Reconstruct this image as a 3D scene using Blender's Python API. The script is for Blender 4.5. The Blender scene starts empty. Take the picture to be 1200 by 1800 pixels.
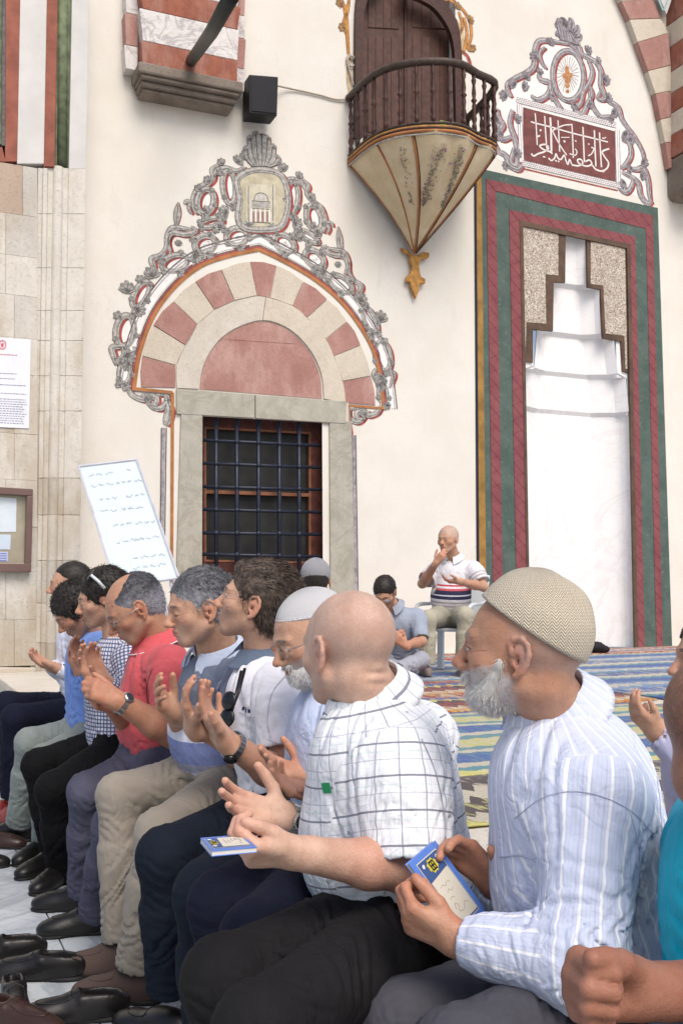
import bpy, math, random
import numpy as np
from mathutils import Vector, Matrix, geometry as mgeo
random.seed(7); np.random.seed(7)
sc = bpy.context.scene
col = sc.collection

# ---------------------------------------------------------------- camera
FPX = 1800.0
CAMZ = 1.18
cam_d = bpy.data.cameras.new("camera"); cam = bpy.data.objects.new("camera", cam_d); col.objects.link(cam)
cam_d.sensor_fit = 'HORIZONTAL'; cam_d.sensor_width = 36.0; cam_d.lens = FPX / 1200 * 36.0
cam_d.clip_start = 0.05; cam_d.clip_end = 600
PITCH = math.atan((1040 - 900) / FPX)
ROLL = math.radians(0.3)
CR = Matrix.Rotation(math.radians(90) + PITCH, 3, 'X') @ Matrix.Rotation(-ROLL, 3, 'Z')
cam.matrix_world = Matrix.Translation((0, 0, CAMZ)) @ CR.to_4x4()
sc.camera = cam
cam_d.dof.use_dof = False

# ---------------------------------------------------------------- world, sun, exposure
w = bpy.data.worlds.new("World"); sc.world = w; w.use_nodes = True
wn = w.node_tree.nodes; wl = w.node_tree.links
for n in list(wn): wn.remove(n)
SUN_EL, SUN_AZ = math.radians(50), math.radians(156)     # azimuth measured clockwise from +Y
sky = wn.new('ShaderNodeTexSky'); sky.sky_type = 'NISHITA'; sky.sun_disc = False
sky.sun_elevation = SUN_EL; sky.sun_rotation = SUN_AZ; sky.air_density = 1.0; sky.dust_density = 4.0; sky.ozone_density = 1.2
bg = wn.new('ShaderNodeBackground'); bg.inputs['Strength'].default_value = 0.125
wo = wn.new('ShaderNodeOutputWorld')
wl.new(sky.outputs[0], bg.inputs[0]); wl.new(bg.outputs[0], wo.inputs[0])
sun_d = bpy.data.lights.new("sun", 'SUN'); sun_d.energy = 1.5; sun_d.angle = math.radians(32); sun_d.color = (1.0, 0.94, 0.87)
sun = bpy.data.objects.new("sun", sun_d); col.objects.link(sun)
sdir = Vector((math.sin(SUN_AZ) * math.cos(SUN_EL), math.cos(SUN_AZ) * math.cos(SUN_EL), math.sin(SUN_EL)))
sun.rotation_euler = sdir.to_track_quat('Z', 'Y').to_euler()
sc.view_settings.view_transform = 'Standard'; sc.view_settings.look = 'None'
sc.view_settings.exposure = 0.40; sc.view_settings.gamma = 1.0; sc.view_settings.use_curve_mapping = False
sc.render.engine = 'CYCLES'
sc.cycles.max_bounces = 6; sc.cycles.diffuse_bounces = 3; sc.cycles.transparent_max_bounces = 6
try: sc.cycles.use_denoising = True
except Exception: pass

# ---------------------------------------------------------------- point helpers
def ray(px, py):
    d = CR @ Vector(((px - 600) / FPX, -(py - 900) / FPX, -1.0))
    return d
def at(px, py, D):
    d = ray(px, py); d = d * (D / d.y)
    return Vector((d.x, d.y, d.z + CAMZ))
def atz(px, py, z):
    d = ray(px, py); t = (z - CAMZ) / d.z
    return Vector((d.x * t, d.y * t, z))
WA = math.atan(1800 / 4100.0)
WU = Vector((math.cos(WA), math.sin(WA), 0)); WN = Vector((math.sin(WA), -math.cos(WA), 0)); WZ = Vector((0, 0, 1))
W0 = at(457, 1040, 11.45)
W0.z = 0
PLAT = 0.43
def W(px, py, off=0.0):
    d = ray(px, py); o = Vector((0, 0, CAMZ)); P = W0 + WN * off
    t = (P - o).dot(WN) / d.dot(WN)
    return o + d * t
def W2(px, py, off=0.0):
    p = W(px, py, off); return ((p - W0).dot(WU), p.z)
def S3(s, z, off=0.0):
    return W0 + WU * s + WN * off + WZ * z

# ---------------------------------------------------------------- object helpers
def tag(o, label=None, cat=None, group=None, kind=None):
    if label: o['label'] = label
    if cat: o['category'] = cat
    if group: o['group'] = group
    if kind: o['kind'] = kind
    return o
def empty(name, loc=(0, 0, 0)):
    o = bpy.data.objects.new(name, None); o.location = loc; o.empty_display_size = .1; col.objects.link(o)
    return o
def wmat(o):
    m = Matrix.LocRotScale(o.location, o.rotation_euler, o.scale)
    return m if o.parent is None else wmat(o.parent) @ o.matrix_parent_inverse @ m
def setparent(o, p):
    o.parent = p
    if p is not None: o.matrix_parent_inverse = wmat(p).inverted()
def mesh_obj(name, verts, faces, mat=None, parent=None, smooth=False):
    me = bpy.data.meshes.new(name)
    if isinstance(verts, np.ndarray): verts = verts.tolist()
    me.from_pydata([tuple(v) for v in verts], [], faces); me.update()
    if smooth: me.polygons.foreach_set('use_smooth', [True] * len(me.polygons))
    if mat: me.materials.append(mat)
    o = bpy.data.objects.new(name, me); col.objects.link(o)
    setparent(o, parent)
    return o
def np_mesh(name, V, Q, mat=None, parent=None, attrs=None):
    me = bpy.data.meshes.new(name)
    me.vertices.add(len(V)); me.vertices.foreach_set('co', np.ascontiguousarray(V, dtype=np.float32).ravel())
    me.loops.add(Q.size); me.loops.foreach_set('vertex_index', np.ascontiguousarray(Q, dtype=np.int32).ravel())
    me.polygons.add(len(Q)); k = Q.shape[1]
    me.polygons.foreach_set('loop_start', np.arange(0, Q.size, k, dtype=np.int32))
    me.polygons.foreach_set('loop_total', np.full(len(Q), k, dtype=np.int32))
    me.update(calc_edges=True)
    me.polygons.foreach_set('use_smooth', np.ones(len(Q), dtype=bool))
    for an, arr in (attrs or {}).items():
        a = me.attributes.new(an, 'FLOAT_VECTOR', 'POINT'); a.data.foreach_set('vector', np.ascontiguousarray(arr, dtype=np.float32).ravel())
    if mat: me.materials.append(mat)
    o = bpy.data.objects.new(name, me); col.objects.link(o); setparent(o, parent)
    return o
class MB:
    def __init__(s): s.v = []; s.f = []
    def poly(s, pts):
        b = len(s.v); s.v += [tuple(p) for p in pts]
        if len(pts) <= 4: s.f.append(tuple(range(b, b + len(pts))))
        else:
            for t in mgeo.tessellate_polygon([[Vector(p) for p in pts]]): s.f.append((b + t[0], b + t[1], b + t[2]))
    def prism(s, pts, vec):
        """pts: polygon in 3D, extruded by vec (front cap at pts+vec, back at pts)"""
        pts = [Vector(p) for p in pts]; n = len(pts); b = len(s.v); vec = Vector(vec)
        nn = Vector((0, 0, 0))
        for i in range(n): nn += pts[i].cross(pts[(i + 1) % n])
        if nn.dot(vec) < 0: pts = pts[::-1]
        s.v += [tuple(p) for p in pts] + [tuple(p + vec) for p in pts]
        if n <= 4:
            s.f.append(tuple(range(b + n, b + 2 * n))); s.f.append(tuple(reversed(range(b, b + n))))
        else:
            for t in mgeo.tessellate_polygon([pts]):
                a, c, d = t
                q = (pts[c] - pts[a]).cross(pts[d] - pts[a])
                if q.dot(vec) < 0: c, d = d, c
                s.f.append((b + n + a, b + n + c, b + n + d)); s.f.append((b + a, b + d, b + c))
        for i in range(n):
            j = (i + 1) % n; s.f.append((b + i, b + j, b + n + j, b + n + i))
    def box(s, c, u, v, w):
        """centre, three half-axis vectors"""
        c = Vector(c); u = Vector(u); v = Vector(v); w = Vector(w)
        s.prism([c - u - v - w, c + u - v - w, c + u + v - w, c - u + v - w], w * 2)
    def aabb(s, lo, hi):
        c = [(a + b) / 2 for a, b in zip(lo, hi)]; h = [(b - a) / 2 for a, b in zip(lo, hi)]
        s.box(c, (h[0], 0, 0), (0, h[1], 0), (0, 0, h[2]))
    def tube(s, pts, r, n=8, cap=True):
        pts = [Vector(p) for p in pts]; m = len(pts); b = len(s.v)
        rr = r if isinstance(r, (list, tuple)) else [r] * m
        up = Vector((0, 0, 1)); prev = None
        for i in range(m):
            t = (pts[min(i + 1, m - 1)] - pts[max(i - 1, 0)]).normalized()
            if prev is None:
                a = up if abs(t.dot(up)) < .9 else Vector((1, 0, 0))
                x = t.cross(a).normalized()
            else: x = (prev - t * prev.dot(t)).normalized()
            prev = x; y = t.cross(x)
            for k in range(n):
                an = 2 * math.pi * k / n
                s.v.append(tuple(pts[i] + (x * math.cos(an) + y * math.sin(an)) * rr[i]))
        for i in range(m - 1):
            for k in range(n):
                k2 = (k + 1) % n
                s.f.append((b + i * n + k, b + i * n + k2, b + (i + 1) * n + k2, b + (i + 1) * n + k))
        if cap:
            s.f.append(tuple(b + k for k in reversed(range(n)))); s.f.append(tuple(b + (m - 1) * n + k for k in range(n)))
    def lathe(s, base, prof, n=12, axis=(0, 0, 1), x=None):
        base = Vector(base); ax = Vector(axis).normalized()
        x = Vector(x) if x else (ax.cross(Vector((0, 1, 0))) if abs(ax.y) < .9 else ax.cross(Vector((1, 0, 0)))).normalized()
        y = ax.cross(x); b = len(s.v)
        for (r, h) in prof:
            for k in range(n):
                an = 2 * math.pi * k / n; s.v.append(tuple(base + ax * h + (x * math.cos(an) + y * math.sin(an)) * r))
        for i in range(len(prof) - 1):
            for k in range(n):
                k2 = (k + 1) % n; s.f.append((b + i * n + k, b + i * n + k2, b + (i + 1) * n + k2, b + (i + 1) * n + k))
        s.f.append(tuple(b + k for k in reversed(range(n)))); s.f.append(tuple(b + (len(prof) - 1) * n + k for k in range(n)))
    def build(s, name, mat=None, parent=None, smooth=False, bevel=0):
        o = mesh_obj(name, s.v, s.f, mat, parent, smooth)
        if bevel:
            m = o.modifiers.new('bevel', 'BEVEL'); m.width = bevel; m.segments = 2; m.limit_method = 'ANGLE'
        return o
def crom(P, n=6, closed=False):
    """Catmull-Rom through 2D/3D points"""
    P = [np.array(p, float) for p in P]; m = len(P); out = []
    segs = m if closed else m - 1
    for i in range(segs):
        if closed: p0, p1, p2, p3 = P[(i - 1) % m], P[i], P[(i + 1) % m], P[(i + 2) % m]
        else: p0, p1, p2, p3 = P[max(i - 1, 0)], P[i], P[i + 1], P[min(i + 2, m - 1)]
        for k in range(n):
            t = k / n
            out.append(.5 * ((2 * p1) + (-p0 + p2) * t + (2 * p0 - 5 * p1 + 4 * p2 - p3) * t * t + (-p0 + 3 * p1 - 3 * p2 + p3) * t ** 3))
    if not closed: out.append(P[-1])
    return [tuple(p) for p in out]

# ---------------------------------------------------------------- shader node DSL
class Sk:
    """socket wrapper with arithmetic"""
    def __init__(s, nt, sock): s.nt = nt; s.k = sock
    def _m(s, op, *o):
        n = s.nt.nodes.new('ShaderNodeMath'); n.operation = op
        for i, x in enumerate((s,) + o):
            if isinstance(x, Sk): s.nt.links.new(x.k, n.inputs[i])
            else: n.inputs[i].default_value = float(x)
        return Sk(s.nt, n.outputs[0])
    def __add__(s, o): return s._m('ADD', o)
    __radd__ = __add__
    def __sub__(s, o): return s._m('SUBTRACT', o)
    def __rsub__(s, o): return (s * -1.0) + o
    def __mul__(s, o): return s._m('MULTIPLY', o)
    __rmul__ = __mul__
    def __truediv__(s, o): return s._m('DIVIDE', o)
    def lt(s, o): return s._m('LESS_THAN', o)
    def gt(s, o): return s._m('GREATER_THAN', o)
    def abs(s): return s._m('ABSOLUTE')
    def fract(s): return s._m('FRACT')
    def floor(s): return s._m('FLOOR')
    def sin(s): return s._m('SINE')
    def mn(s, o): return s._m('MINIMUM', o)
    def mx(s, o): return s._m('MAXIMUM', o)
    def sqrt(s): return s._m('SQRT')
    def pw(s, o): return s._m('POWER', o)
    def ss(s, a, b):
        n = s.nt.nodes.new('ShaderNodeMapRange'); n.interpolation_type = 'SMOOTHSTEP'
        s.nt.links.new(s.k, n.inputs['Value']); n.inputs['From Min'].default_value = a; n.inputs['From Max'].default_value = b
        return Sk(s.nt, n.outputs['Result'])
class Mat:
    def __init__(s, name, rough=.6, spec=.4, metal=0, sss=0, sheen=0, coat=0):
        s.m = bpy.data.materials.new(name); s.m.use_nodes = True; s.nt = s.m.node_tree
        s.b = s.nt.nodes['Principled BSDF']; b = s.b.inputs
        b['Roughness'].default_value = rough; b['Specular IOR Level'].default_value = spec; b['Metallic'].default_value = metal
        if sss:
            b['Subsurface Weight'].default_value = sss; b['Subsurface Radius'].default_value = (1.0, .35, .2); b['Subsurface Scale'].default_value = .008
        if sheen: b['Sheen Weight'].default_value = sheen; b['Sheen Roughness'].default_value = .5
        if coat: b['Coat Weight'].default_value = coat; b['Coat Roughness'].default_value = .15
    def new(s, t): return s.nt.nodes.new(t)
    def attr(s, name):
        n = s.new('ShaderNodeAttribute'); n.attribute_name = name; return n.outputs['Vector']
    def obj(s): return s.new('ShaderNodeTexCoord').outputs['Object']
    def pos(s): return s.new('ShaderNodeNewGeometry').outputs['Position']
    def sep(s, vec):
        n = s.new('ShaderNodeSeparateXYZ'); s.nt.links.new(vec, n.inputs[0]); return [Sk(s.nt, o) for o in n.outputs]
    def comb(s, *xyz):
        n = s.new('ShaderNodeCombineXYZ')
        for i, x in enumerate(xyz):
            if isinstance(x, Sk): s.nt.links.new(x.k, n.inputs[i])
            else: n.inputs[i].default_value = x
        return n.outputs[0]
    def map(s, vec, scale=(1, 1, 1), rot=(0, 0, 0), loc=(0, 0, 0)):
        n = s.new('ShaderNodeMapping'); s.nt.links.new(vec, n.inputs[0])
        n.inputs['Scale'].default_value = scale; n.inputs['Rotation'].default_value = rot; n.inputs['Location'].default_value = loc
        return n.outputs[0]
    def noise(s, vec, scale=5, detail=4, rough=.5, dist=0):
        n = s.new('ShaderNodeTexNoise'); s.nt.links.new(vec, n.inputs['Vector'])
        n.inputs['Scale'].default_value = scale; n.inputs['Detail'].default_value = detail
        n.inputs['Roughness'].default_value = rough; n.inputs['Distortion'].default_value = dist
        return Sk(s.nt, n.outputs['Fac'])
    def voro(s, vec, scale=5, feat='F1'):
        n = s.new('ShaderNodeTexVoronoi'); n.feature = feat; s.nt.links.new(vec, n.inputs['Vector']); n.inputs['Scale'].default_value = scale
        return Sk(s.nt, n.outputs['Distance'])
    def mix(s, f, a, b):
        n = s.new('ShaderNodeMix'); n.data_type = 'RGBA'
        for i, x in ((0, f), (6, a), (7, b)):
            if isinstance(x, Sk): s.nt.links.new(x.k, n.inputs[i])
            elif hasattr(x, 'is_output') or isinstance(x, bpy.types.NodeSocket): s.nt.links.new(x, n.inputs[i])
            elif isinstance(x, (tuple, list)): n.inputs[i].default_value = (*x, 1)
            else: n.inputs[i].default_value = x
        return n.outputs[2]
    def ramp(s, f, stops, interp='LINEAR'):
        n = s.new('ShaderNodeValToRGB'); s.nt.links.new(f.k if isinstance(f, Sk) else f, n.inputs[0]); r = n.color_ramp; r.interpolation = interp
        while len(r.elements) > 1: r.elements.remove(r.elements[0])
        r.elements[0].position = stops[0][0]; r.elements[0].color = (*stops[0][1], 1)
        for p, c in stops[1:]:
            e = r.elements.new(p); e.color = (*c, 1)
        return n.outputs[0]
    def color(s, c):
        if isinstance(c, (tuple, list)): s.b.inputs['Base Color'].default_value = (*c, 1)
        else: s.nt.links.new(c, s.b.inputs['Base Color'])
        return s
    def rough(s, f): s.nt.links.new(f.k, s.b.inputs['Roughness']); return s
    def bump(s, h, strength=.3, dist=.01):
        n = s.new('ShaderNodeBump'); s.nt.links.new(h.k, n.inputs['Height']); n.inputs['Strength'].default_value = strength; n.inputs['Distance'].default_value = dist
        s.nt.links.new(n.outputs[0], s.b.inputs['Normal']); return s
def srgb(r, g, b):
    f = lambda c: (c / 255) / 12.92 if c / 255 <= .04045 else (((c / 255) + .055) / 1.055) ** 2.4
    return (f(r), f(g), f(b))
_mc = {}
def simple(name, c, var=.12, rough=.7, scale=6, spec=.3, bump=.0, bscale=60, bdist=.002, metal=0, coat=0, sheen=0):
    """material with noise variation in colour and fine relief"""
    if name in _mc: return _mc[name]
    m = Mat(name, rough, spec, metal, coat=coat, sheen=sheen); p = m.pos()
    n = m.noise(p, scale, 5, .6)
    m.color(m.mix(n.ss(.3, .7), tuple(x * (1 - var) for x in c), tuple(min(1, x * (1 + var)) for x in c)))
    if bump: m.bump(m.noise(p, bscale, 3, .6), bump, bdist)
    _mc[name] = m.m; return m.m
# ================================================================ implicit surface engine
F = np.float32
def v3(p): return np.array(p, dtype=F)
def nrm(p):
    p = np.array(p, dtype=float); return p / (np.linalg.norm(p) + 1e-12)
class Sdf:
    def __init__(s): s.ops = []; s.folds = []; s.nz = None
    def _add(s, fn, lo, hi, k, mode): s.ops.append((fn, np.array(lo), np.array(hi), k, mode)); return s
    def rc(s, a, b, r1, r2, k=.01, mode=0):
        """round cone a->b"""
        a = v3(a); b = v3(b); ba = b - a; l2 = float(ba @ ba)
        if l2 < 1e-9: return s.el(a, (r1,) * 3, None, k, mode)
        rr = r1 - r2; a2 = l2 - rr * rr; il2 = 1 / l2
        if a2 <= 1e-9: return s.el(a if r1 > r2 else b, (max(r1, r2),) * 3, None, k, mode)
        def fn(p):
            pa = p - a; y = pa @ ba; z = y - l2
            x2 = ((pa * l2 - y[:, None] * ba) ** 2).sum(1); y2 = y * y * l2; z2 = z * z * l2
            kk = np.sign(rr) * rr * rr * x2
            c1 = np.sign(z) * a2 * z2 > kk; c2 = np.sign(y) * a2 * y2 < kk
            d = (np.sqrt(x2 * a2 * il2) + y * rr) * il2 - r1
            d = np.where(c2, np.sqrt(x2 + y2) * il2 - r1, d)
            return np.where(c1, np.sqrt(x2 + z2) * il2 - r2, d)
        lo = np.minimum(a - r1, b - r2); hi = np.maximum(a + r1, b + r2)
        return s._add(fn, lo, hi, k, mode)
    def el(s, c, r, R=None, k=.01, mode=0):
        """ellipsoid, rows of R are its axes"""
        c = v3(c); r = v3(r); R = None if R is None else np.array(R, dtype=F)
        def fn(p):
            q = p - c
            if R is not None: q = q @ R.T
            k0 = np.sqrt(((q / r) ** 2).sum(1)); k1 = np.sqrt(((q / (r * r)) ** 2).sum(1)) + 1e-6
            return k0 * (k0 - 1) / k1
        if R is None: ext = r
        else: ext = np.sqrt(((R * r[:, None]) ** 2).sum(0))
        return s._add(fn, c - ext, c + ext, k, mode)
    def cc(s, a, b, r1, r2, k=.004, mode=0, rnd=.004, sq=None):
        """flat capped cone; sq = (axis, factor) squashes it along an axis"""
        a = v3(a); b = v3(b); ba = b - a; L = float(np.linalg.norm(ba)); u = ba / L
        sa, sf = (v3(nrm(sq[0])), sq[1]) if sq else (None, 1)
        def fn(p):
            pa = p - a; t = pa @ u; q = pa - t[:, None] * u
            if sa is not None: q = q + (q @ sa)[:, None] * sa * (1 / sf - 1)
            rad = np.sqrt((q ** 2).sum(1)); tt = np.clip(t / L, 0, 1)
            ds = (rad - (r1 + (r2 - r1) * tt)) * (sf if sf < 1 else 1) + rnd; dc = np.abs(t - L / 2) - L / 2 + rnd
            return np.minimum(np.maximum(ds, dc), 0) + np.sqrt(np.maximum(ds, 0) ** 2 + np.maximum(dc, 0) ** 2) - rnd
        r = max(r1, r2) * max(1, sf) + .003
        return s._add(fn, np.minimum(a, b) - r, np.maximum(a, b) + r, k, mode)
    def bx(s, c, h, R=None, k=.005, mode=0, rnd=.005):
        c = v3(c); h = v3(h); R = np.eye(3, dtype=F) if R is None else np.array(R, dtype=F)
        def fn(p):
            q = np.abs((p - c) @ R.T) - h + rnd
            return np.sqrt((np.maximum(q, 0) ** 2).sum(1)) + np.minimum(q.max(1), 0) - rnd
        ext = np.abs(R * h[:, None]).sum(0)
        return s._add(fn, c - ext, c + ext, k, mode)
    def half(s, c, n, rad, k=.003):
        """cut away the half space n.(p-c) > 0 within rad of c"""
        c = v3(c); n = v3(nrm(n))
        def fn(p):
            q = p - c; return np.maximum(-(q @ n), np.sqrt((q ** 2).sum(1)) - rad)
        return s._add(fn, c - rad, c + rad, k, 1)
    def fold(s, c, rad, d, wl, amp, warp=1.0, ph=0.0, sharp=1.0):
        s.folds.append((v3(c), rad, v3(nrm(d)), wl, amp, warp, ph, sharp)); return s
    def eval_blocks(s, P, lo, hi):
        """P: (n,m,3) samples of n blocks whose boxes are lo,hi"""
        n, m, _ = P.shape; D = np.full((n, m), .3, F); pad = s.pad
        for fn, l, h, k, mode in s.ops:
            e = k * 1.6 + pad
            sel = np.where(((hi > l - e) & (lo < h + e)).all(1))[0]
            if len(sel) == 0: continue
            d = fn(P[sel].reshape(-1, 3)).reshape(len(sel), m).astype(F)
            a = D[sel]
            if mode == 0:
                hh = np.maximum(k - np.abs(a - d), 0) / k if k > 0 else 0
                D[sel] = np.minimum(a, d) - hh * hh * k * .25
            else:
                d = -d; hh = np.maximum(k - np.abs(a - d), 0) / k if k > 0 else 0
                D[sel] = np.maximum(a, d) + hh * hh * k * .25
        for c, rad, dr, wl, amp, warp, ph, sharp in s.folds:
            R2 = rad * 2.0
            sel = np.where(((hi > c - R2) & (lo < c + R2)).all(1))[0]
            if len(sel) == 0: continue
            q = (P[sel] - c).reshape(-1, 3); r2 = (q ** 2).sum(1)
            f = 2 * math.pi / wl
            x = q @ dr
            g = q @ (np.roll(dr, 1) + .3); g2 = q @ (np.roll(dr, 2) - .2)
            wv = np.sin(x * f + ph + warp * (1.2 * np.sin(g * f * .42 + ph * 2) + .9 * np.sin(g2 * f * .57 + 1.7 + ph) + .5 * np.sin((g - g2) * f * .93 + ph * 5)))
            wv = 1.2 - 2.2 * np.abs(wv) ** sharp
            md = np.clip(.30 + 1.1 * np.sin(g * f * .31 + ph * 3.1) * np.sin(g2 * f * .37 + ph) + .35 * np.sin(x * f * .23 + ph * 7), 0, 1.1)
            D[sel] += (amp * np.exp(-r2 / (rad * rad)) * wv * md).reshape(len(sel), m).astype(F)
        return D
    def mesh(s, h, bl=8):
        s.pad = h * bl * .6 + .004
        U = [o for o in s.ops if o[4] == 0]
        lo = np.min([o[1] for o in U], 0) - 3 * h - .01; hi = np.max([o[2] for o in U], 0) + 3 * h + .01
        B = h * bl; nb = np.ceil((hi - lo) / B).astype(int)
        # which blocks can hold surface
        g = np.stack(np.meshgrid(*[np.arange(k) for k in nb], indexing='ij'), -1).reshape(-1, 3)
        # coarse cull by op boxes
        blo = lo + g * B; bhi = blo + B
        keep = np.zeros(len(g), bool)
        for fn, l, hh, k, mode in U: keep |= ((bhi > l - .01) & (blo < hh + .01)).all(1)
        g = g[keep]; blo = blo[keep]; bhi = bhi[keep]
        cen = ((blo + bhi) / 2).astype(F)[:, None, :]
        e = B * .9
        pd = s.pad; s.pad = pd + B
        d = s.eval_blocks(cen, blo - e * 0, bhi + e * 0)[:, 0]; s.pad = pd
        g = g[np.abs(d) < B * 1.35 + .014]
        blo = lo + g * B; bhi = blo + B
        ii = np.stack(np.meshgrid(*[np.arange(bl + 1)] * 3, indexing='ij'), -1).reshape(-1, 3)
        NX = nb * bl + 2
        allV = []; allK = []; E = [[], [], []]; n1 = bl + 1
        CH = 1200
        for c0 in range(0, len(g), CH):
            gg = g[c0:c0 + CH]; bl_ = blo[c0:c0 + CH]; bh_ = bhi[c0:c0 + CH]
            P = (bl_[:, None, :] + ii[None] * h).astype(F)
            D = s.eval_blocks(P, bl_, bh_).reshape(len(gg), n1, n1, n1)
            I = D < 0
            cnt = np.zeros((len(gg), bl, bl, bl), np.int8); acc = np.zeros((len(gg), bl, bl, bl, 3), F); ne = np.zeros((len(gg), bl, bl, bl), F)
            for dx in (0, 1):
                for dy in (0, 1):
                    for dz in (0, 1): cnt += I[:, dx:dx + bl, dy:dy + bl, dz:dz + bl]
            act = (cnt > 0) & (cnt < 8)
            bi, xi, yi, zi = np.where(act)
            if len(bi) == 0: continue
            corner = {}
            for dx in (0, 1):
                for dy in (0, 1):
                    for dz in (0, 1): corner[dx, dy, dz] = D[bi, xi + dx, yi + dy, zi + dz]
            A = np.zeros((len(bi), 3), F); N = np.zeros(len(bi), F)
            for (c1, v1) in corner.items():
                for ax in range(3):
                    if c1[ax] == 1: continue
                    c2 = list(c1); c2[ax] = 1; v2 = corner[tuple(c2)]
                    cr = (v1 < 0) != (v2 < 0)
                    t = np.where(cr, v1 / np.where(cr, v1 - v2, 1), 0)
                    for q in range(3):
                        A[:, q] += np.where(cr, (c1[q] + (t if q == ax else 0)), 0)
                    N += cr
            A /= N[:, None]
            gi = gg[bi] * bl + np.stack([xi, yi, zi], 1)
            allV.append(lo + (gi + A) * h); allK.append((gi[:, 0] * NX[1] + gi[:, 1]) * NX[2] + gi[:, 2])
            for ax in range(3):
                sl1 = [slice(None)] + [slice(0, bl)] * 3; sl2 = list(sl1); sl2[ax + 1] = slice(1, bl + 1)
                a1 = I[tuple(sl1)]; a2 = I[tuple(sl2)]
                b2, x2, y2, z2 = np.where(a1 != a2)
                E[ax].append(np.concatenate([gg[b2] * bl + np.stack([x2, y2, z2], 1), a1[b2, x2, y2, z2][:, None].astype(int)], 1))
        V = np.concatenate(allV); K = np.concatenate(allK)
        o = np.argsort(K, kind='stable'); K = K[o]; V = V[o]
        K, ui = np.unique(K, return_index=True); V = V[ui]
        Q = []
        for ax in range(3):
            e_ = np.concatenate(E[ax])
            if not len(e_): continue
            c = e_[:, :3]; fl = e_[:, 3].astype(bool)
            a1, a2 = (ax + 1) % 3, (ax + 2) % 3
            offs = [(0, 0), (-1, 0), (-1, -1), (0, -1)]; ids = []; ok = np.ones(len(c), bool)
            for o1, o2 in offs:
                q = c.copy(); q[:, a1] += o1; q[:, a2] += o2
                key = (q[:, 0] * NX[1] + q[:, 1]) * NX[2] + q[:, 2]
                ix = np.searchsorted(K, key); ix = np.minimum(ix, len(K) - 1)
                ok &= (K[ix] == key); ids.append(ix)
            q = np.stack(ids, 1)
            q[fl == False] = q[fl == False][:, ::-1]
            Q.append(q[ok])
        Q = np.concatenate(Q)
        used = np.zeros(len(V), bool); used[Q.ravel()] = True
        mp = np.cumsum(used) - 1
        return V[used], mp[Q]
def frame(fwd, up):
    """rows: right, forward, up (right = fwd x up)"""
    f = nrm(fwd); u = np.array(up, float); u = nrm(u - f * (u @ f)); r = np.cross(f, u)
    return np.array([r, f, u])
def rotv(v, ax, deg):
    v = np.array(v, float); ax = nrm(ax); a = math.radians(deg)
    return v * math.cos(a) + np.cross(ax, v) * math.sin(a) + ax * (ax @ v) * (1 - math.cos(a))
ONLY = None
# ================================================================ people: body, clothes, hair
def hand(S, w, d, n, side, curl=.35, spread=6, thumb=.6, topp=.35, sc=1.0, fat=1.0):
    """w wrist, d direction of the fingers, n palm normal; curl one value or four (index..little)"""
    sc = sc * .89; fat = fat * 1.03; w = np.array(w, float); d = nrm(d); n = np.array(n, float); n = nrm(n - d * (n @ d))
    t = np.cross(d, n) * (1 if side == 'R' else -1)
    cu = curl if isinstance(curl, (tuple, list)) else (curl * .85, curl, curl * 1.08, curl * 1.15)
    P = lambda a, b, c: w + sc * (d * a + t * b + n * c)
    # palm
    mc = [(.094, .0275), (.097, .0090), (.092, -.0100), (.082, -.0270)]
    for i, (a, b) in enumerate(mc):
        S.rc(P(.005, b * .55, 0), P(a, b, -.001), .0155 * sc * fat, .0118 * sc * fat, .012)
    S.rc(P(.03, -.014, .003), P(.07, -.022, .004), .012 * sc * fat, .011 * sc * fat, .014)
    S.rc(P(-.03, 0, 0), P(.008, 0, 0), .025 * sc, .023 * sc, .02)
    L = [(.043, .026, .021), (.048, .030, .022), (.044, .028, .022), (.034, .021, .019)]
    sp = [1.3, .35, -.55, -1.6]
    for i, (a, b) in enumerate(mc):
        p = P(a, b, -.001); dd = rotv(d, n, sp[i] * spread * (-1 if side == 'R' else 1))
        ax = np.cross(dd, n); ax = nrm(ax); ang = 0; r = .0098 * (1 if i < 3 else .88)
        for j, l in enumerate(L[i]):
            ang += cu[i] * (52, 68, 42)[j] + (2 if j else 0)
            q = p + rotv(dd, ax, ang) * l * sc
            r2 = r * .93
            S.rc(p, q, r * sc * fat, r2 * sc * fat, .007 if j == 0 else .002)
            if j == 2: S.nails.append((q - rotv(dd, ax, ang) * .006 * sc - rotv(n, ax, ang) * r2 * sc, .0068 * sc))
            p = q; r = r2
    # thumb: leaves the side of the palm near its base
    out = nrm(d * (1 - .55 * thumb) + t * (.35 + .75 * thumb) + n * topp)
    p0 = P(.022, .018, .006); p1 = p0 + out * .042 * sc
    S.rc(p0, p1, .0175 * sc * fat, .0135 * sc * fat, .014)
    o2 = nrm(out + d * .35 - t * .15); p2 = p1 + o2 * .034 * sc
    S.rc(p1, p2, .0128 * sc * fat, .0115 * sc * fat, .004)
    o3 = nrm(o2 + d * .15 - t * .1 + n * .05); p3 = p2 + o3 * .027 * sc
    S.rc(p2, p3, .0115 * sc * fat, .0092 * sc * fat, .002)
    S.nails.append((p3 - o3 * .005 + nrm(np.cross(o3, np.cross(t, o3)) + d * .1 - n * .8) * .009 * sc, .0075 * sc))

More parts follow.
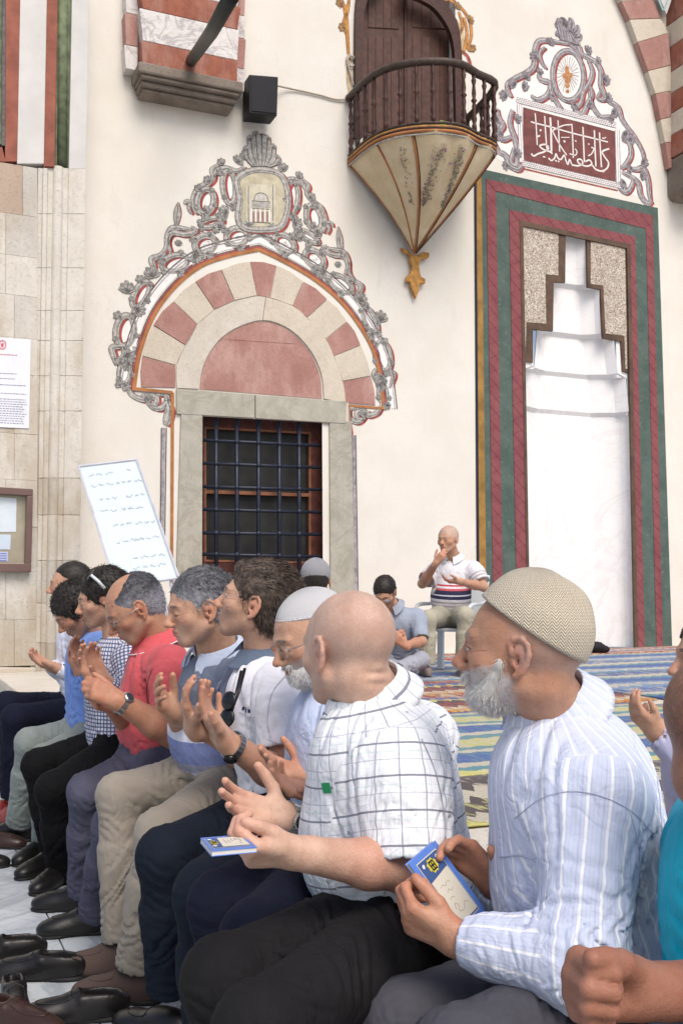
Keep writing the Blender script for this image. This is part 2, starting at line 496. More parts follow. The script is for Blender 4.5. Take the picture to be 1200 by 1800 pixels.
def head_ops(S, c, R, s, neck, o):
    T = lambda x, y, z: c + s * (x * R[0] + y * R[1] + z * R[2])
    E = lambda p, r, k=.01, mode=0, RR=None: S.el(T(*p), np.array(r) * s, R if RR is None else RR, k * s, mode)
    C = lambda p, q, r1, r2, k=.01, mode=0: S.rc(T(*p), T(*q), r1 * s, r2 * s, k * s, mode)
    wd = o.get('wide', 1.0); ja = o.get('jaw', 1.0); no = o.get('nose', 1.0)
    S.rc(T(0, -.032, -.055), neck, .050 * s * o.get('neckw', 1), .060 * s * o.get('neckw', 1), .02)
    E((0, -.020, .030), (.077 * wd, .098, .088), .02)
    E((0, .022, .004), (.069 * wd, .068, .084), .02)
    E((0, .034, -.045), (.054 * wd * ja, .052, .055), .025)
    E((0, .063, -.090), (.025 * ja, .022, .021), .028)
    for q in (-1, 1):
        C((q * .053 * wd * ja, .000, -.055), (q * .022, .062, -.092), .017, .014, .022)
        E((q * .043 * wd, .056, -.022), (.021, .020, .020), .02)
        C((q * .040, .074, .021), (q * .010, .087, .020), .0095, .0105, .014)
    E((0, .066, -.058), (.031, .025, .023), .015)
    C((0, .086, .012), (0, .106, -.022), .0078, .0105 * no, .010)
    E((0, .111, -.028), (.0118 * no, .0120 * no, .0105 * no), .006)
    for q in (-1, 1):
        E((q * .0135 * no, .0995, -.0335), (.0078, .0115, .0080), .005)
        E((q * .031, .100, .003), (.019, .018, .0115), .012, 1)
        E((q * .031, .0765, .001), (.0138, .0138, .0138), .003)
        E((q * .032, .078, -.016), (.014, .008, .005), .010)
        E((q * .0065, .102, -.0425), (.0032, .006, .003), .003, 1)
        # naso-labial crease
        C((q * .020, .098, -.036), (q * .032, .086, -.062), .0022, .0016, .008, 1)
    E((0, .0905, -.0545), (.021, .0095, .0048), .005)
    E((0, .0885, -.0645), (.018, .0100, .0058), .005)
    C((-.021, .0955, -.0595), (.021, .0955, -.0595), .0016, .0016, .003, 1)
    # ears
    es = o.get('ear', 1.0)
    for q in (-1, 1):
        def A(y, z, x=0.0): return (q * (.0765 * wd + x + (-.35 * y)), -.008 + y * es, -.010 + z * es)
        E(A(-.004, 0, .002), (.0055, .015 * es, .026 * es), .004)
        pts = [(.012, .006), (.015, .020), (.008, .030), (-.006, .032), (-.016, .022), (-.018, .006), (-.013, -.010), (-.006, -.022), (.004, -.029)]
        for i in range(len(pts) - 1):
            ra = .0046 if i < 5 else .0052; C(A(*pts[i], .004), A(*pts[i + 1], .004), ra, ra if i < 6 else .0066, .003)
        C(A(-.006, .018, .003), A(-.008, -.006, .003), .0035, .0035, .003)
        E(A(.003, -.004, .009), (.007, .0065, .010), .003, 1)
        C(A(.012, -.004, .001), A(.010, -.012, .001), .0045, .0045, .004)
    for z, x0 in o.get('nape', ()):       # skin folds across the nape
        C((-x0, -.090, z), (x0, -.090, z - .004), .003, .003, .010, 1)
    for (x, y, z, rx, ry, rz) in o.get('extra', ()): E((x, y, z), (rx, ry, rz), .02)

def hairmat(c1, c2, grey=None):
    m = Mat('hair', .55, .35); h = m.attr('hl'); n = m.noise(m.map(h, (160, 25, 60)), 1, 3, .6); n2 = m.noise(h, 22, 3, .6)
    a = m.mix(n.ss(.3, .7), c1, c2)
    if grey:
        hx, hy, hz = m.sep(h); f = (hz + (n2 - .5) * .05 - hy * .25).ss(.075, .005); a = m.mix(f * .85, a, m.mix(n.ss(.3, .7), grey, tuple(min(1, x * 1.5) for x in grey)))
    m.color(a); m.bump(n, .6, .003); return m.m

def skin(name, c, brow=(.03, .02, .015), brow_amt=.8, beard=0.0, beard_c=(.05, .045, .045), scalp=0.0, scalp_c=(.12, .11, .11), lip=.5, scalp_rear=None, lines=1.0, open_eye=False):
    m = Mat(name, .50, .36, sss=.10); h = m.attr('hl'); x, y, z = m.sep(h); k = m.attr('sk'); red, nail, arm = m.sep(k); p = m.pos()
    n1 = m.noise(p, 28, 4, .6); n2 = m.noise(p, 180, 3, .6); n3 = m.noise(p, 9, 3, .5)
    base = m.mix(n1.ss(.3, .7), tuple(v * q for v, q in zip(c, (.88, .84, .82))), tuple(min(1, v * q) for v, q in zip(c, (1.08, 1.1, 1.1))))
    base = m.mix(n3.ss(.45, .7) * .25, base, (c[0] * 1.05, c[1] * .72, c[2] * .62))
    base = m.mix(red * .55, base, (min(1, c[0] * 1.05), c[1] * .58, c[2] * .5))
    base = m.mix(nail * .6, base, (min(1, c[0] * 1.15), c[1] * 1.05, c[2] * 1.1))
    ax = x.abs()
    def ell(cx, cz, a, b, soft=.25, slope=0):
        u = (ax - cx) / a; v = (z - cz - (ax - cx) * slope) / b
        return (u * u + v * v).ss(1 + soft, 1 - soft)
    front = y.gt(.045)
    if scalp:
        top = (z - (y * .9)).ss(-.035, .0) * z.ss(-.045, -.02) * y.gt(-1)
        if scalp_rear: top = top * (y.ss(.02, -.02))
        base = m.mix(top * scalp * n2.ss(.2, .6), base, scalp_c)
    if beard:
        bz = z + (y - .05).abs() * .35
        msk = bz.ss(-.018, -.036) * (y + 0).ss(-.01, .015) * (1 - ell(0, -.059, .019, .008)) * z.ss(-.125, -.1)
        base = m.mix(msk * beard * n2.ss(.15, .55), base, beard_c)
    base = m.mix(ell(0, -.0595, .022, .0105, .3) * front * lip, base, (c[0] * .85, c[1] * .45, c[2] * .42))
    base = m.mix(ell(0, -.0595, .021, .0014, .5) * front * .7, base, (c[0] * .2, c[1] * .12, c[2] * .1))
    base = m.mix(ell(.029, .0235, .0185, .0048, .45, -.12) * front * brow_amt * n2.ss(.2, .5), base, brow)
    if open_eye:
        base = m.mix(ell(.031, .0, .0135, .0052, .25, -.05) * front, base, (.03, .018, .014)); base = m.mix(ell(.031, -.0006, .0120, .0038, .2, -.05) * front, base, (.55, .50, .47)); base = m.mix(ell(.0315, -.0002, .0046, .0044, .2) * front, base, (.03, .018, .012))
    else: base = m.mix(ell(.031, -.0045, .0145, .0022, .5, -.05) * front * .85, base, (.02, .012, .01))
    base = m.mix(arm * .22 * m.noise(m.map(p, (1, 1, 1)), 650, 2).ss(.45, .62), base, (.06, .035, .02))
    n4 = m.noise(m.map(h, (6, 6, 60)), 1, 3, .5, .6); wr = (((z + (n4 - .5) * .012) * 95).sin().abs()).ss(.35, .0) * z.gt(.036) * y.gt(.04)
    cf = (((z - (ax * .35) + (n4 - .5) * .01) * 130).sin().abs()).ss(.4, .0) * ax.gt(.046) * ax.lt(.066) * z.gt(-.03) * z.lt(.02) * y.gt(.03)
    mot = m.noise(p, 55, 5, .75); base = m.mix(mot.ss(.52, .75) * .22, base, (c[0] * .72, c[1] * .55, c[2] * .5)); base = m.mix(m.noise(p, 140, 2).ss(.66, .74) * .25 * lines, base, (c[0] * .5, c[1] * .4, c[2] * .35))
    m.color(m.mix((wr + cf) * .30 * lines, base, (c[0] * .6, c[1] * .42, c[2] * .38)))
    m.bump(n2 + m.noise(p, 90, 3, .7) + mot * .6 - (wr + cf) * 1.2 * lines, .42, .0016)
    return m.m

def ribbons(name, roots, dirs, length, width, mat, parent, hlF, sag=.3, seg=3, jit=.35):
    """many thin tapered hair ribbons"""
    n = len(roots); dirs = dirs + np.random.randn(n, 3) * jit; dirs /= np.linalg.norm(dirs, axis=1)[:, None]
    side = np.cross(dirs, np.random.randn(n, 3)); side /= np.linalg.norm(side, axis=1)[:, None] + 1e-9
    L = length * (.6 + .8 * np.random.rand(n)); V = []
    for j in range(seg + 1):
        t = j / seg
        p = roots + dirs * (L * t)[:, None] + np.array([0, 0, -1]) * (sag * L * t * t)[:, None]
        wd = width * (1 - t * .85)
        V.append(p - side * wd); V.append(p + side * wd)
    V = np.stack(V, 1)  # n, 2(seg+1), 3
    m = 2 * (seg + 1); Q = []
    for j in range(seg): Q.append(np.array([2 * j, 2 * j + 1, 2 * j + 3, 2 * j + 2]))
    Q = (np.stack(Q)[None] + (np.arange(n) * m)[:, None, None]).reshape(-1, 4)
    V = V.reshape(-1, 3)
    return np_mesh(name, V, Q, mat, parent, {'hl': hlF(V)})

def shoe_sdf(ankle, toe, s=1.0, empty_shoe=False):
    """ankle above the heel, toe tip point, both on the ground"""
    S = Sdf(); a = np.array(ankle, float); t = np.array(toe, float); d = nrm(t - a); up = np.array([0, 0, 1.0]); L = np.linalg.norm(t - a)
    r = np.cross(d, up); R = np.array([r, d, up]); k = L / .25
    P = lambda x, y, z: a + r * x * s + d * y * k + up * z * s
    S.el(P(0, .02, .045), (.036 * s, .055 * k, .055 * s), R, .02)
    S.el(P(0, .11, .032), (.042 * s, .09 * k, .047 * s), R, .03)
    S.el(P(0, .19, .024), (.045 * s, .065 * k, .036 * s), R, .03)
    S.el(P(0, .06, .065), (.034 * s, .06 * k, .035 * s), R, .03)
    S.half(P(0, .1, .008), (0, 0, -1), .4)
    if empty_shoe:
        S.el(P(0, .03, .085), (.027 * s, .062 * k, .060 * s), R, .006, 1)
        S.half(P(0, -.02, .084), (0, -d[1] * 0, 1), .12, .004)
        S.rc(P(-.03, .085, .07), P(.03, .085, .07), .008, .008, .012)
    So = Sdf()
    So.el(P(0, .02, .006), (.036 * s, .056 * k, .012), R, .01); So.el(P(0, .11, .006), (.034 * s, .1 * k, .010), R, .02); So.el(P(0, .19, .006), (.047 * s, .067 * k, .011), R, .02)
    So.half(P(0, .1, 0.001), (0, 0, -1), .4, .001)
    return S, So
def shoe(name, ankle, toe, mat, parent=None, h=.006, **kw):
    S, So = shoe_sdf(ankle, toe, **kw); V, Q = S.mesh(h); o = np_mesh(name, V, Q, mat, parent)
    V, Q = So.mesh(h); np_mesh('sole', V, Q, simple('shoe_sole', (.012, .012, .012), rough=.6), o)
    a = np.array(ankle, float); t = np.array(toe, float); d = nrm(t - a); r = np.cross(d, (0, 0, 1.0)); k = np.linalg.norm(t - a) / .25; s = kw.get('s', 1.0)
    def drop(x, y):
        p = a + r * x * s + d * y * k; ok, q, n, _ = o.ray_cast(Vector((p[0], p[1], p[2] + .3)), Vector((0, 0, -1))); return q + n * .0004 if ok else None
    for path in ([(-.026, .105), (-.027, .14), (-.024, .17), (-.014, .192), (0, .20), (.014, .192), (.024, .17), (.027, .14), (.026, .105)], [(-.030, .118), (-.012, .112), (.012, .112), (.030, .118)]):
        P_ = [drop(*q) for q in crom(path, 3)]; P_ = [q for q in P_ if q]
        if len(P_) > 3: m_ = MB(); m_.tube(P_, .0017, 5); m_.build('seam', mat, o, True)
    return o

def cap(parent, c, R, s, t, z0, slope, mat, name='cap', wide=1.0, slack=0.0, n=72, m=26, tall=0.0, tuck=.035):
    cc = c + s * (-.020 * R[1] + .030 * R[2]); rad = np.array([.077 * wide + t, .098 + t, .088 + t + tall]) * s
    V = []; A = []; rows = []
    for lay in (0, 1):
        rr = rad - (0 if lay == 0 else .004)
        for j in range(m + 1):
            for i in range(n):
                th = 2 * math.pi * i / n
                # bisect the rim angle
                lo, hi = 0.2, math.pi * .95
                for _ in range(18):
                    mid = (lo + hi) / 2
                    pz = rr[2] * math.cos(mid); py = rr[1] * math.sin(mid) * math.cos(th)
                    if pz + .030 * s > (z0 + slope * (py - .02 * s) / s) * s if False else (pz / s + .030) > z0 + slope * (py / s - .020): lo = mid
                    else: hi = mid
                ps = lo * (j / m if lay == 0 else 1 - j / m)
                if lay == 1 and j > 3: continue
                k = 1 + slack * (.5 * math.sin(3 * th + 5 * ps) + .5 * math.sin(7 * ps + 2 * th + 1)) * math.sin(min(ps, 1.5) * 2)
                if lay == 1 or j > m * .6: k *= 1 - tuck * (1.25 - math.cos(th)) * ((1 if lay == 1 else (j / m - .6) / .4) ** 2)
                p = cc + (R[0] * rr[0] * math.sin(ps) * math.sin(th) + R[1] * rr[1] * math.sin(ps) * math.cos(th) + R[2] * rr[2] * math.cos(ps)) * k
                if j >= m - 1 and lay == 0: p = cc + (p - cc) * (1 + .012)
                V.append(p); A.append((th * .09, ps * .095, 0))
    Q = []
    tot = len(V) // n
    for j in range(tot - 1):
        for i in range(n): Q.append((j * n + i, j * n + (i + 1) % n, (j + 1) * n + (i + 1) % n, (j + 1) * n + i))
    Q = np.array(Q)[:, ::-1]
    return np_mesh(name, np.array(V), Q, mat, parent, {'cuv': np.array(A)})

def collar(parent, c, axis, front, r, mat, r2=None, stand=.03, fold=.04, point=.02, gap=22, name='collar', trim=None, tilt=0):
    """folded shirt collar round the neck, open at the front"""
    a = nrm(axis); f = np.array(front, float); f = nrm(f - a * (f @ a)); rt = np.cross(f, a); r2 = r2 or r
    prof0 = [(-.003, -.02), (-.002, 0), (-.002, stand * .6), (-.001, stand - .002), (.0015, stand), (.004, stand - .003), (.012, stand * .60), (.024, .002), (.0345, -(fold - stand) * .6), (.0425, -(fold - stand)), (.0405, -(fold - stand) - .0015), (.022, -.002), (.006, stand * .5)]
    n = 44; V = []; m = len(prof0)
    for i in range(n + 1):
        an = math.radians(gap + (360 - 2 * gap) * i / n); fr = max(0, math.cos(an)); fr = fr ** 1.5
        for (o, z) in prof0:
            zz = z - (point * fr if z < 0 and o > .01 else 0) - .012 * fr + (tilt * -math.cos(an))
            oo = o * (1 + .25 * fr)
            V.append(c + f * math.cos(an) * (r + oo) + rt * math.sin(an) * (r2 + oo) + a * zz)
    F_ = []
    for i in range(n):
        for j in range(m):
            j2 = (j + 1) % m; F_.append((i * m + j, i * m + j2, (i + 1) * m + j2, (i + 1) * m + j))
    F_.append(tuple(range(m))); F_.append(tuple(n * m + j for j in reversed(range(m))))
    A = [(i / n * 6.283 * .085, .012 + prof0[j][1] + prof0[j][0] * .5, 0) for i in range(n + 1) for j in range(m)]
    o = mesh_obj(name, V, F_, mat, parent, True)
    at_ = o.data.attributes.new('cuv', 'FLOAT_VECTOR', 'POINT'); at_.data.foreach_set('vector', np.array(A, dtype=np.float32).ravel())
    if trim:
        tb = MB(); tb.tube([V[i * m + 9] for i in range(n + 1)], .0022, 6); tb.build('collar_trim', trim, o, True)
    return o

def seg_uv(V, segs):
    """cloth coordinates: nearest limb decides; u round it, v along it"""
    best = np.full(len(V), 9.0); out = np.zeros((len(V), 3), F); camp = np.array([0, 0, CAMZ])
    for idx, (a, b, r, R0, off, ref) in enumerate(segs):
        a = np.array(a, float); b = np.array(b, float); ba = b - a; L = np.linalg.norm(ba); u = ba / L
        pa = V - a; t = np.clip((pa @ u) / L, 0, 1); q = pa - t[:, None] * ba; dist = np.linalg.norm(q, axis=1) - r
        if ref is None: ref = (a + b) / 2 - camp
        ref = np.array(ref, float); rf = nrm(ref - u * (ref @ u)); sd = np.cross(u, rf)
        ang = np.arctan2(pa @ sd, -(pa @ rf))      # seam away from the camera
        m = dist < best; best[m] = dist[m]
        out[m, 0] = ang[m] * R0 + off; out[m, 1] = (pa @ u)[m]; out[m, 2] = idx
    return out

def person(P):
    """builds one figure from its pose P (points in world space)"""
    h = P.get('h', .005); hc = P.get('hc', h * 1.4)
    pel = np.array(P['pelvis'], float); nk = np.array(P['neck'], float); SL, SR = [np.array(x, float) for x in P['sh']]
    root = empty('person', (float(pel[0]), float(pel[1]), P.get('base', PLAT)))
    tag(root, P['label'], 'person', P.get('group'))
    hcn = np.array(P['head'], float); s = P.get('hs', 1.0)
    yw, pt, rl = [math.radians(a) for a in P['look']]     # yaw 0 = faces picture left (-x), + = turns towards the camera; pitch + = down
    fw = np.array([-math.cos(yw) * math.cos(pt), -math.sin(yw) * math.cos(pt), -math.sin(pt)])
    up0 = np.array([0, 0, 1.0]); R = frame(fw, up0)
    if rl: R = np.array([rotv(R[0], R[1], math.degrees(rl)), R[1], rotv(R[2], R[1], math.degrees(rl))])
    ho = P.get('face', {})
    hl = lambda V: ((V - hcn) @ R.T) / s
    left = nrm(SL - SR); up = nrm(nk - pel); fwd = nrm(np.cross(left, up)); TR = np.array([left, fwd, up])
    bl = P.get('belly', 0.0); bw = P.get('bulk', 1.0); H = np.linalg.norm(nk - pel)
    def torso(S, g, k=.05, low=True):
        if low:
            S.el(pel + up * .02, (.17 * bw + g, .118 * bw + g, .11 + g), TR, k)
            S.el(pel + up * .15 + fwd * (.012 + bl * .7), (.152 * bw + g + bl * .3, .104 * bw + g + bl * .8, .17 + g), TR, k)
        S.el(pel + up * H * .62 + fwd * .01, (.162 * bw + g, .112 * bw + g, .17 + g), TR, k)
        S.el(pel + up * H * .76, (.152 * bw + g, .095 * bw + g, .09 + g), TR, k)
        S.rc(SL - left * .035, nk - up * .078 + left * .03, .052 * bw + g, .046 + g, k); S.rc(SR + left * .035, nk - up * .078 - left * .03, .052 * bw + g, .046 + g, k)
    # ---- body
    S = Sdf(); S.nails = []
    torso(S, 0, low=False)
    arms = []
    for i, sd in enumerate('LR'):
        if not P.get('arm' + sd): continue
        el_, wr = [np.array(x, float) for x in P['arm' + sd][:2]]; sh = (SL, SR)[i]
        ab = P.get('armw', 1.0)
        S.rc(sh, el_, .050 * ab, .041 * ab, .03); S.rc(el_, el_ + (wr - el_) * .35, .041 * ab, .043 * ab, .02); S.rc(el_ + (wr - el_) * .35, wr, .043 * ab, .028 * ab, .02)
        hd = P.get('hand' + sd)
        if hd: hand(S, wr, np.array(hd['to'], float) - wr, hd['n'], sd, hd.get('curl', .35), hd.get('spread', 2), hd.get('thumb', .6), hd.get('topp', .35), hd.get('sc', 1.0), hd.get('fat', 1.05))
        arms.append((sd, sh, el_, wr))
    head_ops(S, hcn, R, s, nk - up * .0, ho)
    V, Q = S.mesh(h)
    L = hl(V); sk = np.zeros((len(V), 3), F)
    ax = np.abs(L[:, 0])
    g = lambda c, r: np.exp(-(((L - np.array(c)) / np.array(r)) ** 2).sum(1))
    La = L.copy(); La[:, 0] = ax
    ga = lambda c, r: np.exp(-(((La - np.array(c)) / np.array(r)) ** 2).sum(1))
    sk[:, 0] = np.clip(ga((.088, -.01, -.01), (.018, .028, .038)) * .9 + g((0, .112, -.028), (.018, .02, .018)) * .7 + ga((.045, .07, -.028), (.025, .03, .022)) * .45, 0, 1)
    for c, r in S.nails:
        dd = ((V - np.array(c)) ** 2).sum(1); sk[:, 1] = np.maximum(sk[:, 1], np.exp(-dd / (r * r) * 1.2))
    for sd, sh, e, wv in arms:
        ba = wv - e; t = np.clip(((V - e) @ ba) / (ba @ ba), 0, 1); dd = np.linalg.norm(V - e - t[:, None] * ba, axis=1)
        sk[:, 2] = np.maximum(sk[:, 2], np.where((dd < .06), np.clip((1 - t) * 4, 0, 1), 0) * P.get('armhair', 1.0))
        # reddish finger tips and palms
        q = np.linalg.norm(V - (wv + nrm(ba) * .0), axis=1); sk[:, 0] = np.maximum(sk[:, 0], np.clip((q - .06) / .13, 0, .45) * (q < .25) * (np.linalg.norm(V - hcn, axis=1) > .2))
    Lh = L.copy(); far = np.linalg.norm(L, axis=1) > .16; Lh[far] = (0, -9, 0)
    P['_body'] = np_mesh('body', V, Q, P['skin'], root, {'hl': Lh, 'sk': sk})
    # ---- shirt
    sh_ = P.get('shirt')
    if sh_:
        S = Sdf(); gsh = sh_.get('gap', .014); torso(S, gsh)
        segs = [(pel - up * .1, nk, .13, .16, 0, None)]
        for sd, sh, el_, wr in arms:
            if sh_['sleeve'] == 'short':
                ln = sh_.get('len', .80); e2 = sh + (el_ - sh) * ln; u = nrm(el_ - sh)
                r1, r2 = sh_.get('sr', (.070, .066))
                S.rc(sh - u * .0, sh + u * .05, .058 * bw + gsh * .6, r1 - .004, .05)
                S.cc(sh + u * .02, e2, r1, r2, .03, rnd=.004)
                S.cc(e2 - u * .016, e2 + u * .03, r2 - .011, r2 - .007, .002, 1, rnd=.002)
                segs.append((sh + u * .06, e2 - u * .0, .062, .066, .02, None))
            else:
                u = nrm(el_ - sh); w2 = nrm(wr - el_); cl = sh_.get('cuff', .0); we = wr - w2 * (.012 + cl)
                lo_ = sh_.get('loose', 1.0); S.rc(sh, el_, .060 * bw + gsh * .5, .058 * lo_, .05); S.rc(el_, we - w2 * .05, .058 * lo_, .045 * lo_, .03)
                S.cc(we - w2 * .075, we, .041, .040, .012, rnd=.006)
                S.cc(we - w2 * .015, we + w2 * .03, .033, .034, .002, 1, rnd=.002)
                S.fold(el_, .11, w2, .05, .008, 1.2, .4, .8); S.fold(el_ - u * .08, .10, u, .055, .007, 1.3, 1.1, .8)
                S.fold(we - w2 * .10, .07, w2, .035, .004, .8, .4, .8)
                segs += [(sh + u * .05, el_, .056, .058, .02, None), (el_, we, .045, .048, .013, None)]
            S.fold(sh - up * .09 + left * (-.02 if sd == 'L' else .02), .10, left * (1 if sd == 'L' else -1) * .7 + up * .7, .06, .010, 1.2, 1.1 if sd == 'L' else .4, .7)
            S.fold(sh + nrm(el_ - sh) * .12, .10, nrm(el_ - sh) + up * .3 + left * .3, .075, .008, 1.4, 2.0, .7)
        S.fold(pel + up * .10, .16, up * .8 + left * .3, .075, P.get('bellyfold', .010), 1.5, .3, .8)
        S.fold(pel + up * .30, .20, left * .8 + up * .35, .12, .010, 1.7, .9, .7)
        for a in sh_.get('folds', ()): S.fold(*a)
        hem = sh_.get('hem', -.10)
        S.half(pel + up * hem, -up, .5, .004)
        V, Q = S.mesh(hc)
        o = np_mesh('shirt', V, Q, sh_['mat'], root, {'cuv': seg_uv(V, segs)})
        P['_shirt'] = o
        if sh_.get('collar'):
            nd = nrm(hcn - R[2] * .06 - R[1] * .03 - nk); ca = nrm(up * .55 + nd * .75)
            ck = dict(sh_['collar']); rr = ck.pop('r', .058 * s * ho.get('neckw', 1) + .006); cz = ck.pop('z', .027)
            collar(root, nk + ca * cz + fwd * .002, ca, fwd, rr, ck.pop('mat', sh_['mat']), **ck)
    # ---- trousers
    tr = P.get('legs')
    if tr:
        S = Sdf(); tw = P.get('legw', 1.0)
        S.el(pel - up * .01, (.178 * bw, .13 * bw, .12), TR, .05)
        if P.get('waist', True): S.el(pel + up * .07 + fwd * bl * .8, (.158 * bw, .118 * bw + bl * .7, .09), TR, .05)
        for sd, kn, an, toe in tr:
            kn = np.array(kn, float); an = np.array(an, float); hip = pel + left * (.085 if sd == 'L' else -.085) - up * .015
            u = nrm(kn - hip); v = nrm(an - kn); L2 = np.linalg.norm(kn - hip)
            S.rc(hip, kn, .094 * tw, .064 * tw, .04); S.rc(kn, kn + (an - kn) * .45, .062 * tw, .059 * tw, .03)
            S.cc(kn + (an - kn) * .35, an, .062 * tw, P.get('hemr', .060), .03, rnd=.006)
            S.cc(an - v * .015, an + v * .03, P.get('hemr', .060) - .008, P.get('hemr', .060) - .006, .002, 1, rnd=.002)
            S.fold(hip + u * L2 * .25, .14, u + np.cross(u, up) * .5, .075, .013, 1.5, .5 + (sd == 'L'), .6)
            S.fold(hip + u * L2 * .7, .13, u + up * .2, .085, .009, 1.6, 1.5, .6)
            S.fold(kn + v * .05 - nrm(u) * .03, .10, v * .8 + u * .5, .055, .010, 1.2, 2.2, .6)
            S.fold(kn + (an - kn) * .55, .14, np.cross(u, v) + v * .35, .075, .009, 1.8, .9, .6)
            S.fold(an - v * .05, .09, v, .05, .007, 1.3, .2, .7)
        V, Q = S.mesh(hc); np_mesh('trousers', V, Q, P['trouser_mat'], root)
        for sd, kn, an, toe in tr:
            if toe is None: continue
            fl = P.get('floor', 0.0); a = np.array(an, float); a[2] = fl; t = np.array(toe, float); t[2] = fl
            d = nrm(t - a); a = a - d * .045; t = a + d * P.get('shoel', .262)
            shoe('shoe', a, t, P['shoe_mat'], root, h=max(h * 1.2, .005))
    # ---- hair
    hr = P.get('hair'); T = lambda x, y, z: hcn + s * (x * R[0] + y * R[1] + z * R[2])
    if hr:
        S = Sdf(); t = hr.get('t', .012); E = lambda p, r, k=.01, mode=0: S.el(T(*p), np.array(r) * s, R, k, mode); wd = ho.get('wide', 1.0)
        E((0, -.022, .032), (.078 * wd + t * .8, .099 + t, .088 + t * hr.get('top', 1.2)), .02)
        E((0, -.055, -.020), (.060 * wd + t * .5, .052 + t * .3, .062), .03)
        for e in hr.get('add', ()): E(e[:3], e[3:6], .02)
        fz = hr.get('line', .05)
        E((0, .100, -.045 + (fz - .05)), (.088, .075, .105), .012, 1)
        S.half(T(0, -.02, hr.get('nape', -.062)), -R[2] * .9 + R[1] * .35, .3 * s, .006)
        E((.094, .000, -.022), (.028, .034, .040), .01, 1); E((-.094, .000, -.022), (.028, .034, .040), .01, 1)
        for e in hr.get('cut', ()): E(e[:3], e[3:6], .012, 1)
        am = hr.get('wave', .003)
        S.fold(T(0, .02, .10), .11, R[0] * .8 + R[1] * .3, .020, am, 1.6, .3, .8); S.fold(T(0, -.08, .03), .12, R[0] + R[2] * .3, .022, am, 1.6, 1.3, .8)
        S.fold(T(0, 0, .03), .16, R[2] + R[1] * .5, .017, am * .9, 2.0, 1.3, .8); S.fold(T(0, 0, .03), .16, R[0] + R[1] * .3, .026, am * .9, 2.0, 2.3, .8)
        V, Q = S.mesh(max(h, .004)); o = np_mesh('hair', V, Q, hr['mat'], root, {'hl': hl(V)})
        nstr = hr.get('n', 2500)
        if nstr:
            nm = np.empty(len(V) * 3, dtype=np.float32); o.data.vertices.foreach_get('normal', nm); nm = nm.reshape(-1, 3)
            idx = np.random.randint(0, len(V), nstr); rt = V[idx]; L = hl(rt)
            flow = -R[1] * .6 - R[2] * .5
            if hr.get('back'): flow = np.where(L[:, 2:3] > .05, -R[1][None] * .9 + R[2][None] * .15, -R[1][None] * .5 - R[2][None] * .8)
            dd = nm[idx] * hr.get('lift', .35) + flow + np.random.randn(nstr, 3) * .1
            ribbons('hair_strand', rt - nm[idx] * .002, dd, hr.get('len', .018), hr.get('w', .0012), hr['mat'], o, hl, .15, 2, hr.get('jit', .35))['kind'] = 'stuff'
    bd = P.get('beard')
    if bd:
        S = Sdf(); E = lambda p, r, k=.01, mode=0: S.el(T(*p), np.array(r) * s, R, k, mode); q = bd.get('t', .008); dn = bd.get('down', .0)
        E((0, .048 + dn * .35, -.076 - dn * .5), (.052 + q, .047 + q, .038 + q + dn), .02)
        for sg in (-1, 1): S.rc(T(sg * .064, .024, -.016), T(sg * .047, .046, -.070), .008 + q * .4, .016 + q, .02)
        E((0, .085, -.047), (.026, .014 + q * .4, .008), .01)
        E((0, .112, -.056), (.021, .020, .0085), .006, 1)
        E((0, .10, .01), (.045, .05, .045), .01, 1)
        S.fold(T(0, .07, -.09), .08, R[0] + R[1] * .4, .014, .004, 1.8, .4, .8)
        V, Q = S.mesh(max(h, .004)); o = np_mesh('beard', V, Q, bd['mat'], root, {'hl': hl(V)})
        nm = np.empty(len(V) * 3, dtype=np.float32); o.data.vertices.foreach_get('normal', nm); nm = nm.reshape(-1, 3)
        ns = bd.get('n', 2500); idx = np.random.randint(0, len(V), ns)
        ribbons('beard_strand', V[idx] - nm[idx] * .002, nm[idx] * .45 - R[2] * .75 + R[1] * bd.get('fw', .0), bd.get('len', .02), bd.get('w', .0009), bd['mat'], o, hl, .25, 3, bd.get('jit', .30))['kind'] = 'stuff'
    if P.get('cap'):
        c_ = P['cap']; cap(root, hcn, R, s, c_.get('t', .008), c_['z0'], c_['slope'], c_['mat'], wide=ho.get('wide', 1.0), slack=c_.get('slack', .0), tall=c_.get('tall', 0))
    if P.get('glasses'):
        gm = simple('spectacle_metal', (.45, .42, .4), rough=.3, metal=.8); g0 = MB(); lens = MB()
        for q in (-1, 1):
            ring = [T(q * .034 + .0235 * math.cos(a), .0985 - .10 * abs(.0235 * math.cos(a) * q + .0) + (-.004), -.004 + .0165 * math.sin(a)) for a in np.linspace(0, 2 * math.pi, 21)]
            g0.tube(ring, .0013, 6, False)
            lens.poly([Vector(p) for p in ring[:-1]])
            g0.tube([T(q * .058, .092, .003), T(q * .080, .05, .003), T(q * .084, .0, .002), T(q * .082, -.012, -.008)], .0013, 6)
        g0.tube([T(-.011, .096, -.001), T(0, .100, .003), T(.011, .096, -.001)], .0013, 6)
        go = g0.build('glasses', gm, root, True)
        lens.build('lens', glass_mat(), go)
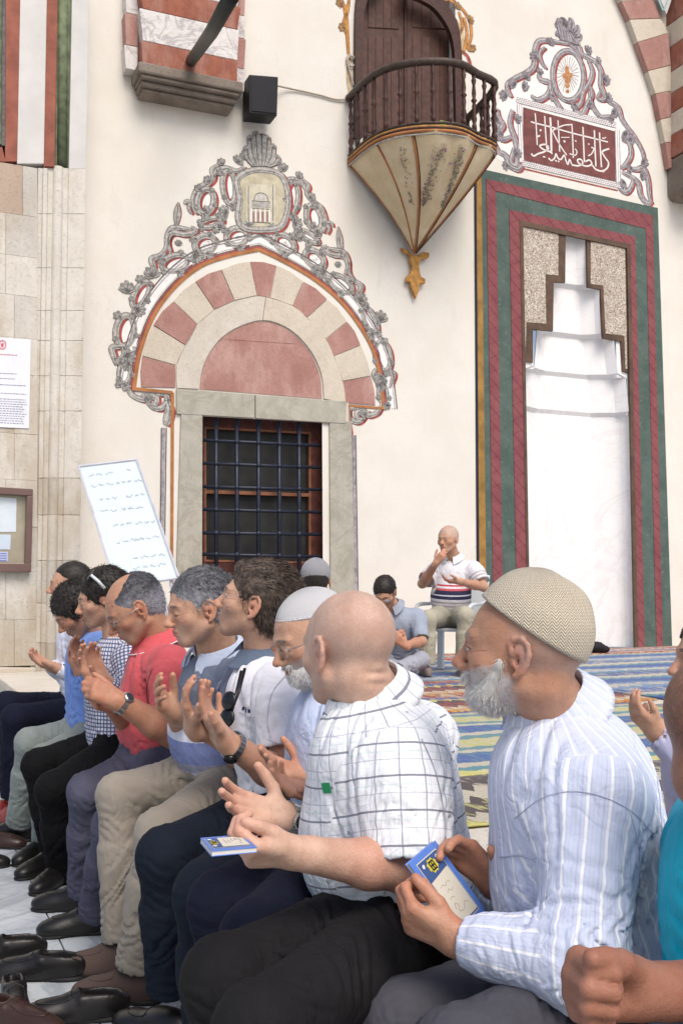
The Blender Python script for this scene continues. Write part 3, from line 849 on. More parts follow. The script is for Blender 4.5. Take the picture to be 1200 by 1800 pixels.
    for wt in P.get('watch', ()):
        sd = wt['arm']; a = [x for x in arms if x[0] == sd][0]; u = nrm(a[3] - a[2]); c0 = a[3] - u * wt.get('back', .02); b = MB()
        fd = nrm(np.array(wt['face'], float) - u * (np.array(wt['face'], float) @ u)); sdv = np.cross(u, fd); rw = wt.get('r', .031)
        N_ = 22
        for i in range(N_):
            an = 2 * math.pi * (i + .5) / N_; c1 = c0 + (fd * math.cos(an) + sdv * math.sin(an) * 1.0) * rw
            e = -fd * math.sin(an) + sdv * math.cos(an); nn = fd * math.cos(an) + sdv * math.sin(an)
            b.box(Vector(c1), Vector(e * (math.pi * rw / N_ * .9)), Vector(u * .009), Vector(nn * .0018))
        wo_ = b.build('wristwatch', wt.get('mat') or simple('watch_steel', (.5, .5, .48), rough=.25, metal=.9), root)
        b = MB(); b.lathe(Vector(c0 + fd * rw * .96), [(.017, 0), (.0185, .003), (.0185, .007), (.016, .009)], 20, fd); b.build('watch_case', wt.get('case') or simple('watch_steel', (.5, .5, .48), rough=.25, metal=.9), wo_)
        b = MB(); b.lathe(Vector(c0 + fd * (rw * .96 + .0092)), [(.0145, 0), (.0143, .0008)], 20, fd); b.build('dial', simple('watch_dial', (.03, .03, .035), rough=.2, coat=.5), wo_)
    return root
_gm = []
def glass_mat():
    if _gm: return _gm[0]
    m = bpy.data.materials.new('clear_lens'); m.use_nodes = True; nt = m.node_tree; nt.nodes.clear()
    o = nt.nodes.new('ShaderNodeOutputMaterial'); mx = nt.nodes.new('ShaderNodeMixShader'); t = nt.nodes.new('ShaderNodeBsdfTransparent'); g = nt.nodes.new('ShaderNodeBsdfGlossy'); f = nt.nodes.new('ShaderNodeFresnel')
    g.inputs['Roughness'].default_value = .03; f.inputs['IOR'].default_value = 1.5; nt.links.new(f.outputs[0], mx.inputs[0]); nt.links.new(t.outputs[0], mx.inputs[1]); nt.links.new(g.outputs[0], mx.inputs[2]); nt.links.new(mx.outputs[0], o.inputs[0])
    _gm.append(m); return m
# ================================================================ the men
def shl(c, yaw, w=.185, drop=0.03):
    y = math.radians(yaw); l = Vector((math.sin(y), -math.cos(y), 0)) * w
    return (c + l - Vector((0, 0, drop)), c - l - Vector((0, 0, drop)))
def leg(sd, knee, ankle, toe): return (sd, knee, ankle, toe)
# ---- cloth materials; cuv = (round, along, limb)
def wrinkle(m, p, s=1.0):
    a = m.noise(m.map(p, (1, 1, .6), (.4, .3, .2)), 9 * s, 3, .5, 1.4); b = m.noise(m.map(p, (.6, 1.2, 1), (.2, .9, .5)), 17 * s, 3, .5, 1.0)
    return (a - .5).abs().ss(.0, .16) * 1.0 + (b - .5).abs().ss(.0, .14) * .45 + m.noise(p, 45, 3, .6) * .35
def plain(name, c, var=.07, rough=.85, bump=.30, weave=900, s=.75):
    m = Mat(name, rough, .12, sheen=.12 if sum(c) > .3 else .0); p = m.pos(); n = m.noise(p, 9, 4, .6)
    m.color(m.mix(n.ss(.3, .7), tuple(x * (1 - var) for x in c), tuple(min(1, x * (1 + var)) for x in c)))
    m.bump(wrinkle(m, p, s) + m.noise(p, weave, 2) * .12, bump, .007); return m.m
def checks(name, base, lines, rough=.85):
    """lines: (axis 0/1, period, offset, width, colour, strength)"""
    m = Mat(name, rough, .2, sheen=.1); p = m.pos(); u, v, k = m.sep(m.attr('cuv')); n = m.noise(p, 7, 3)
    cc = m.mix(n.ss(.3, .7), tuple(x * .94 for x in base), base)
    wob = (m.noise(p, 30, 2) - .5) * .002
    for ax, per, off, wd, c, st in lines:
        t = ((u, v)[ax] + (off + 10 * per) + wob) / per; f = (t.fract() - .5).abs() * per
        cc = m.mix(f.ss(wd * .5 + .0006, wd * .5 - .0006) * st, cc, c)
    m.color(cc); m.bump(wrinkle(m, p), .36, .007); return m.m
def bands(name, stops, rough=.85, axis=1, lo=-.1, hi=.65):
    m = Mat(name, rough, .2, sheen=.1); p = m.pos(); uv = m.sep(m.attr('cuv')); v = (uv[axis] - lo) / (hi - lo)
    m.color(m.ramp(v, [((a - lo) / (hi - lo), c) for a, c in stops], 'CONSTANT')); m.bump(wrinkle(m, p), .36, .007); return m.m
WHITE = (.72, .73, .76)
m_check = checks('window_pane_check_cotton', (.80, .82, .86), [(0, .036, 0, .0022, (.25, .27, .33), .8), (0, .012, .004, .0012, (.55, .62, .66), .5), (1, .062, 0, .0034, (.035, .04, .07), .95), (1, .031, .0155, .0018, (.35, .38, .45), .7), (1, .062, .046, .0028, (.45, .62, .58), .45)])
m_stripe = checks('blue_striped_cotton', (.60, .65, .80), [(0, .026, 0, .0042, (.88, .89, .91), .9), (0, .026, .0065, .0012, (.38, .42, .60), .6), (0, .0052, .002, .0014, (.50, .55, .73), .6)])
m_small = checks('small_check_cotton', (.62, .64, .72), [(0, .016, 0, .0062, (.06, .07, .17), .85), (1, .016, 0, .0062, (.06, .07, .17), .85)])
m_lblue = checks('pale_blue_cotton', (.52, .60, .80), [(0, .009, 0, .003, (.62, .69, .86), .6)])
m_red = plain('coral_red_pique', (.56, .10, .115)); m_wpolo = plain('white_pique', (.80, .80, .85)); m_blue = plain('bright_blue_cotton', (.16, .27, .62))
m_wshirt = plain('white_cotton', (.66, .69, .80)); m_turq = plain('turquoise_jersey', (.0, .42, .56)); m_gshirt = plain('blue_grey_cotton', (.30, .34, .42))
_b = [(-.2, (.16, .18, .25)), (-.02, (.20, .22, .30)), (.035, (.17, .20, .38)), (.09, (.60, .62, .74)), (.17, (.30, .31, .40)), (.20, (.20, .24, .46)), (.275, (.66, .68, .78)), (.315, (.10, .12, .17)), (.36, (.22, .25, .33)), (.385, (.12, .14, .19)), (.43, (.16, .19, .26))]
m_band = bands('banded_blue_white_knit', _b, hi=.7, lo=-.25)
_c = [(-.25, (.70, .70, .76))]
for q in range(7): _c += [(.02 + q * .034, (.42, .36, .34)), (.034 + q * .034, (.66, .66, .72))]
_c += [(.26, (.03, .03, .07)), (.29, (.6, .6, .68)), (.30, (.03, .03, .07)), (.34, (.55, .1, .12)), (.355, (.7, .7, .74)), (.375, (.5, .05, .08)), (.39, (.72, .72, .76))]
m_p12 = bands('striped_knit', _c, hi=.7, lo=-.25)
t_dark = plain('charcoal_twill', (.013, .0125, .014)); t_navy = plain('dark_navy_wool', (.008, .010, .022)); t_slate = plain('slate_navy_wool', (.009, .013, .022))
t_khaki = plain('stone_khaki_twill', (.27, .24, .20)); t_purp = plain('grey_violet_wool', (.085, .085, .125)); t_black = plain('black_twill', (.006, .006, .007))
t_green = plain('grey_green_twill', (.20, .23, .22)); t_grey = plain('grey_wool', (.07, .07, .085)); t_lgrey = plain('pale_grey_cotton', (.32, .33, .38)); t_beige = plain('pale_beige_twill', (.40, .38, .30))
leather = simple('black_leather', (.009, .008, .008), rough=.38, spec=.4, bump=.2, bscale=120); suede = simple('brown_suede', (.085, .058, .050), rough=.95, bump=.4, bscale=300)
brownl = simple('dark_brown_leather', (.035, .015, .010), rough=.35, spec=.5, bump=.2, bscale=120); redl = simple('red_leather', (.25, .015, .012), rough=.5)
SKA, SKB, SKC, SKD = (.51, .30, .205), (.45, .245, .16), (.57, .37, .28), (.30, .15, .10)
G = 'men sitting in a row on the platform edge'
def hat_knit(name, c1, c2):
    m = Mat(name, .9, .15, sheen=.2); u, v, k = m.sep(m.attr('cuv')); p = m.pos()
    zig = ((u * 120 + (v * 170 + ((u * 120).fract() - .5).abs() * 2.2))).fract(); z2 = ((u * 130).fract() - .5).abs() * 2
    tex = ((v * 210 + ((u * 75).fract() - .5).abs() * 3).fract() - .5).abs() * 2
    h = m.noise(p, 700, 2)
    m.color(m.mix(tex.ss(.2, .75), c1, c2)); m.bump(tex + h * .4, .8, .0025); return m.m
k_beige = hat_knit('beige_crochet', (.42, .35, .26), (.74, .67, .54)); k_white = hat_knit('white_knit', (.60, .60, .62), (.78, .78, .79)); k_grey = hat_knit('grey_knit', (.26, .26, .29), (.40, .40, .43))
beard_white = hairmat((.52, .51, .50), (.84, .83, .81)); white_hair = hairmat((.50, .49, .50), (.72, .71, .72)); dark_hair = hairmat((.010, .008, .007), (.030, .024, .020)); brown_hair = hairmat((.022, .015, .011), (.11, .078, .060))
grey_hair = hairmat((.022, .022, .026), (.08, .08, .09), (.22, .22, .25)); salt_hair = hairmat((.045, .045, .05), (.13, .13, .145), (.26, .27, .30))
SH = 1.0
people = []
# man in the crocheted cap, nearest whole figure
c = at(1050, 1342, 1.92); s_ = shl(c, -16, .195)
people.append(dict(label='white-bearded man in a beige crocheted skullcap and blue striped shirt, booklet in hand', group=G, h=.0035, hc=.005,
    pelvis=at(1092, 1700, 1.88), neck=at(976, 1256, 1.90), sh=s_, head=at(916, 1142, 1.84), hs=1.03, look=(-19, -2, 0),
    armL=(at(1020, 1695, 1.62), at(802, 1652, 1.72)), handL=dict(to=at(700, 1602, 1.73), n=(.15, .75, .55), curl=(.95, 1.0, 1.05, 1.1), thumb=.2, topp=.5, sc=1.0),
    armR=(at(905, 1590, 2.12), at(868, 1548, 1.93)), handR=dict(to=at(790, 1478, 1.90), n=(-.45, -.75, -.2), curl=.5, thumb=.75, sc=1.02),
    skin=skin('skin_tanned_bearded', SKB, open_eye=True, brow=(.3, .29, .29), brow_amt=.6, beard=.9, beard_c=(.5, .49, .49), scalp=.35, scalp_c=(.35, .33, .33), scalp_rear=1), face=dict(ear=1.02, wide=1.0, neckw=1.10),
    beard=dict(mat=beard_white, t=-.003, down=-.004, n=15000, len=.012, w=.0006, fw=.15, jit=.2), cap=dict(mat=k_beige, t=.009, z0=.050, slope=.62, slack=.030, tall=.016),
    bulk=1.14, belly=.03, shirt=dict(mat=m_stripe, sleeve='long', loose=1.15, hem=-.22, cuff=.0, gap=.020, collar=dict(stand=.034, fold=.054, point=.03)),
    legs=[leg('L', atz(800, 1860, .50), atz(700, 2100, .08), atz(600, 2110, 0)), leg('R', at(700, 1800, 1.78), atz(620, 1990, .08), None)], trouser_mat=t_grey, shoe_mat=leather))
# bald man in check shirt
c = at(722, 1296, 2.19); s_ = shl(c, -10, .185)
people.append(dict(label='bald man in a white check shirt seen from behind, flat booklet in his near hand', group=G, h=.0035, hc=.005,
    pelvis=at(732, 1605, 2.16), neck=at(652, 1236, 2.18), sh=s_, head=at(609, 1140, 2.15), hs=1.01, look=(-48, 4, 0),
    armL=(at(712, 1528, 1.95), at(520, 1500, 1.84)), handL=dict(to=at(400, 1500, 1.78), n=(0, .72, .68), curl=(.9, .95, 1.0, 1.05), thumb=.12, topp=.4, sc=1.03, fat=1.1),
    armR=(at(625, 1480, 2.36), at(500, 1437, 2.20)), handR=dict(to=at(372, 1410, 2.10), n=(-.05, -.85, .5), curl=(.18, .2, .25, .3), spread=7, thumb=1.0, topp=.1, sc=1.06),
    watch=[dict(arm='R', face=(-.2, -.9, .3), back=.010, r=.034)],
    skin=skin('skin_fair_bald', SKC, scalp=.32, scalp_c=(.30, .25, .24), beard=.3, beard_c=(.3, .25, .24)), face=dict(ear=1.05, wide=1.04, neckw=1.22, nape=((-.050, .045), (-.072, .04))),
    bulk=1.13, belly=.04, shirt=dict(mat=m_check, sleeve='short', len=.93, sr=(.084, .090), hem=-.08, gap=.022, collar=dict(stand=.034, fold=.054, point=.03)),
    legs=[leg('R', at(392, 1722, 1.80), at(420, 1990, 1.80), None), leg('L', at(455, 1815, 1.60), at(450, 2120, 1.6), None)], trouser_mat=t_dark, shoe_mat=leather, legw=1.06))
# white skullcap and spectacles
c = at(612, 1240, 2.80); s_ = shl(c, 8, .185)
people.append(dict(label='grey-bearded man in a white knitted skullcap and spectacles looking down at his joined hands', group=G, h=.004, hc=.006,
    pelvis=at(625, 1455, 2.78), neck=at(588, 1212, 2.78), sh=s_, head=at(545, 1118, 2.68), hs=1.0, look=(24, 22, 0),
    armL=(at(655, 1440, 2.50), at(566, 1402, 2.44)), handL=dict(to=at(470, 1372, 2.40), n=(.1, -.25, .9), curl=.35, thumb=.7, sc=.98),
    armR=(at(610, 1410, 2.95), at(540, 1366, 2.66)), handR=dict(to=at(455, 1338, 2.58), n=(.1, -.55, .75), curl=.2, thumb=.8, sc=.98),
    skin=skin('skin_tan_spectacled', SKA, brow=(.12, .11, .11), beard=.75, beard_c=(.42, .42, .43)), face=dict(),
    beard=dict(mat=beard_white, t=.001, down=.0, n=6000, len=.010, w=.0007, jit=.2), cap=dict(mat=k_white, t=.004, z0=.052, slope=.22, slack=.006), glasses=True,
    bulk=1.0, belly=.02, shirt=dict(mat=m_lblue, sleeve='long', hem=-.1, gap=.016, cuff=.0, collar=dict()),
    legs=[leg('R', at(388, 1590, 2.25), at(415, 1890, 2.25), None), leg('L', at(450, 1650, 2.02), at(470, 1980, 2.05), None)], trouser_mat=t_navy, shoe_mat=leather, legw=1.05))
# white polo
c = at(490, 1187, 3.12); s_ = shl(c, 4, .18)
people.append(dict(label='brown-haired man in a white polo gazing upward, black watch on his raised arm', group=G, h=.004, hc=.006,
    pelvis=at(505, 1425, 3.10), neck=at(462, 1157, 3.12), sh=s_, head=at(449, 1060, 3.06), hs=1.02, look=(-4, -14, 0),
    armL=(at(508, 1378, 2.86), at(396, 1302, 2.70)), handL=dict(to=at(335, 1203, 2.66), n=(.75, -.15, .6), curl=.26, spread=1, thumb=.45, topp=.2, sc=1.02),
    armR=(at(440, 1340, 3.22), at(385, 1292, 3.02)), handR=dict(to=at(340, 1212, 2.98), n=(.6, -.3, .6), curl=.2, thumb=.5),
    watch=[dict(arm='L', face=(-.55, -.8, .0), back=.03, r=.037, case=simple('watch_black', (.02, .02, .022), rough=.25, metal=.6))],
    skin=skin('skin_light_stubble', (.50, .30, .21), open_eye=True, brow=(.04, .025, .02), beard=.35, beard_c=(.16, .11, .09)), face=dict(jaw=1.0),
    hair=dict(mat=brown_hair, t=.008, top=2.2, wave=.003, n=14000, len=.016, lift=.16, back=1, jit=.18, line=.052, nape=-.075, add=[(0, .045, .090, .052, .040, .026)]),
    bulk=.98, shirt=dict(mat=m_wpolo, sleeve='short', len=.62, sr=(.072, .076), hem=-.08, gap=.014, collar=dict(mat=plain('grey_blue_rib', (.13, .17, .24)), stand=.030, point=.0, fold=.045)),
    legs=[leg('R', at(290, 1505, 2.66), at(300, 1740, 2.75), atz(215, 1810, 0)), leg('L', at(362, 1570, 2.36), at(372, 1850, 2.4), atz(280, 1930, 0))], trouser_mat=t_slate, shoe_mat=leather, legw=1.08))
# banded polo
c = at(396, 1175, 3.46); s_ = shl(c, 30, .18)
people.append(dict(label='grey-haired man in a blue and white banded polo and khaki trousers, palms open', group=G, h=.004, hc=.0065,
    pelvis=at(408, 1362, 3.52), neck=at(384, 1153, 3.45), sh=s_, head=at(350, 1069, 3.36), hs=1.03, look=(24, 12, 0),
    armL=(at(428, 1305, 3.16), at(340, 1278, 3.00)), handL=dict(to=at(308, 1184, 2.92), n=(.55, -.1, .7), curl=.34, spread=1, thumb=.45),
    armR=(at(338, 1305, 3.60), at(304, 1252, 3.28)), handR=dict(to=at(244, 1186, 3.12), n=(.35, -.75, .55), curl=(.28, .32, .38, .42), spread=2, thumb=.6, sc=1.08),
    skin=skin('skin_ruddy', SKA, brow=(.08, .07, .07), beard=.15, beard_c=(.3, .28, .28)), face=dict(wide=1.05, jaw=1.12, neckw=1.15, nose=1.1),
    hair=dict(mat=salt_hair, t=.007, top=1.7, n=9000, len=.014, w=.0014, line=.060, nape=-.058),
    bulk=1.0, belly=.045, shirt=dict(mat=m_band, sleeve='short', len=.80, sr=(.072, .074), hem=.02, gap=.014, collar=dict(mat=plain('light_blue_rib', (.52, .60, .76)), point=.03)),
    shoel=.235, legs=[leg('R', at(208, 1398, 3.34), at(214, 1655, 3.30), atz(160, 1712, 0)), leg('L', at(280, 1466, 3.00), at(240, 1700, 3.06), atz(195, 1760, 0))], trouser_mat=t_khaki, shoe_mat=suede, legw=1.04))
# red polo
c = at(292, 1150, 3.92); s_ = shl(c, 14, .185)
people.append(dict(label='balding man in a coral red polo shirt and spectacles bowing his head, steel watch', group=G, h=.0045, hc=.007,
    pelvis=at(292, 1328, 3.95), neck=at(278, 1128, 3.92), sh=s_, head=at(234, 1070, 3.84), hs=1.04, look=(22, 34, 0),
    armL=(at(306, 1292, 3.62), at(206, 1232, 3.50)), handL=dict(to=at(150, 1202, 3.46), n=(.1, .75, -.45), curl=(.8, .9, 1, 1.1), thumb=.3, sc=1.05, fat=1.15), armw=1.15,
    armR=(at(246, 1290, 4.0), at(196, 1240, 3.68)), handR=dict(to=at(148, 1228, 3.58), n=(.2, -.6, .6), curl=.7, thumb=.5, sc=1.05),
    watch=[dict(arm='L', face=(-.3, -.6, .7), back=.02, r=.037)],
    skin=skin('skin_brown_bald', SKB, brow=(.08, .07, .07), beard=.3, beard_c=(.15, .12, .12)), face=dict(wide=1.02, neckw=1.12, ear=1.05),
    hair=dict(mat=grey_hair, t=.005, top=.8, n=6000, len=.009, w=.0014, line=.05, nape=-.052, cut=[(0, .035, .105, .064, .095, .070)]), glasses=True,
    bulk=.99, belly=.035, shirt=dict(mat=m_red, sleeve='short', len=.78, sr=(.076, .078), hem=.0, gap=.014, collar=dict(point=.01, trim=simple('white_piping', (.7, .7, .72)))),
    shoel=.24, legs=[leg('R', at(152, 1392, 3.72), at(148, 1568, 3.92), atz(80, 1600, 0)), leg('L', at(198, 1452, 3.42), at(168, 1605, 3.66), atz(108, 1645, 0))], trouser_mat=t_purp, shoe_mat=leather))
# small check shirt
c = at(215, 1142, 4.55); s_ = shl(c, 25, .18)
people.append(dict(label='dark-haired man in a small navy check shirt with white sunglasses pushed up on his head', group=G, h=.0055, hc=.008,
    pelvis=at(205, 1310, 4.56), neck=at(205, 1120, 4.55), sh=s_, head=at(180, 1053, 4.5), hs=1.03, look=(14, 14, 0),
    armL=(at(236, 1250, 4.28), at(184, 1198, 4.15)), handL=dict(to=at(150, 1136, 4.1), n=(.55, -.5, .5), curl=.28, thumb=.5, sc=1.08),
    armR=(at(190, 1240, 4.6), at(165, 1198, 4.38)), handR=dict(to=at(132, 1138, 4.3), n=(.5, -.6, .4), curl=.2, thumb=.5, sc=1.08),
    skin=skin('skin_tan_young', SKA, brow=(.02, .015, .012), beard=.4, beard_c=(.06, .045, .04)), face=dict(),
    hair=dict(mat=dark_hair, t=.012, top=1.6, n=5000, len=.018, w=.002, lift=.35, wave=.004, line=.052, nape=-.07),
    shirt=dict(mat=m_small, sleeve='long', hem=-.14, gap=.014, collar=dict()),
    legs=[leg('R', at(66, 1345, 4.42), at(100, 1512, 4.5), atz(65, 1538, 0)), leg('L', at(92, 1388, 4.12), at(112, 1545, 4.3), atz(72, 1570, 0))], trouser_mat=t_black, shoe_mat=leather))
# blue shirt, bowed
c = at(172, 1128, 5.05); s_ = shl(c, 25, .175)
people.append(dict(label='black-haired man in a bright blue shirt with his face bowed close to his raised hands', group=G, h=.006, hc=.009,
    pelvis=at(165, 1288, 5.05), neck=at(165, 1108, 5.03), sh=s_, head=at(133, 1074, 4.95), hs=1.03, look=(24, 40, 0),
    armL=(at(178, 1215, 4.85), at(152, 1178, 4.70)), handL=dict(to=at(124, 1124, 4.66), n=(.6, -.5, .4), curl=.3, thumb=.5, sc=1.05),
    armR=(at(150, 1215, 5.1), at(140, 1180, 4.9)), handR=dict(to=at(116, 1128, 4.86), n=(.6, -.5, .4), curl=.3, thumb=.5),
    skin=skin('skin_tan_bowed', SKB, brow=(.02, .015, .012), beard=.5, beard_c=(.05, .04, .035)), face=dict(),
    hair=dict(mat=dark_hair, t=.014, top=1.5, n=5000, len=.020, w=.002, wave=.005, lift=.5, line=.050, nape=-.06),
    shirt=dict(mat=m_blue, sleeve='long', hem=-.1, gap=.014, collar=dict()),
    legs=[leg('R', at(52, 1305, 4.85), at(36, 1448, 5.0), atz(-12, 1478, 0)), leg('L', at(78, 1335, 4.55), at(84, 1496, 4.72), atz(35, 1522, 0))], trouser_mat=t_green, shoe_mat=leather, hemr=.068))
# far end, white shirt
c = at(142, 1098, 5.82); s_ = shl(c, 18, .175)
people.append(dict(label='bearded man with cropped hair in a white shirt, farthest in the row', group=G, h=.0065, hc=.010,
    pelvis=at(150, 1245, 5.82), neck=at(140, 1077, 5.82), sh=s_, head=at(122, 1028, 5.76), hs=1.05, look=(8, 4, 0),
    armL=(at(158, 1196, 5.60), at(96, 1174, 5.46)), handL=dict(to=at(60, 1158, 5.40), n=(.1, -.4, .8), curl=.3, thumb=.5, sc=1.05),
    armR=(at(120, 1190, 6.0), at(90, 1172, 5.7)), handR=dict(to=at(58, 1164, 5.6), n=(.1, -.4, .8), curl=.3, thumb=.5),
    skin=skin('skin_tan_cropped', SKA, open_eye=True, brow=(.02, .015, .012), beard=.75, beard_c=(.03, .025, .022), scalp=.45, scalp_c=(.08, .07, .065), scalp_rear=1), face=dict(nose=1.15),
    hair=dict(mat=dark_hair, t=.002, top=3.0, n=2500, len=.008, w=.002, line=.05, nape=.022, wave=.001),
    shirt=dict(mat=m_wshirt, sleeve='long', hem=-.1, gap=.014, collar=dict()),
    legs=[leg('R', at(12, 1238, 5.5), at(8, 1392, 5.45), atz(-45, 1405, 0)), leg('L', at(26, 1262, 5.2), at(22, 1400, 5.3), atz(-22, 1428, 0))], trouser_mat=t_navy, shoe_mat=redl))
# turquoise shirt, cut by the frame
c = at(1375, 1480, 1.52); s_ = shl(c, 10, .19)
people.append(dict(label='man in a turquoise T-shirt at the right edge of the picture, fist clenched', group=G, h=.004, hc=.007,
    pelvis=at(1372, 1840, 1.5), neck=at(1350, 1440, 1.52), sh=s_, head=at(1305, 1300, 1.47), hs=1.04, look=(-165, 14, 0),
    armL=(at(1450, 1800, 1.30), at(1400, 1850, 1.15)), handL=dict(to=at(1300, 1850, 1.1), n=(0, 0, 1), curl=.5),
    armR=(at(1380, 1745, 1.42), at(1128, 1742, 1.29)), handR=dict(to=at(975, 1728, 1.24), n=(.15, -1, .05), curl=(1.38, 1.38, 1.38, 1.38), spread=1, thumb=.1, topp=.5, sc=1.2, fat=1.12), armw=1.05,
    skin=skin('skin_dark_brown', SKD, scalp=.5, scalp_c=(.05, .03, .025), beard=.3), face=dict(neckw=1.15, wide=1.03),
    shirt=dict(mat=m_turq, sleeve='short', len=.88, sr=(.080, .084), hem=-.1, gap=.016),
    legs=[leg('R', at(1080, 1990, 1.42), at(1060, 2400, 1.4), None), leg('L', at(1150, 2050, 1.2), at(1130, 2500, 1.2), None)], trouser_mat=t_grey, shoe_mat=leather))
# a man behind, only his hand shows
c = at(1275, 1285, 2.50); s_ = shl(c, 5, .18)
people.append(dict(label='man hidden behind the bearded man, only one raised hand with lilac cuff showing', h=.006, hc=.009,
    pelvis=at(1290, 1500, 2.5), neck=at(1268, 1262, 2.5), sh=s_, head=at(1262, 1160, 2.46), hs=1.0, look=(0, 0, 0),
    armL=(at(1290, 1400, 2.3), at(1152, 1282, 2.35)), handL=dict(to=at(1108, 1246, 2.32), n=(.5, .5, .6), curl=.6, thumb=.3, sc=.72),
    armR=(at(1260, 1400, 2.75), at(1200, 1330, 2.6)), handR=dict(to=at(1150, 1290, 2.6), n=(.3, .3, .8), curl=.3),
    skin=skin('skin_tan_behind', SKA, beard=.2), face=dict(), hair=dict(mat=dark_hair, n=0),
    shirt=dict(mat=plain('lilac_cotton', (.48, .48, .66)), sleeve='long', hem=-.1, collar=dict()),
    legs=[leg('R', at(1150, 1560, 2.5), at(1150, 1840, 2.5), None), leg('L', at(1180, 1590, 2.3), at(1180, 1900, 2.3), None)], trouser_mat=t_grey, shoe_mat=leather))
# grey cap by the window
c = at(556, 1088, 6.3); s_ = shl(c, -90, .18)
people.append(dict(label='man in a grey knitted skullcap with his back turned, before the barred window', h=.008, hc=.012,
    pelvis=at(556, 1205, 6.35), neck=at(556, 1070, 6.3), sh=s_, head=at(555, 1020, 6.25), hs=1.05, look=(-90, 5, 0),
    armL=(at(520, 1150, 6.3), at(535, 1190, 6.6)), handL=dict(to=at(550, 1195, 6.7), n=(0, 0, 1), curl=.3),
    armR=(at(592, 1150, 6.3), at(575, 1190, 6.6)), handR=dict(to=at(562, 1195, 6.7), n=(0, 0, 1), curl=.3),
    skin=skin('skin_tan_back', SKA), face=dict(), hair=dict(mat=dark_hair, n=0, t=.006, nape=-.075), cap=dict(mat=k_grey, t=.012, z0=-.002, slope=.10),
    shirt=dict(mat=plain('dull_grey_cotton', (.2, .2, .22)), sleeve='long', hem=-.1, collar=dict()),
    legs=[leg('R', at(590, 1206, 6.75), at(588, 1218, 6.3), None), leg('L', at(522, 1206, 6.75), at(524, 1218, 6.3), None)], trouser_mat=t_dark, shoe_mat=leather, floor=PLAT))
# cross-legged man
c = at(698, 1078, 8.7); s_ = shl(c, 72, .18)
people.append(dict(label='dark-haired man in a blue-grey shirt sitting cross-legged on the carpet, hands together', h=.008, hc=.011,
    pelvis=at(703, 1160, 8.85), neck=at(690, 1068, 8.62), sh=s_, head=at(676, 1042, 8.5), hs=1.06, look=(70, 40, 0),
    armL=(at(741, 1128, 8.5), at(712, 1135, 8.25)), handL=dict(to=at(694, 1118, 8.2), n=(-.6, .3, .6), curl=.3, sc=1.1),
    armR=(at(666, 1125, 8.5), at(684, 1135, 8.3)), handR=dict(to=at(700, 1120, 8.22), n=(.6, .3, .6), curl=.3, sc=1.1),
    skin=skin('skin_tan_crosslegged', SKA, beard=.5), face=dict(), hair=dict(mat=dark_hair, n=3000, t=.008, len=.014, w=.003, lift=.4), glasses=True,
    shirt=dict(mat=m_gshirt, sleeve='short', len=.9, hem=-.08, collar=dict(point=.02)),
    legs=[leg('L', at(740, 1160, 8.4), at(700, 1178, 8.15), atz(688, 1186, PLAT)), leg('R', at(660, 1160, 8.5), at(712, 1180, 8.2), atz(722, 1187, PLAT))], trouser_mat=t_lgrey, shoe_mat=plain('white_sock', (.5, .5, .52)), floor=PLAT))
# man on the plastic chair
c = at(800, 995, 9.40); s_ = shl(c, 62, .185)
people.append(dict(label='elderly man in a striped polo shirt on the white plastic chair, hand at his mouth', h=.008, hc=.011,
    pelvis=at(795, 1080, 9.45), neck=at(796, 983, 9.38), sh=s_, head=at(787, 948, 9.28), hs=1.06, look=(52, 6, 0),
    armR=(at(742, 1026, 9.30), at(766, 990, 9.05)), handR=dict(to=at(788, 962, 8.98), n=(.5, .6, .4), curl=.6, sc=1.05),
    armL=(at(850, 1032, 9.20), at(806, 1022, 8.98)), handL=dict(to=at(782, 1022, 8.95), n=(0, .3, .9), curl=.5, sc=1.05),
    skin=skin('skin_ruddy_elder', SKA, scalp=.4, scalp_c=(.45, .44, .43), brow=(.3, .28, .26)), face=dict(wide=1.04),
    bulk=1.05, belly=.05, shirt=dict(mat=m_p12, sleeve='short', len=.75, sr=(.075, .082), hem=-.1, collar=dict(mat=plain('white_rib', (.7, .7, .74)), point=.02)),
    legs=[leg('R', at(752, 1088, 8.95), at(750, 1168, 9.0), atz(738, 1186, PLAT)), leg('L', at(818, 1082, 8.9), at(814, 1166, 8.95), atz(806, 1187, PLAT))], trouser_mat=t_beige, shoe_mat=plain('grey_sock', (.22, .17, .16)), floor=PLAT, legw=1.15, hemr=.075))
# ================================================================ setting
def pxp(pts, off=0.0): return [W(x, y, off) for x, y in pts]
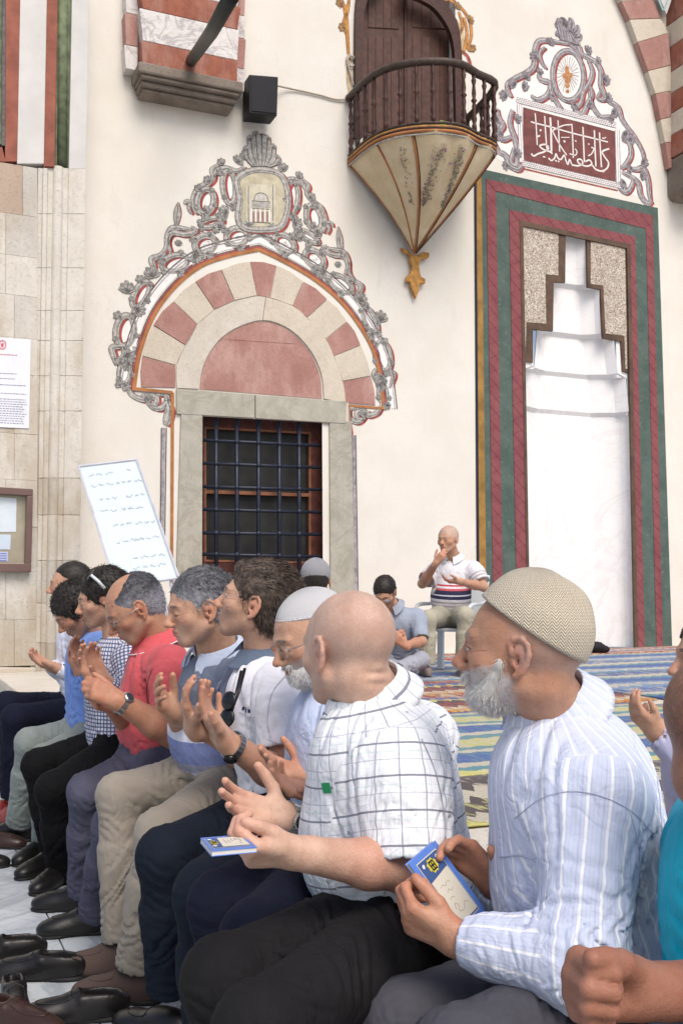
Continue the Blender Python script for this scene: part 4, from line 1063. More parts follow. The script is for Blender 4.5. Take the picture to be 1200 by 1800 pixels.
# ---- materials
def plaster():
    m = Mat('cream_plaster', .9, .15); p = m.pos(); n = m.noise(p, 1.3, 5, .6); n2 = m.noise(p, 14, 4, .65); n3 = m.noise(m.map(p, (1, 1, .35)), 3.5, 5, .7)
    c = m.mix(n.ss(.35, .65), (.70, .67, .605), (.745, .72, .665))
    c = m.mix(n3.ss(.54, .78) * .40, c, (.60, .56, .50)); c = m.mix(((m.noise(p, 2.6, 6, .7, .6) - .5).abs().ss(.006, .0)) * n.ss(.5, .62) * .35, c, (.45, .42, .38)); c = m.mix(n2.ss(.6, .85) * .3, c, (.80, .77, .72)); m.color(c)
    m.bump(m.noise(p, 6, 6, .7) + m.noise(p, 70, 3, .6) * .15, .35, .012); return m.m
def stone(name, c1, c2, c3=None, sc=1.0, pit=.5, spec=.25):
    m = Mat(name, .85, spec); p = m.pos(); n = m.noise(p, 2.2 * sc, 6, .65, .4); n2 = m.noise(p, 22 * sc, 4, .7); n3 = m.noise(p, 60 * sc, 3, .6)
    c = m.mix(n.ss(.3, .7), c1, c2)
    if c3: c = m.mix(m.noise(m.map(p, (1, 1, .4)), 1.6 * sc, 5, .7).ss(.44, .66), c, c3)
    c = m.mix(n2.ss(.5, .75) * .55, c, tuple(x * .68 for x in c1)); c = m.mix(n3.ss(.62, .70) * .5, c, tuple(x * .5 for x in c1)); m.color(c)
    m.bump(n2 * .6 + n3 * .5 - n3.ss(.64, .72) * pit * 1.5, .6, .012); return m.m
def veined(name, c1, c2, vc, sc=1.0, rough=.35, spec=.4):
    m = Mat(name, rough, spec); p = m.pos(); n = m.noise(m.map(p, (1, .5, 1)), 1.6 * sc, 6, .6, 1.2); n2 = m.noise(p, 5 * sc, 5, .65, .8)
    v = (n - .5).abs().ss(.035, .0); c = m.mix(n2.ss(.3, .7), c1, c2); c = m.mix(v * .55, c, vc)
    v2 = (m.noise(m.map(p, (.6, 1, 1), (0, 0, .7)), 3.1 * sc, 6, .6, 1.5) - .5).abs().ss(.02, .0); m.color(m.mix(v2 * .35, c, vc)); m.bump(n2, .08, .003)
    m.rough(m.noise(p, 9, 3).ss(.2, .8) * .25 + rough); return m.m
M_PL = plaster()
M_ST = stone('portal_limestone', (.58, .55, .49), (.67, .64, .58), (.50, .44, .36)); M_ST2 = stone('portal_limestone_grey', (.50, .475, .43), (.60, .57, .51), (.42, .36, .28)); M_STP = stone('buff_stone', (.42, .33, .26), (.48, .38, .30))
M_PINK = stone('pink_breccia', (.34, .175, .15), (.43, .245, .215), (.50, .32, .28), 1.4); M_CRM = stone('cream_voussoir', (.55, .49, .40), (.63, .57, .48), None, 1.4); M_RING = stone('pale_arch_stone', (.56, .51, .44), (.64, .60, .53), None, 1.2)
M_JAMB = veined('green_grey_marble', (.34, .33, .27), (.44, .42, .36), (.30, .28, .23), 1.0, .5); M_MRB = veined('floor_marble', (.42, .46, .50), (.56, .60, .63), (.26, .30, .33), 1.0, .38)
M_CORB = stone('weathered_stone', (.17, .14, .115), (.26, .22, .185), None, 1.5)
M_PRED = simple('painted_red', (.28, .10, .07), .2, .8); M_PGRN = simple('painted_green', (.14, .17, .10), .35, .8, 9); M_PWHT = simple('painted_white', (.60, .59, .575), .07, .85, 3); M_ORG = simple('ochre_line', (.38, .165, .065), .2, .8)
M_GRY = simple('mural_grey', (.36, .35, .33), .35, .85, 25); M_DRK = simple('mural_outline', (.13, .12, .12), .3, .85, 30); M_MRED = simple('mural_red', (.33, .075, .065), .3, .85, 12); M_MWH = simple('mural_white', (.80, .78, .76), .05, .9); M_LITE = simple('mural_highlight', (.50, .48, .45), .2, .85, 25); M_LIL = simple('mural_lilac', (.32, .29, .32), .35, .85, 18)
# ---- floor: marble slabs, each one a piece
gr = MB(); gr.poly([(-60, -20, -.02), (60, -20, -.02), (60, 60, -.02), (-60, 60, -.02)]); ground = tag(gr.build('ground', M_ST2), kind='structure')
FO = atz(90, 1620, 0); FD = -WN; FR = WU          # joints run with the walls
floor = empty('floor', (FO.x, FO.y, 0)); tag(floor, kind='structure')
sw, sl = 1.05, 1.55
smesh = MB(); smesh.aabb((0, 0, -.03), (sw - .006, sl - .006, 0)); sm_o = None
for i in range(-7, 3):
    for j in range(-3, 7):
        if sm_o is None: sm_o = smesh.build('marble_slab', M_MRB, None); o = sm_o
        else: o = sm_o.copy(); col.objects.link(o)
        o.location = FO + FR * (i * sw) + FD * (j * sl + (.5 * sl if i % 2 else 0)); o.rotation_euler = (random.uniform(-.0008, .0008), random.uniform(-.0008, .0008), WA)
        setparent(o, floor)
# ---- platform
E0 = (Vector(people[4]['pelvis']) - Vector((0, 0, 0))); E0 = Vector((E0.x, E0.y, 0)) - WU * .17 - WN * 0
def fl(a, b, z=0.0): p = E0 + WU * a + FD * b; return Vector((p.x, p.y, z))
db = (W0 - E0).dot(FD)
pm = MB(); pm.prism([fl(.03, -6, 0), fl(16, -6, 0), fl(16, db - .003, 0), fl(.03, db - .003, 0)], (0, 0, PLAT - .06)); platform = tag(pm.build('platform', M_ST), kind='structure')
k = 0; b0 = -4.5
while b0 < db:
    L = random.uniform(1.1, 1.6); e = min(b0 + L - .006, db - .005)
    m = MB(); m.prism([fl(0, b0, PLAT - .06), fl(.55, b0, PLAT - .06), fl(.55, e, PLAT - .06), fl(0, e, PLAT - .06)], (0, 0, .06)); m.build('edge_slab', M_RING, platform, bevel=.008)
    m = MB(); m.prism([fl(.006, b0 + .003, 0), fl(.03, b0 + .003, 0), fl(.03, e, 0), fl(.006, e, 0)], (0, 0, PLAT - .062)); m.build('riser_slab', M_ST2, platform); b0 += L
for i in range(16):
    for j in range(-4, 11):
        a0 = .556 + i * .9; b1 = min((j + 1) * .9 - .006, db - .005)
        if b1 <= j * .9: continue
        m = MB(); m.prism([fl(a0, j * .9, PLAT - .06), fl(a0 + .894, j * .9, PLAT - .06), fl(a0 + .894, b1, PLAT - .06), fl(a0, b1, PLAT - .06)], (0, 0, .058)); m.build('paving_slab', M_RING, platform)
# ---- main wall with openings
WT = 10.5
s_ = lambda px, py: W2(px, py)
HOLE_W = [(346, 731), (566, 743), (567.5, 1046), (345, 1043)]
P5 = [(930, 1150), (917, 398), (1099, 437), (1113, 1147)]
HOLE_D = [(632, 240), (632, -60), (800, -60), (800, 240)]
outer = [S3(-9, PLAT - .5), S3(14, PLAT - .5), S3(14, WT), S3(-9, WT)]
nich = pxp(P5); nich[0].z = PLAT - .5 + .01; nich[3].z = PLAT - .5 + .01
# keep the niche jambs plumb enough: they follow the photograph's edges
loops = [[Vector(v) for v in outer], pxp(HOLE_W), nich, pxp(HOLE_D)]
loops2 = [[Vector(((v - W0).dot(WU), v.z, 0)) for v in lp] for lp in loops]
tri = mgeo.tessellate_polygon(loops2); flat = [v for lp in loops for v in lp]
fs = []
for t in tri:
    q = (flat[t[1]] - flat[t[0]]).cross(flat[t[2]] - flat[t[0]]); fs.append(t if q.dot(WN) > 0 else (t[0], t[2], t[1]))
wall = mesh_obj('wall', flat, fs, M_PL); tag(wall, 'tall cream plaster wall of the mosque porch behind the seated men', 'wall')
def reveal(m, px, depth):
    a = pxp(px); n = len(a)
    for i in range(n): m.poly([a[i], a[(i + 1) % n], a[(i + 1) % n] - WN * depth, a[i] - WN * depth])
rv = MB(); reveal(rv, HOLE_D, .22); rv.build('door_reveal', M_PL, wall)
# ---- window with striped arch
win = empty('window', tuple(S3(*W2(457, 1043)))); tag(win, 'barred window under a pointed arch of alternating pink and cream stones', 'window')
def slab(name, px, mat, parent, o0=.0, o1=.02, bev=.004):
    m = MB(); m.prism(pxp(px, o0), WN * (o1 - o0)); return m.build(name, mat, parent, bevel=bev)
slab('lintel', [(309, 684), (446, 694.5), (446, 735.5), (309, 728)], M_JAMB, win, 0, .035); slab('lintel', [(447.5, 694.7), (607, 706), (605, 745), (447.5, 736)], M_JAMB, win, 0, .037)
slab('jamb', [(309, 729), (346, 731), (345, 1045), (300, 1045)], M_JAMB, win, -.2, .03); slab('jamb', [(566, 744), (604, 746), (610, 1048), (567.5, 1048)], M_JAMB, win, -.2, .03)
slab('sill', [(296, 1046), (614, 1049), (615, 1066), (295, 1062)], M_JAMB, win, -.25, .06)
slab('edge_strip', [(605, 708), (611, 708.5), (618, 1048), (611, 1048)], M_RING, win, 0, .02, 0)
Vo = [(248, 681), (250, 626), (269, 572), (304, 530), (343, 495), (388, 474), (439, 460), (486, 467), (532, 495), (574, 526), (609, 565), (633, 607), (651, 661), (659, 713)]
Vi = [(308, 682), (308, 642), (325, 607), (346, 570), (376, 544), (411, 528), (451, 519), (474, 523), (514, 537), (539, 558), (572, 596), (586, 626), (602, 670), (607, 709)]
for i in range(13):
    a, b, c, d = Vo[i], Vo[i + 1], Vi[i + 1], Vi[i]
    sh = lambda p, q, t=.012: (p[0] + (q[0] - p[0]) * t, p[1] + (q[1] - p[1]) * t)
    mid = [((a[0] + b[0]) / 2 + (((a[0] + b[0]) / 2 - 457) * .012), (a[1] + b[1]) / 2 - (3 if 1 < i < 11 else 0))]
    pl = [sh(a, b), mid[0], sh(b, a), sh(c, d), sh(d, c)]
    slab('arch_stone', pl, M_PINK if i % 2 == 0 else M_CRM, win, 0, .010 + .004 * (i % 3), .003)
Ro = crom(Vi, 3); Ri = crom([(349, 684), (355, 645), (376, 607), (409, 579), (460, 563), (507, 579), (544, 617), (563, 659), (567, 701)], 4)
def ringpart(o_, i_, t0, t1, name, mat, o1):
    n0, n1 = len(o_), len(i_); A = [o_[round(t0 * (n0 - 1)) + k] for k in range(round(t1 * (n0 - 1)) - round(t0 * (n0 - 1)) + 1)]; B = [i_[round(t0 * (n1 - 1)) + k] for k in range(round(t1 * (n1 - 1)) - round(t0 * (n1 - 1)) + 1)]
    return slab(name, A + B[::-1], mat, win, 0, o1, 0)
sc_in = lambda P_, f: [(458 + (x - 458) * f, 690 + (y - 690) * f) for x, y in P_]
ringpart(sc_in(Ro, .985), Ri, 0, .5, 'ring_stone', M_RING, .022); ringpart([(x + .9, y) for x, y in sc_in(Ro, .985)], [(x + .9, y) for x, y in Ri], .5, 1, 'ring_stone', M_CRM, .026)
Ti = sc_in(Ri, .985)
up = [p for p in Ti if p[1] < 606]; 
slab('tympanum_stone', [p for p in Ti if p[1] >= 598 and p[0] < 458] + [p for p in Ti if p[1] < 598 and p[0] < 420][0:0] + [(381, 597), (524, 606)] + [p for p in Ti if p[1] >= 607 and p[0] > 458], M_PINK, win, 0, .008, 0)
slab('tympanum_back', Ti, M_PINK, win, 0, .005, 0)
slab('tympanum_stone', [(382, 595.5)] + [p for p in Ti if p[1] < 594 and p[0] < 458] + [p for p in Ti if p[1] < 603 and p[0] >= 458] + [(522, 604.5)], M_PINK, win, 0, .009, 0)
# wooden casement behind the bars
M_WD = simple('red_brown_wood', (.105, .034, .026), .25, .6, 14); M_WDL = simple('worn_orange_wood', (.26, .11, .06), .2, .7); M_PANE = Mat('dusty_pane', .55, .3)
_p = M_PANE.pos(); M_PANE.color(M_PANE.mix(M_PANE.noise(_p, 5, 4).ss(.3, .7), (.018, .019, .020), (.034, .034, .032))); M_PANE = M_PANE.m
slab('casement', [(340, 725), (575, 735), (575, 762), (340, 750)], M_WD, win, -.26, -.20, 0); slab('casement', [(340, 750), (357, 751), (357, 1056), (340, 1055)], M_WD, win, -.26, -.20, 0); slab('casement', [(543, 760), (575, 762), (575, 1056), (543, 1056)], M_WD, win, -.26, -.20, 0)
slab('casement', [(357, 988), (543, 992), (543, 1056), (357, 1056)], M_WD, win, -.26, -.20, 0); slab('casement', [(357, 862), (543, 868), (543, 874), (357, 868)], M_WDL, win, -.27, -.20, 0)
for q in ([(357, 751), (543, 760.5), (543, 764), (357, 754.5)], [(357, 984), (543, 987.5), (543, 991), (357, 987.5)], [(357, 754.5), (360, 754.6), (360, 984), (357, 984)], [(540, 764), (543, 764), (543, 988), (540, 988)]): slab('beading', q, M_WDL, win, -.25, -.193, 0)
slab('pane', [(357, 752), (543, 760), (543, 866), (357, 862)], M_PANE, win, -.29, -.275, 0); slab('pane', [(357, 868), (543, 873), (543, 990), (357, 986)], M_PANE, win, -.29, -.275, 0)
slab('casement', [(330, 700), (590, 720), (590, 1060), (330, 1060)], simple('dark_room', (.02, .018, .016)), win, -.40, -.36, 0)  # near-black sheet behind the panes: the unlit room's darkness put in as colour
M_IRON = simple('blue_black_iron', (.020, .026, .045), .2, .45, 30, spec=.5, metal=.3, bump=.3, bscale=80)
BX = [379.7, 416.0, 454.0, 490.6, 525.4]; BY = [(772.8, 782.9), (813.6, 821.5), (854.8, 860.5), (895.3, 900), (936.5, 939), (973.9, 978.6), (1013, 1016)]
for x in BX:
    m = MB(); m.tube([W(x, 735, -.07), W(x + .3, 1046, -.07)], .024, 8); m.build('bar', M_IRON, win, True)
for yl, yr in BY:
    m = MB(); m.tube([W(345, yl, -.07), W(568, yr + .5, -.07)], .019, 8); m.build('bar', M_IRON, win, True)
kn = None
for x in BX:
    for yl, yr in BY:
        p = W(x, yl + (yr - yl) * (x - 348) / 210, -.07)
        if kn is None:
            m = MB(); m.lathe((0, 0, 0), [(.012, -.034), (.029, -.022), (.036, 0), (.029, .022), (.012, .034)], 10, WN); kn = m.build('knob', M_IRON, None, True); o = kn
        else: o = kn.copy(); col.objects.link(o)
        o.location = p; setparent(o, win)
# ---- mural round the window: painted layers
mural = empty('mural', tuple(W(457, 560))); tag(mural, 'painted grey and red baroque scrollwork crowning the barred window arch', 'mural')
layers = {}
def lay(par, mat, off):
    key = (par.name, mat.name, off)
    if key not in layers: layers[key] = (MB(), par, mat)
    return layers[key][0]
def stroke(par, P2, wd, mat, off, closed=False, taper=0):
    """flat painted stroke; P2 in wall coordinates (s, z), wd in metres"""
    m = lay(par, mat, off); n = len(P2); b = len(m.v)
    for i in range(n):
        p0 = P2[(i - 1) % n] if closed else P2[max(i - 1, 0)]; p1 = P2[(i + 1) % n] if closed else P2[min(i + 1, n - 1)]
        tx, tz = p1[0] - p0[0], p1[1] - p0[1]; l = math.hypot(tx, tz) + 1e-9; nx, nz = -tz / l, tx / l
        t = i / max(1, n - 1); ww = wd * (1 - taper * abs(2 * t - 1) ** 2) if taper else wd
        if isinstance(wd, (list, tuple)): ww = wd[i]
        m.v.append(tuple(S3(P2[i][0] + nx * ww / 2, P2[i][1] + nz * ww / 2, off))); m.v.append(tuple(S3(P2[i][0] - nx * ww / 2, P2[i][1] - nz * ww / 2, off)))
    for i in range(n if closed else n - 1):
        j = (i + 1) % n; m.f.append((b + 2 * i, b + 2 * i + 1, b + 2 * j + 1, b + 2 * j))
def fill(par, P2, mat, off):
    m = lay(par, mat, off); m.poly([S3(a, b, off) for a, b in P2])
MPX = 11.5 / 1800 * 1.12      # metres per photo pixel on the wall near the window
def scroll(par, P2, w=9, closed=False, taper=.0, red=True, z0=0.0, grey=None, rs=(4.2, -1.8)):
    w = w * MPX * (1.0 if grey is None else 1.2); P2 = [tuple(p) for p in P2]
    if red: stroke(par, [(a + rs[0] * MPX, b + rs[1] * MPX * 1.0) for a, b in P2], w * 1.05, M_MRED, .003 + z0, closed, taper)
    stroke(par, P2, w + 1.5 * MPX, M_DRK, .0045 + z0, closed, taper); stroke(par, P2, w, grey or M_GRY, .006 + z0, closed, taper)
    stroke(par, [(a - .12 * w, b + .12 * w) for a, b in P2], w * .20, M_LITE, .0075 + z0, closed, taper)
    stroke(par, [(a + .16 * w, b - .14 * w) for a, b in P2], w * .07, M_DRK, .0075 + z0, closed, taper)
def ell_pts(c, rx, ry, rot=0, n=28, a0=0, a1=360):
    r = math.radians(rot); out = []
    for i in range(n):
        a = math.radians(a0 + (a1 - a0) * i / (n if a1 - a0 == 360 else n - 1)); x, y = rx * math.cos(a), ry * math.sin(a)
        out.append((c[0] + x * math.cos(r) - y * math.sin(r), c[1] + x * math.sin(r) + y * math.cos(r)))
    return out
def acanthus(par, c, size, ang, n=5, z0=.004, mat=None):
    """fan of small leaves, painted"""
    for i in range(n):
        a = ang + (i - (n - 1) / 2) * 30; l = size * (1 - .12 * abs(i - (n - 1) / 2)); r = math.radians(a); q = math.radians(a + 55)
        P = crom([c, (c[0] + math.cos(r) * l * .5, c[1] + math.sin(r) * l * .5), (c[0] + math.cos(r) * l * .9, c[1] + math.sin(r) * l * .9), (c[0] + math.cos(r) * l * .9 + math.cos(q) * l * .25, c[1] + math.sin(r) * l * .9 + math.sin(q) * l * .25)], 4)
        N = len(P); wd = [size * .34 * math.sin(math.pi * (.15 + .8 * k / (N - 1))) for k in range(N)]
        stroke(par, P, [x + 1.5 * MPX for x in wd], M_DRK, .0045 + z0); stroke(par, P, wd, mat or M_GRY, .006 + z0); stroke(par, P, [x * .18 for x in wd], M_DRK, .0075 + z0)
def sym(px, f=None):
    """left-hand points and their mirror about the window axis"""
    a = [W2(*p) for p in px]; return a, [(2 * SX - s, z) for s, z in a]
SX = W2(458, 560)[0]
Zt = lambda x, y: (180 + x / 3.6, 220 + y / 3.6)
def both_ring(c, rx, ry, rot, w, interior=True, face=False):
    for sgn in (1, -1):
        P = []
        for (x, y) in ell_pts((0, 0), rx, ry, rot): P.append(W2(*Zt(c[0] + x, c[1] + y)))
        if sgn < 0: P = [(2 * SX - s, z) for s, z in P]
        cs = sum(p[0] for p in P) / len(P); cz = sum(p[1] for p in P) / len(P)
        if interior: fill(mural, P, M_MWH, .002)
        stroke(mural, [(cs + (a - cs) * .86 - 1.2 * MPX, cz + (b - cz) * .86 + 1.2 * MPX) for a, b in P][2:20], 3.2 * MPX, M_MRED, .003)
        scroll(mural, P, w, True)
        for q in range(5):
            i_ = int((q + .3) / 5 * len(P)) % len(P); pp_ = P[i_]; acanthus(mural, pp_, (5 + 3 * (q % 2)) * MPX * 1.5, math.degrees(math.atan2(pp_[1] - cz, pp_[0] - cs)) + 40, 3, .004)
        if face:
            for q in range(7):
                a, b = random.uniform(-.3, .3) * rx / 3.6 * MPX, random.uniform(-.3, .3) * ry / 3.6 * MPX
                stroke(mural, crom([(cs + a, cz + b), (cs + a + 2 * MPX, cz + b + 1.2 * MPX), (cs + a + 4 * MPX, cz + b)], 3), .5 * MPX, M_GRY, .004)
for a in (((143, 1302), 58, 100, 8, 9, True, False), ((243, 1070), 42, 88, 28, 8, True, False), ((458, 872), 84, 50, -16, 8, True, False), ((648, 752), 66, 54, -12, 9, True, True), ((850, 705), 66, 54, -8, 9, True, True), ((140, 1565), 34, 68, 5, 7, True, False), ((650, 480), 52, 78, 10, 9, True, False), ((800, 390), 40, 105, -6, 8, True, False), ((690, 615), 70, 26, -14, 7, True, False)): both_ring(*a)
def both_scroll(pts, w, taper=.5, red=True, n=5):
    L, R_ = sym([Zt(*p) for p in pts])
    scroll(mural, crom(L, n), w, False, taper, red); scroll(mural, crom(R_, n), w, False, taper, red)
both_scroll([(430, 800), (410, 730), (440, 680), (520, 690), (590, 670), (560, 640)], 8); both_scroll([(350, 830), (400, 780), (410, 700), (440, 650), (500, 650), (560, 660)], 8)
both_scroll([(700, 330), (720, 290), (780, 270), (850, 290), (900, 260)], 8); both_scroll([(590, 560), (570, 480), (600, 400), (660, 370), (700, 330), (690, 280), (730, 250)], 8)
both_scroll([(150, 1640), (180, 1700), (250, 1735), (300, 1715), (340, 1730), (330, 1770), (290, 1765)], 9); both_scroll([(250, 1700), (310, 1780), (370, 1790), (410, 1740), (390, 1700), (350, 1710)], 8); both_scroll([(400, 1720), (420, 1800), (408, 1870), (398, 1900)], 13, .6)
both_scroll([(290, 960), (320, 900), (310, 850), (350, 830), (400, 810)], 9); both_scroll([(90, 1520), (70, 1460), (60, 1410), (110, 1400), (170, 1420)], 9); both_scroll([(560, 560), (545, 520), (560, 490), (530, 480), (520, 500)], 6)
both_scroll([(860, 620), (880, 560), (870, 470), (850, 400), (870, 320), (940, 290)], 10, .2, False)
both_scroll([(920, 730), (960, 700), (1000, 690), (1030, 700)], 10, .3); both_scroll([(190, 1500), (215, 1440), (190, 1400)], 7)
for (x, y, s0, an, n) in ((320, 960, 60, 110, 6), (160, 1060, 62, 95, 5), (215, 1165, 50, -10, 6), (150, 1445, 60, -60, 6), (575, 815, 62, -20, 6), (760, 250, 38, 120, 4), (850, 235, 46, 60, 5), (790, 555, 55, 170, 6), (680, 360, 40, 140, 5), (170, 1515, 45, 200, 5), (115, 1650, 30, 150, 4), (270, 1730, 40, 20, 5), (480, 760, 30, 90, 4), (735, 650, 46, 60, 5), (640, 540, 36, 30, 4), (930, 640, 42, 100, 5), (905, 215, 52, 80, 5)):
    for sg in (1, -1):
        p = W2(*Zt(x, y)); 
        if sg < 0: p = (2 * SX - p[0], p[1])
        acanthus(mural, p, s0 / 3.6 * MPX, an if sg > 0 else 180 - an, n)
def leafp(par, base, tip, wd, mat=None):
    a, b = W2(*base), W2(*tip); P = [(a[0] + (b[0] - a[0]) * t, a[1] + (b[1] - a[1]) * t) for t in np.linspace(0, 1, 10)]; ww = [wd * MPX * math.sin(math.pi * (.12 + .88 * t) ** 1.4) for t in np.linspace(0, 1, 10)]
    stroke(par, [(s + 2 * MPX, z) for s, z in P], ww, M_MRED, .003); stroke(par, P, [w_ + 1.6 * MPX for w_ in ww], M_DRK, .0045); stroke(par, P, ww, mat or M_GRY, .006); stroke(par, P, [w_ * .1 for w_ in ww], M_DRK, .0075)
leafp(mural, (309, 402), (313, 355), 11); leafp(mural, (600, 455), (594, 398), 11)
# crest plume at the top
for i, (dx, tx, ty, wd) in enumerate([(-10, 434, 262, 12), (-6, 440, 244, 12), (-2, 449, 236, 12), (3, 459, 236, 12), (7, 469, 243, 12), (11, 478, 258, 12), (14, 485, 276, 10)]):
    a, b = W2(457 + dx, 292), W2(tx, ty); mid = ((a[0] + b[0]) / 2 - .01 * (3 - i), (a[1] + b[1]) / 2); P = crom([a, mid, b, (b[0] + (i - 3) * 2.2 * MPX, b[1] - 4 * MPX)], 5)
    ww = [wd * MPX * math.sin(math.pi * (.12 + .8 * t)) for t in np.linspace(0, 1, len(P))]
    stroke(mural, [(s + 2.5 * MPX, z) for s, z in P], ww, M_MRED, .003); stroke(mural, P, [q + 1.6 * MPX for q in ww], M_DRK, .0125 + i * .0002); stroke(mural, P, ww, M_GRY, .0140 + i * .0002); stroke(mural, P, [q * .14 for q in ww], M_DRK, .0155 + i * .0002)
# cartouche with a little painted building
car = [W2(*p) for p in crom([(416, 318), (430, 304), (457, 298), (487, 304), (500, 320), (506, 350), (502, 380), (490, 400), (457, 404), (428, 400), (418, 382), (421, 350)], 4, True)]
fill(mural, car, simple('cartouche_ground', (.50, .46, .34), .2, .9, 6), .0095); scroll(mural, car, 9, True, 0, True, .006)
fill(mural, [W2(*p) for p in [(432, 322), (483, 326), (483, 392), (432, 390)]], simple('cartouche_sky', (.56, .53, .42), .15, .9, 8), .0105)
M_BL = simple('mural_stone_tint', (.34, .22, .20), .2, .9); fill(mural, [W2(*p) for p in ell_pts((458, 352), 14, 12, 0, 18, 180, 360)], M_LITE, .0115); fill(mural, [W2(*p) for p in [(442, 353), (474, 355), (474, 366), (442, 364)]], M_GRY, .0117)
for x in (441, 449, 457, 465, 473): stroke(mural, [W2(x, 366), W2(x, 390)], 2.2 * MPX, M_MWH, .0125)
for x in (445, 453, 461, 469): stroke(mural, [W2(x, 372), W2(x, 390)], 4 * MPX, M_BL, .0121)
for x, t in ((436, 330), (479, 328)): stroke(mural, [W2(x, t), W2(x, 388)], 2.0 * MPX, M_GRY, .0127); stroke(mural, [W2(x, t - 4), W2(x, 388)], .7 * MPX, M_DRK, .0131)
for pts in ([(442, 353), (474, 355)], [(442, 366), (474, 368)], [(446, 352), (449, 342), (458, 339), (467, 343), (471, 354)], [(444, 390), (474, 392)]): stroke(mural, crom([W2(*p) for p in pts], 4), 1.0 * MPX, M_DRK, .0133)
# arch bands and side colonnettes
OB = [(235, 682), (245, 621), (269, 556), (306, 505), (353, 467), (404, 449), (455, 438), (455, 438), (497, 458), (553, 491), (605, 537), (647, 598), (665, 649), (674, 716)]
ob = [W2(*p) for p in crom(OB[:7], 6)[:-1] + crom(OB[7:], 6)]
cx, cz = W2(458, 690)
def scaled(P, f): return [(cx + (s - cx) * f, cz + (z - cz) * f) for s, z in P]
stroke(mural, scaled(ob, 1.075), 13 * MPX, M_MWH, .0050); stroke(mural, scaled(ob, 1.115), 1.6 * MPX, M_DRK, .0088); stroke(mural, scaled(ob, 1.095), 1.3 * MPX, M_LIL, .0086)
stroke(mural, scaled(ob, 1.03), 1.8 * MPX, M_DRK, .0088); stroke(mural, scaled(ob, 1.0), 6.5 * MPX, M_ORG, .0090); stroke(mural, scaled(ob, 1.018), 2.6 * MPX, M_MRED, .0092)
for pts, w_, mt in (([(232, 683), (303, 690), (301, 1030)], 5, M_ORG), ([(232, 687), (300, 693)], 1.5, M_DRK), ([(677, 718), (612, 713), (618, 1045)], 4, M_ORG), ([(616, 722), (621, 1045)], 1.5, M_DRK), ([(292, 752), (289, 960)], 1.6, M_DRK), ([(287, 752), (284, 960)], 5, M_LIL), ([(283.5, 752), (281, 960)], 1.6, M_DRK), ([(621, 765), (625, 1040)], 5, M_LIL), ([(624.5, 765), (628.5, 1040)], 1.8, M_DRK), ([(618.5, 765), (622, 1040)], 1.2, M_DRK)):
    P = [W2(*p) for p in pts]; Q = []
    for i in range(len(P) - 1): stroke(mural, [P[i], P[i + 1]], w_ * MPX, mt, .0094 if mt is M_ORG else .010)
# ---- mihrab
mih = empty('mihrab', tuple(W(1020, 1142))); tag(mih, 'tall white prayer niche framed by green and red painted bands', 'prayer niche')
def bandmat(name, c, c2, fleck, rope=False):
    m = Mat(name, .8, .2); p = m.pos(); z = m.sep(p)[2]; n = m.noise(p, 5, 4, .6); col_ = m.mix(n.ss(.3, .7), c, c2)
    f = m.noise(p, 26, 3, .7).ss(.60, .68); col_ = m.mix(f * .35, col_, fleck)
    if rope:
        x = m.sep(m.map(p, (1, 1, 1), (0, 0, -WA)))[0]; r = ((z * 5.5 + x * 5.5).fract() - .5).abs().ss(.10, .02) * .5 + ((z * 5.5 - x * 2.5).fract() - .5).abs().ss(.06, .0) * .35
        col_ = m.mix(r, col_, fleck)
    m.color(col_); m.bump(n, .2, .004); return m.m
M_G = bandmat('green_band', (.070, .105, .093), (.100, .140, .124), (.28, .33, .30)); M_R = bandmat('crimson_band', (.21, .065, .075), (.26, .090, .098), (.10, .022, .03), True); M_GO = simple('gold_band', (.30, .17, .045), .25, .7); M_BR = simple('brown_trim', (.105, .065, .045), .25, .6); M_NAVY = simple('dark_line', (.018, .02, .035), .1)
PL_ = [[(855, 1150), (845, 297), (1154.5, 365.6), (1180, 1147)], [(867, 1150), (853, 315), (1145, 379), (1163, 1147)], [(884, 1150), (870, 336), (1133, 402), (1152, 1147)], [(908, 1150), (893, 369), (1114, 416), (1131, 1147)], [(926, 1150), (911, 388), (1105, 430), (1119, 1147)], P5]
for i, (mt, nm, th) in enumerate([(M_G, 'green_band', .012), (M_R, 'red_band', .020), (M_G, 'green_band', .014), (M_R, 'red_band', .022), (M_BR, 'inner_trim', .030)]):
    A, B = PL_[i], PL_[i + 1]
    for j in range(3):
        q = [A[j], A[j + 1], B[j + 1], B[j]]; m = MB(); pp = pxp(q)
        for v in pp: v.z = max(v.z, PLAT + .002)
        m.prism(pp, WN * (th + j * .0012)); m.build(nm, mt, mih)
for q, mt, th in (([(842, 1150), (836, 303), (845, 305), (855, 1150)], M_GO, .012), ([(838, 1150), (832.5, 302), (836, 303), (842, 1150)], M_NAVY, .016)):
    m = MB(); pp = pxp(q)
    for v in pp: v.z = max(v.z, PLAT + .002)
    m.prism(pp, WN * th); m.build('gold_edge' if mt is M_GO else 'dark_edge', mt, mih)
